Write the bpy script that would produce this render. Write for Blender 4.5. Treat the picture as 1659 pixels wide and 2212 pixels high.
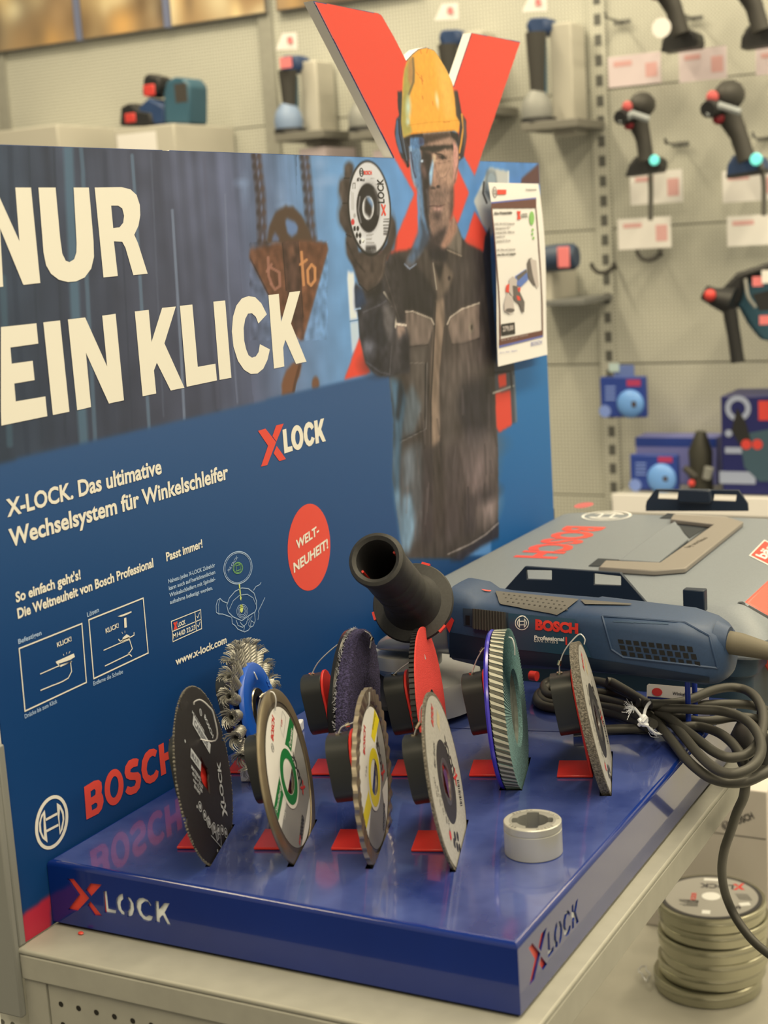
import bpy, math, random
import numpy as np
from mathutils import Vector, Matrix
from mathutils.geometry import tessellate_polygon
from mathutils.bvhtree import BVHTree
random.seed(7); rng = np.random.default_rng(7)
scn = bpy.context.scene
for o in list(bpy.data.objects): bpy.data.objects.remove(o)
COL = scn.collection
# ------------------------------------------------------------------ camera
S = .36                                   # metres per unit of the measured platform width
FPX, YAW, PIT, ROL = 3255.22, .496415507, -.180478199, .0627874368
CAM = np.array([1.94745580, -2.11560523, 1.15785310]) * S
def _rot(a, b, c):
    ca, sa, cb, sb, cc, sc = math.cos(a), math.sin(a), math.cos(b), math.sin(b), math.cos(c), math.sin(c)
    return (np.array([[ca, -sa, 0], [sa, ca, 0], [0, 0, 1]]) @ np.array([[1, 0, 0], [0, cb, -sb], [0, sb, cb]])
            @ np.array([[cc, 0, sc], [0, 1, 0], [-sc, 0, cc]]))
RC = _rot(YAW, PIT, ROL)
cam = bpy.data.cameras.new('camera'); camo = bpy.data.objects.new('camera', cam); COL.objects.link(camo)
M = Matrix.Identity(4)
for i in range(3):
    M[i][0] = RC[i, 0]; M[i][1] = RC[i, 2]; M[i][2] = -RC[i, 1]; M[i][3] = CAM[i]
camo.matrix_world = M
cam.sensor_fit = 'HORIZONTAL'; cam.sensor_width = 36; cam.lens = 36 * FPX / 1659
cam.clip_start = .05; cam.clip_end = 50
cam.dof.use_dof = True; cam.dof.focus_distance = 1.21; cam.dof.aperture_fstop = 12.0
scn.camera = camo
# ------------------------------------------------------------------ light
scn.view_settings.view_transform = 'Standard'; scn.view_settings.look = 'None'
scn.view_settings.gamma = 1; scn.view_settings.use_curve_mapping = False
scn.view_settings.exposure = 0.42
LIT = np.array([1.14, .97, .64])          # colour of the warm shop light on a white sheet, display-linear
w = bpy.data.worlds.new('world'); scn.world = w; w.use_nodes = True
bg = w.node_tree.nodes['Background']; bg.inputs[0].default_value = (1.0, .85, .57, 1); bg.inputs[1].default_value = .36
def area(name, loc, sx, sy, power, rot=(0, 0, 0), col=(1.0, .84, .54)):
    l = bpy.data.lights.new(name, 'AREA'); l.shape = 'RECTANGLE'; l.size = sx; l.size_y = sy
    l.energy = power; l.color = col
    o = bpy.data.objects.new(name, l); o.location = loc; o.rotation_euler = rot; COL.objects.link(o); return o
for nm, x, p in (('ceiling_lamp', 2.3, 80), ('ceiling_lamp', .75, 78), ('ceiling_lamp', -1.4, 74)):
    area(nm, (x, .6, 2.15), .24, 6.0, p)
area('wall_fill', (-.4, 2.05, 2.15), 5.2, .24, 30, (math.radians(22), 0, 0))  # added fill with no known fixture behind it, brightens the back wall
# ------------------------------------------------------------------ pixel -> place
def ray(x, y): return RC @ np.array([(x - 829.5) / FPX, 1, -(y - 1106) / FPX])
def on(x, y, n, k):
    d = ray(x, y); n = np.asarray(n, float); return CAM + d * ((k - n @ CAM) / (n @ d))
def on_x(x, y, k=0): return on(x, y, (1, 0, 0), k)
def on_y(x, y, k): return on(x, y, (0, 1, 0), k)
def on_z(x, y, k=0): return on(x, y, (0, 0, 1), k)
def at(x, y, depth): return CAM + ray(x, y) * depth
def to_px(P):
    q = (np.asarray(P) - CAM) @ RC
    return 829.5 + FPX * q[..., 0] / q[..., 1], 1106 - FPX * q[..., 2] / q[..., 1]
def TR(x0, y0, s): return lambda *pts: [(x0 + s * a, y0 + s * b) for a, b in pts]
# ------------------------------------------------------------------ materials
def s2l(c):
    c = np.asarray(c, float) / 255
    return np.where(c <= .04045, c / 12.92, ((c + .055) / 1.055) ** 2.4)
def alb(c): return np.clip(s2l(c) / LIT, .002, .92)      # colour of a thing that looks like c under the shop light
MATS = {}
def mat(name, c, rough=.5, metal=0, spec=.5, raw=False, noise=None, bump=None, coat=0, attr=False, emit=None, alpha=1, trans=0):
    if name in MATS: return MATS[name]
    m = bpy.data.materials.new(name); m.use_nodes = True; nt = m.node_tree; b = nt.nodes['Principled BSDF']
    k = s2l(c) if raw else alb(c)
    b.inputs['Base Color'].default_value = (*k, 1); b.inputs['Roughness'].default_value = rough
    b.inputs['Metallic'].default_value = metal; b.inputs['Specular IOR Level'].default_value = spec
    if coat: b.inputs['Coat Weight'].default_value = coat; b.inputs['Coat Roughness'].default_value = .06; b.inputs['Coat IOR'].default_value = 1.5
    if attr:
        a = nt.nodes.new('ShaderNodeVertexColor'); a.layer_name = 'Col'; nt.links.new(a.outputs[0], b.inputs['Base Color'])
    if trans: b.inputs['Transmission Weight'].default_value = trans
    if noise or bump:
        tc = nt.nodes.new('ShaderNodeTexCoord')
    if noise:
        sc, amt = noise[:2]
        n = nt.nodes.new('ShaderNodeTexNoise'); n.inputs['Scale'].default_value = sc; n.inputs['Detail'].default_value = 4
        nt.links.new(tc.outputs['Object'], n.inputs['Vector'])
        mx = nt.nodes.new('ShaderNodeMix'); mx.data_type = 'RGBA'
        c2 = noise[2] if len(noise) > 2 else None
        mx.inputs[6].default_value = (*(k * (1 - amt)), 1)
        mx.inputs[7].default_value = (*(alb(c2) if c2 else np.clip(k * (1 + amt), 0, .95)), 1)
        r = nt.nodes.new('ShaderNodeMapRange'); r.inputs[1].default_value = .35; r.inputs[2].default_value = .65
        nt.links.new(n.outputs[0], r.inputs[0]); nt.links.new(r.outputs[0], mx.inputs[0])
        nt.links.new(mx.outputs[2], b.inputs['Base Color'])
    if bump:
        n = nt.nodes.new('ShaderNodeTexNoise'); n.inputs['Scale'].default_value = bump[0]; n.inputs['Detail'].default_value = 3
        nt.links.new(tc.outputs['Object'], n.inputs['Vector'])
        bp = nt.nodes.new('ShaderNodeBump'); bp.inputs['Strength'].default_value = bump[1]; bp.inputs['Distance'].default_value = .002
        nt.links.new(n.outputs[0], bp.inputs['Height']); nt.links.new(bp.outputs[0], b.inputs['Normal'])
    if emit is not None:
        b.inputs['Emission Color'].default_value = (*s2l(emit), 1); b.inputs['Emission Strength'].default_value = 1.0
    MATS[name] = m; return m
# ------------------------------------------------------------------ mesh builder
def V3(p): return np.asarray(p, float)
def nrm(a): a = V3(a); return a / np.linalg.norm(a)
class Fr:                                # a frame: maps (a, b, c) to o + a U + b V + c N
    def __init__(s, o, U, V, N=None):
        s.o = V3(o); s.U = nrm(U); s.V = nrm(V); s.N = nrm(np.cross(U, V)) if N is None else nrm(N)
    def __call__(s, a, b, c=0): return s.o + s.U * a + s.V * b + s.N * c
WORLD = Fr((0, 0, 0), (1, 0, 0), (0, 1, 0))
class MB:
    def __init__(s): s.v = []; s.f = []; s.m = []
    def add(s, vs, fs, mi=0):
        k = len(s.v); s.v += [tuple(map(float, p)) for p in vs]; s.f += [[i + k for i in f] for f in fs]; s.m += [mi] * len(fs); return s
    def box(s, x0, x1, y0, y1, z0, z1, fr=WORLD, mi=0):
        vs = [fr(x, y, z) for z in (z0, z1) for y in (y0, y1) for x in (x0, x1)]
        return s.add(vs, [(0, 2, 3, 1), (4, 5, 7, 6), (0, 1, 5, 4), (2, 6, 7, 3), (0, 4, 6, 2), (1, 3, 7, 5)], mi)
    def loft(s, rings, cap=True, mi=0, closed=True):
        n = len(rings[0]); vs = [p for r in rings for p in r]; fs = []
        for i in range(len(rings) - 1):
            for j in range(n if closed else n - 1):
                k = (j + 1) % n; fs.append((i * n + j, i * n + k, (i + 1) * n + k, (i + 1) * n + j))
        if cap: fs += [tuple(range(n - 1, -1, -1)), tuple((len(rings) - 1) * n + j for j in range(n))]
        return s.add(vs, fs, mi)
    def lathe(s, prof, fr, seg=48, mi=0, a0=0, a1=None):     # prof: (radius, height along N)
        full = a1 is None; n = seg if full else seg + 1
        A = [a0 + (2 * math.pi if full else a1 - a0) * j / seg for j in range(n)]
        rings = [[fr(r * math.cos(t), r * math.sin(t), h) for t in A] for r, h in prof]
        return s.loft(rings, cap=False, mi=mi, closed=full)
    def disc(s, r, h, fr, seg=48, mi=0): return s.add([fr(r * math.cos(2 * math.pi * j / seg), r * math.sin(2 * math.pi * j / seg), h) for j in range(seg)], [tuple(range(seg))], mi)
    def prism(s, poly, fr, c0, c1, holes=(), mi=0, ms=None):
        if ms is None: ms = mi
        loops = [list(poly)] + [list(h) for h in holes]
        tri = tessellate_polygon([[Vector((p[0], p[1], 0)) for p in l] for l in loops])
        flat = [p for l in loops for p in l]; n = len(flat)
        def ok(t):
            a, b, c = (flat[i] for i in t); return (b[0] - a[0]) * (c[1] - a[1]) - (b[1] - a[1]) * (c[0] - a[0]) > 0
        tri = [t if ok(t) else t[::-1] for t in tri]
        top = [fr(p[0], p[1], c1) for p in flat]
        if c0 == c1: return s.add(top, tri, mi)
        k = len(s.v); s.add([fr(p[0], p[1], c0) for p in flat] + top, [[i + n for i in t] for t in tri] + [t[::-1] for t in tri], mi)
        i = 0; fs = []
        for li, l in enumerate(loops):
            m = len(l); ar = sum(l[j][0] * l[(j + 1) % m][1] - l[(j + 1) % m][0] * l[j][1] for j in range(m))
            flip = (ar < 0) != (li > 0)
            for j in range(m):
                a, b = i + j, i + (j + 1) % m
                q = [a, b, b + n, a + n]; fs.append([x + k for x in (q[::-1] if flip else q)])
            i += m
        s.f += fs; s.m += [ms] * len(fs); return s
    def tube(s, pts, r, seg=10, mi=0, cap=True):
        P = [V3(p) for p in pts]; rs = r if hasattr(r, '__len__') else [r] * len(P); up = None; rings = []
        for i, p in enumerate(P):
            t = nrm(P[min(i + 1, len(P) - 1)] - P[max(i - 1, 0)])
            if up is None:
                up = np.cross(t, (0, 0, 1)); up = up if np.linalg.norm(up) > 1e-3 else np.array([1., 0, 0])
            up = nrm(up - t * (up @ t)); b = np.cross(t, up)
            rings.append([p + rs[i] * (math.cos(a) * up + math.sin(a) * b) for a in [2 * math.pi * j / seg for j in range(seg)]])
        return s.loft(rings, cap, mi)
    def ball(s, c, r, fr=None, seg=16, mi=0, sc=(1, 1, 1)):
        fr = fr or Fr(c, (1, 0, 0), (0, 1, 0)); h = seg // 2
        rings = [[fr(r * sc[0] * math.sin(t) * math.cos(a), r * sc[1] * math.sin(t) * math.sin(a), -r * sc[2] * math.cos(t)) for a in [2 * math.pi * j / seg for j in range(seg)]] for t in [math.pi * (i + .02) / (h + .04) for i in range(h + 1)]]
        return s.loft(rings, True, mi)
def spline(pts, n=8):
    P = [V3(p) for p in pts]; P = [2 * P[0] - P[1]] + P + [2 * P[-1] - P[-2]]; out = []
    for i in range(1, len(P) - 2):
        a, b, c, d = P[i - 1:i + 3]
        for k in range(n):
            t = k / n; out.append(.5 * (2 * b + (c - a) * t + (2 * a - 5 * b + 4 * c - d) * t * t + (3 * b - a - 3 * c + d) * t ** 3))
    out.append(P[-2]); return out
def rrect(w, h, r, n=5):                  # rounded rectangle outline centred on 0
    o = []
    for cx, cy, a in ((w / 2 - r, h / 2 - r, 0), (-w / 2 + r, h / 2 - r, 90), (-w / 2 + r, -h / 2 + r, 180), (w / 2 - r, -h / 2 + r, 270)):
        o += [(cx + r * math.cos(math.radians(a + 90 * k / n)), cy + r * math.sin(math.radians(a + 90 * k / n))) for k in range(n + 1)]
    return o
def circ(cx, cy, rx, ry=None, n=40, rot=0, a0=0, a1=360):
    ry = rx if ry is None else ry; o = []; full = a1 - a0 == 360
    for k in range(n if full else n + 1):
        t = math.radians(a0 + (a1 - a0) * k / n); x, y = rx * math.cos(t), ry * math.sin(t); c, s_ = math.cos(rot), math.sin(rot)
        o.append((cx + x * c - y * s_, cy + x * s_ + y * c))
    return o
# ------------------------------------------------------------------ objects
WM = {}
def tag(o, label=None, cat=None, group=None, kind=None):
    for k, v in (('label', label), ('category', cat), ('group', group), ('kind', kind)):
        if v: o[k] = v
    return o
def thing(name, label, cat, loc=(0, 0, 0), group=None, rz=0):
    o = bpy.data.objects.new(name, None); COL.objects.link(o); o.empty_display_size = .02
    o.location = [float(x) for x in loc]; o.rotation_euler = (0, 0, rz)
    WM[o.name] = Matrix.Translation(o.location) @ Matrix.Rotation(rz, 4, 'Z')
    return tag(o, label, cat, group)
def obj(name, mb, mats, parent=None, bevel=0, smooth=38, local=False, label=None, sub=0, base=None):
    me = bpy.data.meshes.new(name); v = mb.v
    mw = WM[parent.name] if parent else Matrix.Identity(4)
    o = bpy.data.objects.new(name, me)
    if parent is None and not local:
        a = np.array(v); b = base if base is not None else ((a[:, 0].min() + a[:, 0].max()) / 2, (a[:, 1].min() + a[:, 1].max()) / 2, a[:, 2].min())
        mw = Matrix.Translation([float(x) for x in b]); o.location = mw.translation
    if not local:
        inv = np.array(mw.inverted()); a = np.array(v); v = a @ inv[:3, :3].T + inv[:3, 3]
    me.from_pydata([tuple(p) for p in v], [], mb.f)
    mats = mats if isinstance(mats, (list, tuple)) else [mats]
    for m in mats: me.materials.append(m)
    if len(mats) > 1: me.polygons.foreach_set('material_index', mb.m)
    if smooth:
        me.polygons.foreach_set('use_smooth', [True] * len(me.polygons)); me.set_sharp_from_angle(angle=math.radians(smooth))
    me.validate(); me.update()
    COL.objects.link(o)
    if parent: o.parent = parent
    WM[o.name] = mw
    if bevel:
        b = o.modifiers.new('bevel', 'BEVEL'); b.width = bevel; b.segments = 2; b.limit_method = 'ANGLE'; b.angle_limit = math.radians(40)
    if sub: o.modifiers.new('sub', 'SUBSURF').levels = sub; o.modifiers['sub'].render_levels = sub
    if label: o['label'] = label
    return o
def struct(name, mb, m, **k):
    o = obj(name, mb, m, **k); o['kind'] = 'structure'; return o
# ------------------------------------------------------------------ lettering
_tc = {}
def glyphs(s, bold=0, shear=0, space=1):
    key = (s, bold, shear, space)
    if key not in _tc:
        c = bpy.data.curves.new('t', 'FONT'); c.body = s; c.size = 1; c.offset = bold; c.shear = shear; c.resolution_u = 3; c.space_character = space
        o = bpy.data.objects.new('t', c); me = o.to_mesh()
        v = [(p.co.x, p.co.y) for p in me.vertices]; f = [tuple(p.vertices) for p in me.polygons]
        o.to_mesh_clear(); bpy.data.objects.remove(o); bpy.data.curves.remove(c); _tc[key] = (v, f)
    return _tc[key]
CAP = max(y for x, y in glyphs('H')[0])
def put_text(mb, s, fn, w, h, bold=0, shear=0, mi=0, space=1):     # fn(a, b) -> point; baseline starts at 0,0; w wide, capitals h high
    v, f = glyphs(s, bold, shear, space)
    if not v: return
    x0 = min(p[0] for p in v); x1 = max(p[0] for p in v); k = w / (x1 - x0) if w else h / CAP
    mb.add([fn((x - x0) * k, y * h / CAP) for x, y in v], f, mi)
def stroke(mb, pts, wd, fn, mi=0, closed=False):       # a flat line of width wd through 2D points
    P = [np.array(p, float) for p in pts]; n = len(P); L = []; Rr = []
    for i in range(n):
        a = P[i - 1] if (i or closed) else P[i]; b = P[(i + 1) % n] if (i < n - 1 or closed) else P[i]
        d1 = P[i] - a; d2 = b - P[i]
        d1 = d1 / (np.linalg.norm(d1) + 1e-12); d2 = d2 / (np.linalg.norm(d2) + 1e-12); t = d1 + d2; t = t / (np.linalg.norm(t) + 1e-12)
        nn = np.array([-t[1], t[0]]); c = max(.5, math.sqrt(max(0, (1 + d1 @ d2) / 2)) if (d1 @ d1 > .1 and d2 @ d2 > .1) else 1)
        L.append(P[i] + nn * wd / 2 / c); Rr.append(P[i] - nn * wd / 2 / c)
    m = n if closed else n - 1
    mb.add([fn(*p) for p in L] + [fn(*p) for p in Rr], [(i + n, (i + 1) % n + n, (i + 1) % n, i) for i in range(m)], mi)
def emblem(mb, fn, R, mi=0, t=.09):        # anchor in a ring
    stroke(mb, circ(0, 0, R * (1 - t / 2), n=48), R * t, fn, mi, True)
    for s_ in (-1, 1):
        o = [(s_ * R * .30, -R * .66), (s_ * R * .30, R * .66), (s_ * R * .52, R * .48), (s_ * R * .68, R * .2), (s_ * R * .72, 0), (s_ * R * .68, -R * .2), (s_ * R * .52, -R * .48)]
        i_ = [(s_ * R * .42, -R * .40), (s_ * R * .42, R * .40), (s_ * R * .52, R * .25), (s_ * R * .56, 0), (s_ * R * .52, -R * .25)]
        mb.prism(o, lambda a, b, c=0: fn(a, b), 0, 0, holes=[i_], mi=mi)
    for y in (-.24, .24): stroke(mb, [(-R * .3, y * R), (R * .3, y * R)], R * .11, fn, mi)
# the cross-and-letters logo in a unit box: cross 0..1 wide (tall 1.45), letters from x = .93
XC = [[(0, .93), (.29, .97), (.70, .42), (.38, -.48), (.10, -.52), (.40, .30)], [(.75, 1.08), (1.05, 1.15), (.75, .46), (.58, .68)], [(.73, .26), (.61, .0), (.86, -.34), (1.14, -.26)]]
def x_lock(mb, fn, h, wl, mx, ml, x=1.1, bold=.02):    # h: capital height; wl: width of the letters
    k = h * 1.02
    for p in XC: mb.prism([(a * k * x, b * k) for a, b in p], lambda a, b, c=0: fn(a, b), 0, 0, mi=mx)
    put_text(mb, 'LOCK', lambda a, b: fn(a + k * x * 1.02, b + k * .02), wl, h * .93, bold, mi=ml)
# ================================================================== the setting
GREY = mat('grey_powder_coat', (166, 155, 124), .45, noise=(60, .04))
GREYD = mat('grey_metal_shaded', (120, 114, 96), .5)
WALLM = mat('pegboard_sheet', (212, 199, 160), .55)
def wall_mat():
    m = WALLM; nt = m.node_tree; b = nt.nodes['Principled BSDF']
    g = nt.nodes.new('ShaderNodeNewGeometry'); sp = nt.nodes.new('ShaderNodeSeparateXYZ'); nt.links.new(g.outputs['Position'], sp.inputs[0])
    def wave(sock, per):
        a = nt.nodes.new('ShaderNodeMath'); a.operation = 'MULTIPLY'; a.inputs[1].default_value = 2 * math.pi / per; nt.links.new(sock, a.inputs[0])
        c = nt.nodes.new('ShaderNodeMath'); c.operation = 'COSINE'; nt.links.new(a.outputs[0], c.inputs[0]); return c
    x, z = wave(sp.outputs[0],   .0095), wave(sp.outputs[2],   .0095)
    ad = nt.nodes.new('ShaderNodeMath'); nt.links.new(x.outputs[0], ad.inputs[0]); nt.links.new(z.outputs[0], ad.inputs[1])
    gt = nt.nodes.new('ShaderNodeMath'); gt.operation = 'GREATER_THAN'; gt.inputs[1].default_value = 1.15; nt.links.new(ad.outputs[0], gt.inputs[0])
    mx = nt.nodes.new('ShaderNodeMix'); mx.data_type = 'RGBA'; k = alb((212, 199, 160))
    mx.inputs[6].default_value = (*k, 1); mx.inputs[7].default_value = (*(k * .22), 1)
    nt.links.new(gt.outputs[0], mx.inputs[0]); nt.links.new(mx.outputs[2], b.inputs['Base Color'])
wall_mat()
WY = 3.03; ZF = -.98
struct('floor', MB().box(-5, 4, -3, WY + .1, ZF - .05, ZF), mat('floor_tile', (84, 78, 64), .4, noise=(3, .08)))
struct('ceiling', MB().box(-5, 4, -3, WY + .1, 2.3, 2.35), mat('ceiling_white', (205, 195, 165), .9))
mbw = MB()
for x0, x1 in ((-3.6, -2.616), (-2.612, -1.633), (-1.629, -.65), (-.646, .33), (.334, 1.31), (1.314, 2.3)):
    for z0, z1 in ((ZF, -.306), (-.302, .048), (.052, .398), (.402, .748), (.752, 1.098), (1.102, 1.5)):
        if x0 < -1.7 and z0 > 1.05: z1 = 1.5
        mbw.box(x0, x1, WY, WY + .012, z0, z1)
mbw.box(-3.6, 2.3, WY + .013, WY + .03, ZF, 1.5)
struct('wall_back', mbw, WALLM, smooth=0)
struct('wall_top', MB().box(-5, 4, WY + .04, WY + .1, ZF, 2.3), mat('upper_wall', (190, 180, 150), .8))
struct('wall_left', MB().box(-5.1, -5, -3, WY + .1, ZF, 2.3), mat('upper_wall', (190, 180, 150), .8))
SLOT = mat('slot_dark', (104, 98, 80), .8)
for i, (x, nm) in enumerate(((-1.631, 'trim_1'), (-.648, 'trim_2'), (.332, 'trim_3'), (-2.614, 'trim_4'))):
    mb = MB().box(x - .022, x + .022, WY - .012, WY - .0005, ZF, 1.5)
    if i in (1, 2):
        for k in range(-12, 31): mb.box(x - .006, x + .012, WY - .0125, WY - .0119, k * .05 + .008, k * .05 + .036, mi=1)
    struct(nm, mb, [WALLM if i in (1, 2) else GREY, SLOT], smooth=0)
# ------------------------------------------------------------------ shop gondola that carries the display
gon = thing('shop_gondola', 'grey metal shop shelving unit that carries the blue demonstration stand', 'shelving', (.19, .4, ZF))
XE, YE, ZS = .373, -.0387, -.0487
LIGHTEDGE = GREY
mb = MB().box(.001, XE, YE, 1.02, ZS - .004, ZS)
obj('shelf', mb, GREY, gon, bevel=.0015)
obj('shelf_lip', MB().box(.003, XE, YE, YE + .003, ZS - .022, ZS - .0041).box(XE - .003, XE, YE + .0031, 1.02, ZS - .026, ZS - .0041), GREY, gon, bevel=.001)
mb = MB()
mb.box(.0035, .022, YE + .002, YE + .006, ZF, ZS - .0225); mb.box(.0232, XE - .006, YE + .003, YE + .006, ZF, ZS - .023)
h0 = on_y(132, 2169, YE + .003); h1 = on_y(170, 2178.5, YE + .003); hp = h1[0] - h0[0]
for r in range(-20, 1):
    for c in range(24):
        x, z = h0[0] + c * hp, h0[2] + r * hp
        if x < XE - .012: mb.prism(circ(x, z, .0021, n=10), Fr((0, YE + .0028, 0), (1, 0, 0), (0, 0, 1)), 0, 0, mi=1)
obj('perforated_end_panel', mb, [GREY, mat('hole_dark', (30, 26, 18), .9)], gon, smooth=0)
obj('upright', MB().box(-.03, .0028, -.043, -.0375, -.0985, .0965).box(-.004, .003, -.0374, -.0305, ZS + .0005, 0.0965), mat('upright_grey', (138, 131, 108), .5), gon, bevel=.0012, label='grey upright post beside the printed panel')
obj('spine_panel', MB().box(-.03, -.012, -.03, .99, ZF, ZS - .0045), WALLM, gon, smooth=0)
BASEZ = at(1536, 1936, 1.87)[2] - .0193 * 6 - .0008
obj('base_shelf', MB().box(-.01, 1.0, .05, 2.0, BASEZ - .025, BASEZ), mat('base_shelf_grey', (186, 172, 138), .35, noise=(14, .06)), gon)
# ================================================================== printed panel
BY0, BY1, BZ0, BZ1 = -.0300, .980, ZS, .4925
def b2(*pts): return [(p[1], p[2]) for p in (on_x(x, y) for x, y in pts)]
FRB = Fr((0, 0, 0), (0, 1, 0), (0, 0, 1))
Hd = TR(840, 80, .2169); A = TR(650, 300, .4068); G = TR(720, 330, .2215); K = TR(500, 320, .2441)
cut = [(1035, 349), (1124, 90), (1018, 71), (979, 187), (974, 172), (964, 150), (948, 123), (938, 109), (920, 102), (903, 106), (890, 117), (877, 131), (851, 80), (828, 40), (824, 33), (817, 29), (676, 2), (849, 338)]
cut2 = b2(*cut); cut2[0] = (cut2[0][0], BZ1); cut2[-1] = (cut2[-1][0], BZ1)
notch = b2((366, 323), (356, 330), (350, 322)); notch = [(notch[0][0], BZ1), notch[1], (notch[2][0], BZ1)]
outline = [(BY0, BZ0), (BY1, BZ0), (BY1, BZ1)] + cut2 + notch + [(BY0, BZ1)]
panel = thing('printed_display_panel', 'tall blue printed advertising panel with a cut-out red cross and worker above its top edge', 'sign', (0, .475, ZS))
BLUE = mat('print_blue', (10, 62, 112), .5)
FOAM = mat('foam_core_edge', (236, 220, 184), .8)
obj('panel', MB().prism(outline, FRB, -.010, 0, mi=0, ms=1), [BLUE, FOAM], panel, smooth=0)
# ---- the printed picture, painted into vertex colours of one flat sheet
class Print:
    def __init__(s, y0, y1, z0, z1, st):
        s.ny = int(round((y1 - y0) / st)) + 1; s.nz = int(round((z1 - z0) / st)) + 1
        Y, Z = np.meshgrid(np.linspace(y0, y1, s.ny), np.linspace(z0, z1, s.nz)); s.Y, s.Z = Y, Z
        s.X_, s.Y_ = to_px(np.stack([np.zeros_like(Y), Y, Z], -1)); s.c = np.zeros(Y.shape + (3,)); s.st = st
    def _win(s, x0, y0, x1, y1):
        m = (s.X_ >= x0) & (s.X_ <= x1) & (s.Y_ >= y0) & (s.Y_ <= y1)
        r = np.where(m.any(1))[0]; c = np.where(m.any(0))[0]
        return None if not len(r) else (slice(r[0], r[-1] + 1), slice(c[0], c[-1] + 1))
    def inside(s, P, w):
        X, Y = s.X_[w], s.Y_[w]; m = np.zeros(X.shape, bool); n = len(P)
        for i in range(n):
            (x0, y0), (x1, y1) = P[i], P[(i + 1) % n]
            if y0 == y1: continue
            m ^= ((y0 > Y) != (y1 > Y)) & (X < (x1 - x0) * (Y - y0) / (y1 - y0) + x0)
        return m
    def blend(s, w, a, col, col2=None, g=None):
        col = np.array(col, float)
        if col2 is not None:
            (gx0, gy0), (gx1, gy1) = g; d = np.array([gx1 - gx0, gy1 - gy0]); t = np.clip(((s.X_[w] - gx0) * d[0] + (s.Y_[w] - gy0) * d[1]) / (d @ d), 0, 1)[..., None]
            col = col * (1 - t) + np.array(col2, float) * t
        s.c[w] = s.c[w] * (1 - a[..., None]) + col * a[..., None]
    def poly(s, P, col, soft=0, a=1, col2=None, g=None):
        xs, ys = [p[0] for p in P], [p[1] for p in P]; m = soft * 2 + 4; w = s._win(min(xs) - m, min(ys) - m, max(xs) + m, max(ys) + m)
        if w is None: return
        k = s.inside(P, w).astype(float); r = max(1, int(round(soft * .55)))
        for _ in range(2 if soft else 1): k = blur(k, r)
        s.blend(w, k * a, col, col2, g)
    def ell(s, cx, cy, rx, ry, col, soft=.3, a=1, rot=0):
        R_ = max(rx, ry) * (1 + soft) + 3; w = s._win(cx - R_, cy - R_, cx + R_, cy + R_)
        if w is None: return
        X, Y = s.X_[w] - cx, s.Y_[w] - cy; c, q = math.cos(rot), math.sin(rot)
        d = np.sqrt(((X * c + Y * q) / rx) ** 2 + ((-X * q + Y * c) / ry) ** 2); s.blend(w, np.clip((1 + soft - d) / (2 * soft), 0, 1) * a, col)
    def line(s, P, wd, col, a=1, soft=.4):
        xs, ys = [p[0] for p in P], [p[1] for p in P]; m = wd * 2 + 3; w = s._win(min(xs) - m, min(ys) - m, max(xs) + m, max(ys) + m)
        if w is None: return
        X, Y = s.X_[w], s.Y_[w]; D = np.full(X.shape, 1e9)
        for (x0, y0), (x1, y1) in zip(P[:-1], P[1:]):
            dx, dy = x1 - x0, y1 - y0; t = np.clip(((X - x0) * dx + (Y - y0) * dy) / (dx * dx + dy * dy + 1e-9), 0, 1); D = np.minimum(D, np.hypot(X - x0 - t * dx, Y - y0 - t * dy))
        h = wd / 2; q = max(.6, h * soft); s.blend(w, np.clip((h + q - D) / (2 * q), 0, 1) * a, col)
    def mottle(s, P, amt, cell=3, sx=1, sy=1):
        xs, ys = [p[0] for p in P], [p[1] for p in P]; w = s._win(min(xs), min(ys), max(xs), max(ys))
        if w is None: return
        k = s.inside(P, w).astype(float); n = rng.normal(size=k.shape)
        for _ in range(2): n = blur(n, cell * sx, cell * sy)
        n = n / (n.std() + 1e-9); s.c[w] = s.c[w] * (1 + (amt * n * k)[..., None])
    def build(s, name, x, m, parent, keep=None):
        ny, nz = s.ny, s.nz; me = bpy.data.meshes.new(name); loc = WM[parent.name].translation
        co = np.stack([np.full(s.Y.shape, x) - loc.x, s.Y - loc.y, s.Z - loc.z], -1).reshape(-1, 3)
        i = (np.arange(nz - 1)[:, None] * ny + np.arange(ny - 1)[None]).ravel()
        if keep is not None:
            w = (slice(None), slice(None)); k = s.inside(keep, w); kk = k[:-1, :-1] & k[1:, :-1] & k[:-1, 1:] & k[1:, 1:]; i = i[kk.ravel()]
        q = np.stack([i, i + 1, i + ny + 1, i + ny], 1)
        me.vertices.add(len(co)); me.vertices.foreach_set('co', co.ravel()); me.loops.add(q.size); me.loops.foreach_set('vertex_index', q.ravel().astype(np.int32))
        me.polygons.add(len(q)); me.polygons.foreach_set('loop_start', np.arange(0, q.size, 4, dtype=np.int32))
        me.update(calc_edges=True)
        at_ = me.color_attributes.new('Col', 'FLOAT_COLOR', 'POINT')
        lum = s.c.mean(-1, keepdims=True); bl = np.clip((s.c[..., 2:] - s.c[..., :1]) / 60, 0, 1); s.c = lum + (s.c - lum) * (1 - .12 * bl)
        lin = np.clip(s2l(np.clip(s.c, 0, 255)) / LIT, .002, .92); at_.data.foreach_set('color', np.concatenate([lin.reshape(-1, 3), np.ones((len(co), 1))], 1).astype(np.float32).ravel())
        me.materials.append(m); o = bpy.data.objects.new(name, me); COL.objects.link(o); o.parent = parent; WM[o.name] = WM[parent.name]; return o
def blur(k, rx, ry=None):
    for ax, r in ((1, rx), (0, rx if ry is None else ry)):
        if r < 1: continue
        p = np.pad(k, [(r + 1, r) if i == ax else (0, 0) for i in range(2)], mode='edge'); c = np.cumsum(p, ax)
        n = k.shape[ax]; k = (np.take(c, range(2 * r + 1, 2 * r + 1 + n), ax) - np.take(c, range(0, n), ax)) / (2 * r + 1)
    return k
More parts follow.
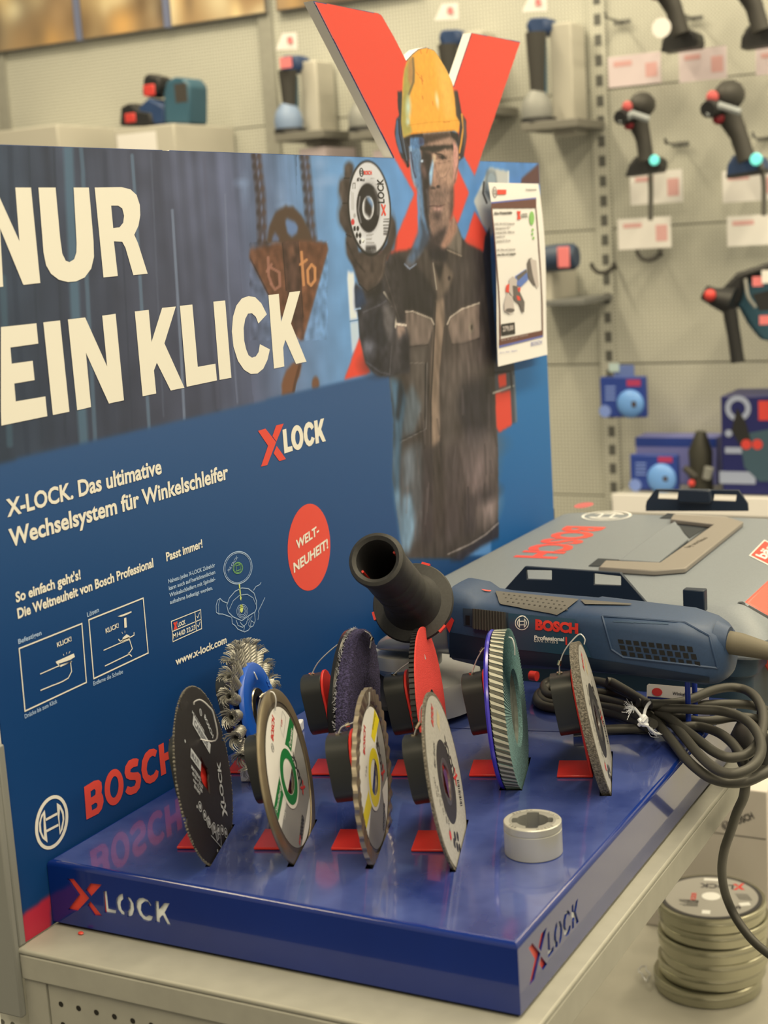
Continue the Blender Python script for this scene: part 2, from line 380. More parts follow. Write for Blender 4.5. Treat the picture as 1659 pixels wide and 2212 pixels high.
PRM = mat('printed_picture', (200, 200, 200), .5, attr=True, spec=.35)
RED = (233, 74, 52)
def picture(p):
    xs = np.array([-90, 120, 300, 420, 520, 600, 680, 740, 850, 1000, 1180]); cs = np.array([(60, 72, 82), (66, 72, 82), (76, 78, 88), (84, 86, 98), (94, 98, 114), (102, 118, 140), (104, 140, 172), (104, 150, 186), (98, 148, 190), (84, 140, 186), (78, 132, 184)], float)
    xx = p.X_ + (p.Y_ - 600) * -.10
    for i in range(3): p.c[..., i] = np.interp(xx, xs, cs[:, i])
    t = np.clip((p.Y_ - 330) / 500, 0, 1)[..., None]; p.c *= 1 - .10 * t * (xx < 520)[..., None]
    full = [(-95, 290), (560, 290), (560, 1010), (-95, 1010)]
    p.mottle([(-95, 250), (640, 250), (640, 1050), (-95, 1050)], .05, 3, 1, 40); p.mottle([(-95, 250), (1180, 250), (1180, 1050), (-95, 1050)], .025, 6)
    for P, wd, c, a in (([(146, 312), (150, 420), (163, 700), (180, 960)], 20, (88, 116, 126), .75), ([(173, 312), (178, 370), (186, 600), (205, 960)], 9, (96, 120, 130), .6), ([(284, 336), (291, 430), (306, 680), (322, 940)], 7, (104, 124, 134), .7),
                        ([(371, 454), (380, 600), (391, 780), (397, 905)], 6, (128, 138, 148), .7), ([(20, 312), (30, 600), (58, 980)], 12, (48, 56, 66), .5), ([(60, 312), (90, 960)], 5, (50, 58, 66), .5), ([(5, 600), (20, 960)], 14, (76, 104, 110), .5), ([(115, 320), (140, 940)], 6, (52, 58, 66), .6),
                        ([(485, 420), (492, 620), (512, 870)], 4, (118, 124, 136), .5), ([(325, 330), (352, 900)], 4, (92, 96, 106), .5), ([(225, 330), (245, 940)], 10, (60, 64, 74), .5), ([(440, 340), (470, 880)], 8, (88, 88, 100), .4), ([(262, 500), (285, 930)], 4, (56, 60, 68), .5)): p.line(P, wd, c, a)
    for x, y, rx, ry in ((690, 352, 14, 10), (700, 395, 30, 7), (690, 410, 9, 45), (605, 425, 9, 20), (528, 410, 8, 26), (520, 395, 12, 8), (712, 385, 16, 8), (614, 445, 14, 6)): p.ell(x, y, rx, ry, (150, 172, 196), .9, .38)
    # chains
    for P in ([(552, 330), (556, 372), (562, 420), (564, 470), (566, 535)], [(656, 332), (660, 372), (665, 420), (668, 470), (674, 525)]):
        p.line(P, 20, (72, 56, 50), .75, .5)
        for i in range(24):
            t = i / 23 * (len(P) - 1); j = min(int(t), len(P) - 2); f = t - j; x = P[j][0] * (1 - f) + P[j + 1][0] * f; y = P[j][1] * (1 - f) + P[j + 1][1] * f
            if i % 3 == 0: p.ell(x + 1, y, 2.6, 8, (104, 108, 124), .6, .8)
            if i % 3 == 1: p.ell(x + 6, y, 4, 6, (88, 66, 54), .6, .6); p.ell(x - 7, y, 4, 7, (52, 42, 38), .6, .6)
    # hook block
    B = (104, 68, 48)
    p.poly(K((305, 850), (330, 690), (380, 570), (470, 510), (540, 515), (620, 600), (680, 720), (720, 840), (530, 850)), (84, 64, 48), 2)
    p.poly(K((470, 640), (495, 625), (560, 655), (590, 700), (570, 760), (530, 785), (490, 750)), (100, 124, 156), 2); p.poly(K((360, 780), (380, 745), (415, 790), (420, 830), (350, 835)), (96, 104, 124), 2)
    p.poly(K((160, 900), (300, 860), (440, 835), (640, 818), (840, 838), (850, 900), (730, 1330), (625, 1700), (600, 1700), (480, 1560), (320, 1300), (155, 970)), B, 1.5)
    p.poly(K((440, 830), (590, 820), (600, 1050), (640, 1700), (560, 1650), (490, 1280)), (82, 58, 46), 1.5); p.poly(K((590, 820), (840, 838), (850, 900), (730, 1330), (640, 1660), (610, 1280)), (112, 72, 48), 2, .6)
    p.line(K((447, 840), (480, 1260)), 2, (52, 38, 32), .9); p.line(K((585, 830), (630, 1500)), 2, (54, 40, 34), .8); p.line(K((165, 980), (330, 1310)), 3, (48, 36, 32), .7)
    p.ell(*K((525, 920))[0], 8, 16, (104, 72, 54), .5); p.ell(*K((190, 930))[0], 6, 14, (134, 92, 70), .8, .5)
    p.mottle(K((155, 830), (850, 830), (850, 1700), (155, 1700)), .08, 2)
    for P in (K((320, 970), (325, 1130), (350, 1200)), K((310, 1090), (350, 1030)), K((350, 1060), (420, 1100), (425, 1220), (380, 1250), (345, 1200))): p.line(P, 6, (164, 112, 88), .8)
    for P in (K((615, 920), (635, 1210)), K((605, 1030), (660, 990))): p.line(P, 6, (206, 140, 84), .9)
    p.line(K((705, 1030), (670, 1080), (675, 1190), (700, 1215), (735, 1170), (735, 1060), (705, 1030)), 6, (206, 140, 84), .95)
    p.poly(K((540, 1900), (620, 1900), (600, 2010), (560, 2090), (550, 2180), (440, 2200), (440, 2080), (480, 1970)), (122, 80, 54), 2); p.line(K((600, 1920), (560, 2070), (545, 2150)), 6, (84, 56, 40), .8); p.ell(*K((740, 2090))[0], 8, 17, (118, 80, 56), .3)
    p.ell(*K((595, 1640))[0], 5, 9, (150, 104, 76), .8, .6)
    # white signs behind the arm, window strip
    p.poly(G((130, 1160), (195, 1160), (235, 1625), (155, 1640)), (228, 224, 214), 1.5); p.poly(G((160, 1650), (240, 1640), (250, 1900), (180, 1960)), (196, 206, 208), 2); p.line(G((158, 1645), (240, 1632)), 2, (80, 120, 150))
    # red cross
    for P in ([(676, 0), (820, 24), (880, 130), (905, 330), (900, 430), (905, 560), (800, 545), (851, 540), (853, 518), (894, 418), (849, 338)], [(1018, 60), (1130, 88), (1024.5, 380), (1000, 335), (960, 190)], [(980, 350), (988.6, 364), (1012, 416), (990, 479), (970, 500), (960, 420)], [(1024, 456), (1040, 483), (1052, 507), (1046, 545), (1000, 560), (990, 540), (1005, 514)], [(776, 727), (800, 806), (742, 822)], [(860, 500), (910, 500), (905, 570), (800, 560), (850, 545)]):
        p.poly(P, RED, .6)
    # white grinder guard at the right, brown beam
    p.poly(A((915, 330), (1000, 150), (1100, 172), (1100, 300), (1010, 520), (960, 450)), (198, 192, 170), 1); p.poly(A((985, 165), (1030, 175), (1040, 250), (1000, 330), (970, 280)), (96, 100, 96), 3); p.ell(*A((1010, 225))[0], 10, 22, (150, 158, 152), .3); p.line(A((970, 230), (965, 290), (985, 340)), 4, (58, 54, 48)); p.line(A((1100, 172), (1100, 235)), 3, (226, 220, 196))
    p.poly(A((1170, 210), (1262, 130), (1265, 240), (1165, 240)), (96, 62, 56), 2)
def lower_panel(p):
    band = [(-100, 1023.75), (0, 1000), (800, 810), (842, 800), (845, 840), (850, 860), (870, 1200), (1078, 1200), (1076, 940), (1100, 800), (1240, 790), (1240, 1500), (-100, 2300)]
    p.poly(band, (48, 84, 122), .8, 1, (4, 60, 106), [(500, 900), (560, 1400)])  # paler top to darker bottom: haze and light falloff put into the print colour
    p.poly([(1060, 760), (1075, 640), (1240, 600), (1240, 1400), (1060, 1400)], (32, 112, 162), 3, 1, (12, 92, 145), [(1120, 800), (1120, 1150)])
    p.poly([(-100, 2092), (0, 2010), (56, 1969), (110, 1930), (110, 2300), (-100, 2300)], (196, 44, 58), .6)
def worker(p):
    D = (66, 57, 50); Dk = (44, 38, 35)
    coat = A((505, 600), (560, 590), (600, 575), (640, 480), (700, 520), (760, 560), (815, 425), (850, 520), (880, 555), (960, 595), (990, 640), (1012, 800), (1035, 1080), (1040, 1300), (1036, 1480), (1046, 1700), (1046, 2040), (1046, 2110), (960, 2150), (850, 2230), (545, 2230), (510, 2000), (484, 1800), (490, 1500), (466, 1258), (420, 1262), (380, 1240), (340, 1190), (312, 1050), (300, 900), (290, 905), (285, 760), (320, 800), (430, 700), (470, 620))
    p.poly(coat, D, 1)
    p.poly(A((975, 520), (1000, 470), (1010, 700), (1035, 1180), (1015, 1190), (990, 900), (965, 620)), (46, 46, 52), 2)
    # yoke and sleeves, darker cloth
    p.poly(A((505, 610), (560, 650), (640, 700), (720, 830), (712, 960), (600, 915), (550, 910), (545, 985), (500, 970), (440, 820)), (44, 39, 37), 4)
    p.poly(A((720, 830), (850, 620), (950, 600), (960, 760), (945, 865), (840, 895), (775, 950), (730, 960)), (60, 52, 47), 4); p.ell(*A((890, 720))[0], 22, 44, (88, 76, 66), .9, .6)
    p.poly(A((655, 520), (780, 570), (770, 640), (725, 830), (690, 650)), (38, 33, 34), 3)
    # collar leaves
    p.poly(A((640, 470), (600, 560), (548, 660), (560, 690), (600, 670), (650, 590), (640, 520)), (88, 84, 82), 2); p.line(A((548, 665), (575, 690), (610, 665)), 3, (150, 160, 170), .7); p.poly(A((560, 640), (620, 560), (630, 600), (590, 660)), (78, 110, 140), 4, .6)
    p.poly(A((815, 430), (850, 520), (852, 620), (800, 590), (770, 575)), (110, 98, 82), 2); p.line(A((850, 622), (775, 590)), 3, (172, 150, 120), .7)
    p.poly(A((690, 650), (765, 660), (812, 720), (780, 800), (725, 860), (715, 800)), (104, 88, 72), 3); p.line(A((700, 660), (718, 800)), 2, (184, 168, 140), .8); p.poly(A((700, 660), (760, 655), (735, 760)), (42, 36, 34), 4); p.ell(*A((785, 740))[0], 3, 5, (52, 44, 40), .3)
    # placket
    p.poly(A((712, 860), (758, 840), (760, 1000), (735, 1240), (740, 1600), (690, 1640), (685, 1300), (700, 1040)), (132, 110, 88), 3); p.line(A((712, 870), (706, 1040), (688, 1400), (690, 2100)), 3, (46, 40, 37), .8); p.line(A((760, 1000), (738, 1240), (742, 1700), (760, 2100)), 3, (58, 50, 45), .6)
    # pockets
    p.poly(A((556, 915), (600, 918), (690, 955), (700, 1000), (672, 1095), (575, 1100), (555, 1000)), (122, 104, 88), 2); p.line(A((553, 918), (590, 915), (690, 955), (704, 985)), 3, (196, 176, 146), .9); p.line(A((575, 1104), (672, 1094)), 3, (44, 38, 35))
    p.poly(A((790, 950), (850, 900), (944, 875), (945, 1060), (880, 1075), (800, 1090), (780, 1000)), (130, 110, 92), 2); p.line(A((775, 985), (790, 948), (850, 905), (944, 872)), 3, (200, 180, 150), .9); p.line(A((800, 1092), (860, 1090), (946, 1060)), 3, (44, 38, 35)); p.ell(*A((903, 1005))[0], 5, 10, (140, 126, 100), .3); p.ell(*A((905, 1000))[0], 2.5, 6, (70, 60, 50), .3)
    # folds of the coat
    p.poly(A((575, 1110), (670, 1100), (660, 1220), (650, 1520), (560, 1560), (575, 1300)), (86, 76, 66), 6); p.line(A((575, 1190), (660, 1190)), 2, (128, 116, 100), .6); p.line(A((660, 1190), (655, 1540), (520, 1600)), 3, (44, 40, 38), .8); p.line(A((668, 1190), (663, 1540), (525, 1612)), 2, (128, 118, 106), .6)
    p.poly(A((470, 1260), (520, 1290), (560, 1380), (530, 1600), (520, 1900), (500, 1980), (485, 1800), (492, 1500)), (74, 108, 126), 5, .85); p.poly(A((520, 1270), (545, 1330), (520, 1500), (500, 1480)), (40, 46, 50), 4)
    p.poly(A((560, 1350), (590, 1300), (640, 1420), (600, 1560), (540, 1580)), (92, 104, 106), 6, .7)
    p.poly(A((540, 1640), (640, 1600), (660, 1800), (640, 2100), (560, 2200), (530, 1900)), (88, 90, 88), 8, .7); p.poly(A((540, 1900), (580, 1880), (610, 2050), (570, 2200), (530, 2120)), (124, 156, 168), 5, .8); p.poly(A((495, 1880), (520, 1850), (545, 2060), (560, 2200), (535, 2200)), (122, 156, 170), 5, .7); p.poly(A((540, 1680), (600, 1640), (590, 1820), (545, 1860)), (120, 128, 128), 7, .6)
    p.poly(A((640, 1640), (700, 1640), (700, 2140), (640, 2160)), (58, 50, 48), 6, .8); p.poly(A((740, 1250), (830, 1120), (960, 1110), (980, 1200), (860, 1320), (800, 1640), (745, 1640)), (84, 74, 66), 10, .8)
    p.ell(*A((880, 1160))[0], 30, 50, (108, 92, 80), .9, .6); p.ell(*A((800, 1260))[0], 14, 60, (100, 86, 74), .9, .5, .2); p.poly(A((850, 1300), (1000, 1260), (1030, 1500), (960, 1640), (880, 1620), (830, 1440)), (44, 40, 42), 10, .85)
    p.ell(*A((900, 1740))[0], 34, 50, (112, 96, 90), .9, .7); p.ell(*A((985, 1760))[0], 20, 70, (120, 104, 96), .9, .6, .15); p.ell(*A((950, 1620))[0], 40, 22, (98, 86, 80), .9, .6); p.ell(*A((930, 1830))[0], 12, 60, (132, 112, 102), .9, .6, .2); p.ell(*A((1000, 1960))[0], 18, 34, (176, 152, 136), .8, .65, .3); p.ell(*A((985, 1890))[0], 26, 14, (52, 46, 46), .8, .8, -.5)
    p.poly(A((760, 1650), (840, 1640), (850, 2080), (770, 2150)), (72, 62, 58), 9, .8); p.poly(A((860, 1860), (920, 1900), (930, 2080), (860, 2120)), (62, 54, 52), 6, .8); p.line(A((885, 1850), (890, 2060)), 3, (46, 40, 40), .8)
    p.poly(A((1046, 2030), (1048, 2120), (960, 2160), (850, 2240), (780, 2240), (900, 2160), (1000, 2090)), (46, 42, 48), 3); p.line(A((1046, 2040), (980, 2100), (900, 2150), (780, 2205)), 3, (176, 160, 142), .7)
    for i in range(26):
        x = rng.uniform(500, 1020); y = rng.uniform(1300, 2050); L = rng.uniform(60, 200); c = (40, 35, 34) if i % 2 else (112, 98, 90); p.line(A((x, y), (x + rng.uniform(-20, 24), y + L)), rng.uniform(2, 5), c, .35, .9)
    p.mottle(coat, .07, 2, 1, 3)
    # right side: arm behind the sheet, red tool straps below
    p.poly(A((1025, 1190), (1130, 1190), (1145, 1500), (1040, 1560), (1030, 1300)), (74, 74, 76), 2); p.poly(A((1030, 1350), (1110, 1335), (1118, 1520), (1050, 1560), (1036, 1530)), (222, 70, 50), 1); p.poly(A((1045, 1255), (1088, 1245), (1090, 1310), (1050, 1325)), (222, 70, 50), 1); p.line(A((1020, 1350), (1130, 1310)), 4, (200, 188, 160), .8); p.line(A((1025, 1240), (1110, 1235), (1118, 1320)), 4, (40, 40, 44)); p.line(A((1130, 1260), (1142, 1500)), 5, (110, 120, 122), .7)
    # left arm (raised)
    arm = A((290, 900), (285, 780), (330, 800), (440, 700), (470, 600), (500, 640), (545, 985), (560, 1000), (575, 1240), (470, 1262), (400, 1256), (345, 1190), (312, 1060), (300, 920))
    p.poly(arm, (58, 54, 54), 2)
    p.poly(A((325, 960), (440, 880), (480, 900), (480, 1060), (400, 1140), (330, 1060)), (44, 42, 44), 7); p.poly(A((430, 880), (478, 870), (506, 905), (470, 1080), (440, 1000)), (100, 92, 86), 5); p.poly(A((340, 1050), (400, 1100), (390, 1150), (345, 1180), (325, 1110)), (92, 90, 92), 5); p.poly(A((470, 1080), (520, 1000), (540, 1000), (520, 1200), (480, 1230)), (72, 66, 64), 6)
    p.poly(A((505, 985), (552, 990), (556, 1030), (512, 1060)), (176, 146, 122), 3); p.line(A((505, 983), (554, 990)), 5, (222, 200, 168)); p.line(A((480, 888), (506, 905), (500, 1000)), 4, (204, 186, 156), .9); p.line(A((440, 815), (480, 870)), 5, (210, 194, 164), .9)
    p.poly(A((282, 790), (325, 800), (345, 870), (310, 905), (285, 905)), (48, 62, 82), 3); p.line(A((285, 905), (312, 900)), 4, (168, 190, 204)); p.poly(A((530, 1040), (575, 1040), (575, 1240), (540, 1230)), (40, 37, 38), 5)
    p.poly(A((430, 690), (500, 600), (545, 760), (545, 960), (500, 960), (440, 800)), (54, 48, 45), 4); p.line(A((440, 700), (470, 800), (520, 960)), 3, (72, 64, 58), .8); p.ell(*A((400, 1200))[0], 26, 20, (40, 38, 40), .9, .8); p.line(A((330, 920), (420, 880), (450, 860)), 4, (84, 80, 80), .7); p.line(A((345, 1185), (420, 1240), (470, 1250)), 4, (84, 82, 84), .6); p.line(A((480, 1100), (470, 1240)), 3, (96, 90, 86), .5)
    p.mottle(arm, .08, 2)
    # glove
    gl = G((110, 120), (150, 95), (190, 120), (160, 300), (180, 700), (240, 960), (440, 980), (520, 880), (560, 600), (600, 680), (605, 800), (560, 960), (515, 1060), (480, 1220), (400, 1350), (320, 1360), (240, 1280), (195, 1130), (130, 1000), (115, 850), (130, 800), (60, 680), (50, 580), (90, 495), (50, 380), (60, 280), (105, 240))
    p.poly(gl, (66, 54, 46), 1.5)
    for x, y, rx, ry in ((148, 165, 9, 15), (98, 370, 10, 25), (105, 600, 12, 24), (175, 900, 11, 24), (560, 780, 9, 34)): p.ell(*G((x, y))[0], rx, ry, (92, 78, 66), .7, .8); p.ell(*G((x + 25, y + 30))[0], rx * .6, ry * .8, (48, 40, 35), .8, .5)
    p.poly(G((220, 1020), (480, 1000), (460, 1240), (340, 1320), (250, 1200)), (82, 68, 57), 7); p.line(G((370, 1010), (375, 1150)), 7, (52, 43, 38), .7, .9); p.line(G((130, 880), (215, 1060), (300, 1160)), 4, (48, 40, 35), .7, .9); p.line(G((500, 1000), (470, 1200), (390, 1330)), 4, (110, 94, 80), .5, .9)
    for P in (G((105, 245), (150, 250)), G((90, 490), (150, 500)), G((125, 800), (170, 820)), G((250, 1280), (330, 1360), (460, 1280))): p.line(P, 3, (38, 32, 28), .9)
    p.poly(G((330, 1360), (480, 1240), (470, 1370), (420, 1420), (300, 1400)), (40, 36, 34), 4)
    p.mottle(gl, .06, 2)
    # held disc
    c = G((345, 540))[0]
    p.ell(c[0] + .3, c[1], 212 * .2215, 468 * .2215, (40, 36, 32), .02, 1, -.055); p.ell(c[0] + .6, c[1] - 1, 196 * .2215, 444 * .2215, (216, 208, 192), .02, 1, -.055)
def worker_disc_print(p):
    c = G((335, 538))[0]
    p.ell(*c, 113 * .2215, 240 * .2215, (34, 30, 28), .04, 1, -.03); p.ell(*G((345, 520))[0], 90 * .2215, 200 * .2215, (58, 52, 48), .5, .5); p.line(G((255, 430), (240, 560), (265, 680)), 3, (190, 182, 168), .6, .9); p.line(G((400, 360), (430, 440), (432, 600)), 5, (120, 112, 102), .6, .9)
    p.ell(*G((335, 538))[0], 57 * .2215, 116 * .2215, (224, 216, 198), .05); p.poly(G((300, 480), (312, 440), (345, 440), (372, 500), (375, 580), (352, 640), (320, 600), (300, 585)), (48, 42, 38), .8); p.poly(G((318, 440), (350, 440), (384, 490), (380, 540)), (120, 150, 178), 1)
    p.poly(G((310, 918), (408, 905), (414, 960), (365, 992), (318, 985)), (34, 30, 28), .8)
    for k in range(4): p.poly(G((330 + k * 21, 935 + k * -1), (338 + k * 21, 952), (330 + k * 21, 968), (323 + k * 21, 952)), (224, 216, 198), .6)
    for x, y, r in ((203, 740, 13), (234, 740, 13), (226, 805, 13), (256, 805, 13), (258, 870, 11)): p.ell(*G((x, y))[0], r * .2215, r * .45, (46, 42, 38), .12)
    p.ell(*G((186, 675))[0], 3.6, 6.6, (206, 60, 54), .2); p.ell(*G((203, 614))[0], 2.6, 5, (170, 162, 148), .3)
    p.poly(G((268, 838), (300, 832), (305, 890), (275, 893)), (240, 234, 220), .6); p.line(G((280, 868), (287, 880), (297, 855)), 1.2, (90, 84, 76))
    for k in range(7): p.line(G((318, 795 + k * 18), (330 + (55, 40, 46, 36, 50, 62, 40)[k], 793 + k * 17)), 1.3, (126, 118, 106), .7)
    for k in range(9): p.line(G((488, 652 + k * 19), (536 - k * 1.5, 648 + k * 19)), (1.6, 2.4, 1.2, 2.8)[k % 4], (70, 64, 58), .9)
    p.line(G((362, 250), (434, 258), (434, 312), (374, 300)), 1, (150, 142, 130), .8); p.line(G((186, 300), (208, 298), (208, 350), (186, 352), (186, 300)), 1.4, (90, 84, 76), .9)
    for k in range(3): p.line(G((172 + k * 10, 380 + k * 6), (176 + k * 10, 560)), 1, (160, 152, 138), .7)
    p.line(G((230, 270), (238, 248), (250, 250)), 1.5, (60, 54, 50))
def head(p):
    # helmet
    hm = Hd((170, 255), (190, 220), (240, 150), (310, 110), (370, 100), (440, 118), (480, 165), (530, 250), (580, 340), (620, 440), (650, 600), (665, 780), (705, 850), (690, 955), (640, 930), (450, 945), (220, 965), (140, 1000), (120, 850), (130, 600), (135, 420), (150, 330))
    muff = Hd((82, 545), (130, 540), (135, 780), (140, 1000), (200, 1000), (210, 1180), (190, 1300), (120, 1200), (70, 1060), (52, 950), (70, 820), (100, 780), (85, 700)); p.poly(muff, (52, 48, 50), 1)
    p.poly(Hd((640, 530), (680, 535), (710, 700), (720, 760), (765, 830), (770, 1000), (740, 1200), (690, 1240), (680, 1100), (700, 900), (660, 780)), (56, 48, 46), 1)
    p.poly(Hd((70, 830), (105, 800), (112, 960), (150, 1160), (100, 1150), (62, 1000)), (74, 110, 142), 2, .8); p.line(Hd((95, 820), (100, 960), (140, 1150), (180, 1260)), 3, (30, 28, 30), .9); p.line(Hd((128, 850), (136, 1000), (175, 1230)), 2, (120, 140, 150), .6)
    p.line(Hd((722, 770), (738, 900), (715, 1060), (696, 1150)), 4, (236, 160, 60), .9); p.poly(Hd((735, 800), (765, 860), (765, 1020), (735, 1190), (745, 1000)), (92, 76, 72), 2); p.ell(*Hd((185, 1280))[0], 3, 4, (30, 28, 28), .3); p.ell(*Hd((697, 1200))[0], 2, 3, (200, 150, 90), .3)
    # face
    fc = Hd((205, 1000), (330, 960), (600, 940), (660, 1000), (690, 1130), (690, 1250), (670, 1420), (640, 1480), (635, 1700), (600, 1850), (640, 1770), (680, 1900), (560, 2100), (400, 2040), (330, 1930), (310, 1770), (290, 1540), (260, 1500), (225, 1400), (205, 1250), (195, 1100))
    p.poly(fc, (150, 116, 94), 1)
    p.poly(Hd((195, 1090), (300, 1080), (330, 1250), (340, 1500), (360, 1760), (420, 2000), (390, 2010), (330, 1930), (310, 1770), (290, 1540), (225, 1400)), (92, 124, 150), 3)
    p.poly(Hd((330, 1120), (420, 1160), (420, 1400), (390, 1620), (400, 1900), (440, 2020), (400, 2010), (350, 1760), (330, 1500), (310, 1280)), (46, 38, 36), 4); p.poly(Hd((300, 1250), (360, 1290), (380, 1400), (340, 1400)), (122, 92, 80), 3, .8); p.ell(*Hd((345, 1240))[0], 5, 4, (60, 48, 44), .6); p.ell(*Hd((325, 1235))[0], 3, 3, (180, 190, 192), .5)
    p.poly(Hd((330, 970), (600, 945), (620, 1000), (400, 1060), (340, 1080)), (70, 54, 46), 3); p.poly(Hd((380, 1070), (600, 1000), (630, 1040), (620, 1075), (460, 1090)), (166, 130, 104), 3)
    p.poly(Hd((205, 990), (260, 980), (330, 990), (345, 1070), (300, 1100), (230, 1120), (205, 1080)), (78, 116, 150), 2); p.ell(*Hd((320, 1040))[0], 6, 9, (60, 66, 90), .5); p.line(Hd((205, 1095), (300, 1095)), 5, (76, 116, 152), .9)
    p.poly(Hd((300, 1090), (460, 1080), (640, 1075), (640, 1140), (600, 1160), (560, 1110), (470, 1170), (400, 1140), (310, 1130)), (42, 36, 32), 2)
    p.poly(Hd((440, 1160), (620, 1110), (640, 1150), (630, 1420), (640, 1480), (600, 1500), (520, 1440), (470, 1350)), (176, 136, 108), 3); p.poly(Hd((640, 1040), (680, 1100), (690, 1200), (670, 1400), (640, 1470), (636, 1200)), (206, 146, 122), 2); p.line(Hd((690, 1090), (688, 1250), (645, 1455)), 2, (110, 76, 64), .7)
    p.ell(*Hd((525, 1195))[0], 10, 5, (62, 46, 40), .6, .9, .2); p.ell(*Hd((532, 1200))[0], 3.4, 3.4, (34, 28, 28), .4); p.line(Hd((460, 1160), (520, 1170), (560, 1210)), 3, (48, 36, 32), .8); p.line(Hd((480, 1260), (560, 1250), (600, 1230)), 2, (130, 96, 78), .6); p.line(Hd((470, 1330), (510, 1410), (560, 1390), (600, 1310)), 1.5, (110, 84, 72), .7)
    p.poly(Hd((440, 1160), (465, 1180), (470, 1440), (495, 1490), (440, 1500), (440, 1300)), (170, 128, 102), 2); p.poly(Hd((425, 1240), (445, 1190), (440, 1300), (420, 1480), (400, 1470), (395, 1360)), (148, 180, 196), 2); p.poly(Hd((430, 1170), (465, 1180), (460, 1240), (440, 1260)), (206, 176, 136), 2)
    p.ell(*Hd((486, 1490))[0], 4, 3.4, (44, 34, 32), .4); p.ell(*Hd((435, 1505))[0], 5, 3, (50, 42, 40), .5); p.line(Hd((435, 1515), (500, 1500)), 2, (70, 54, 48), .7)
    p.poly(Hd((400, 1520), (560, 1510), (640, 1540), (620, 1760), (560, 1890), (450, 1960), (400, 1800), (385, 1600)), (122, 96, 80), 6, .8); p.line(Hd((385, 1690), (440, 1680), (490, 1690), (555, 1670)), 3, (70, 46, 42), .95); p.poly(Hd((430, 1700), (550, 1690), (530, 1720), (450, 1735)), (192, 142, 122), 2); p.ell(*Hd((480, 1780))[0], 9, 9, (64, 50, 46), .7, .8); p.poly(Hd((540, 1640), (600, 1580), (610, 1700), (570, 1850), (520, 1850)), (168, 132, 106), 5, .7)
    p.poly(Hd((610, 1500), (640, 1480), (640, 1700), (600, 1860), (600, 1700)), (82, 60, 50), 3, .8); p.line(Hd((560, 1440), (600, 1600), (590, 1760)), 4, (128, 98, 80), .6, .9); p.line(Hd((370, 1520), (395, 1640), (390, 1760)), 4, (76, 66, 64), .8, .9)
    p.poly(Hd((560, 1980), (640, 1800), (680, 1920), (600, 2060), (540, 2110), (500, 2080)), (166, 122, 96), 3); p.poly(Hd((400, 1990), (540, 1900), (590, 1880), (540, 2010), (500, 2100), (380, 2120), (300, 2060)), (56, 46, 44), 4, .9)
    p.poly(Hd((310, 1780), (400, 2010), (380, 2060), (300, 2160), (220, 2130), (290, 1960)), (62, 70, 80), 3); p.poly(Hd((280, 1960), (310, 1830), (330, 1950), (290, 2110), (225, 2110)), (96, 130, 158), 4, .7)
    p.poly(Hd((200, 1090), (225, 1085), (220, 1220), (262, 1470), (250, 1500), (215, 1300)), (176, 200, 214), 2, .6); p.line(Hd((215, 1150), (240, 1330), (262, 1400)), 4, (56, 52, 66), .7)
    p.mottle(fc, .05, 1)
    for i in range(60):
        x = rng.uniform(330, 630); y = rng.uniform(1520, 1950); p.line(Hd((x, y), (x + 6, y + 14)), 1, (66, 54, 50), .35)
    p.poly(Hd((130, 960), (200, 960), (330, 955), (340, 1000), (205, 1000), (200, 1090), (150, 1010)), (38, 34, 36), 2); p.poly(Hd((600, 930), (690, 960), (690, 1100), (660, 1030), (620, 1000)), (42, 36, 34), 2)
    p.poly(hm, (244, 168, 60), .8)
    p.poly(Hd((440, 120), (540, 270), (620, 440), (660, 780), (560, 850), (500, 500)), (244, 184, 84), 12, .8)
    p.poly(Hd((150, 330), (190, 230), (240, 220), (250, 440), (200, 560), (190, 800), (230, 960), (140, 1000), (120, 850), (130, 600)), (172, 156, 78), 3); p.poly(Hd((190, 240), (235, 200), (245, 420), (215, 500), (185, 420)), (184, 128, 76), 4, .8); p.line(Hd((235, 210), (245, 330), (240, 450), (195, 570)), 4, (92, 78, 60), .7, .9)
    p.ell(*Hd((190, 700))[0], 5, 20, (196, 212, 180), .8, .9); p.ell(*Hd((185, 845))[0], 4, 8, (206, 210, 170), .7, .9); p.ell(*Hd((476, 630))[0], 3.4, 14, (252, 226, 170), .8, .9, -.12); p.line(Hd((190, 880), (400, 850), (690, 830)), 2, (214, 136, 42), .5); p.line(Hd((220, 962), (450, 942), (650, 925)), 3, (226, 140, 40), .8)
    for P in (Hd((305, 120), (320, 170)), Hd((385, 115), (372, 160)), Hd((320, 380), (330, 470)), Hd((300, 400), (340, 440)), Hd((270, 350), (290, 380)), Hd((330, 590), (336, 620)), Hd((540, 850), (600, 845)), Hd((430, 640), (436, 680))): p.line(P, 1.4, (206, 96, 36), .7)
    p.mottle(hm, .015, 2)
pic = Print(BY0 + .0004, BY1 - .0004, BZ0, BZ1 - .0004, .00115)
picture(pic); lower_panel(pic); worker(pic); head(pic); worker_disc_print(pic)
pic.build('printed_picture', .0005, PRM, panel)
top_ = Print(on_x(672, 2)[1], on_x(1127, 90)[1], BZ1 - .0004, on_x(676, 0)[2] + .001, .0008)
picture(top_); head(top_); top_.build('printed_cutout', .0005, PRM, panel, keep=cut + [(849, 352), (1035, 362)])
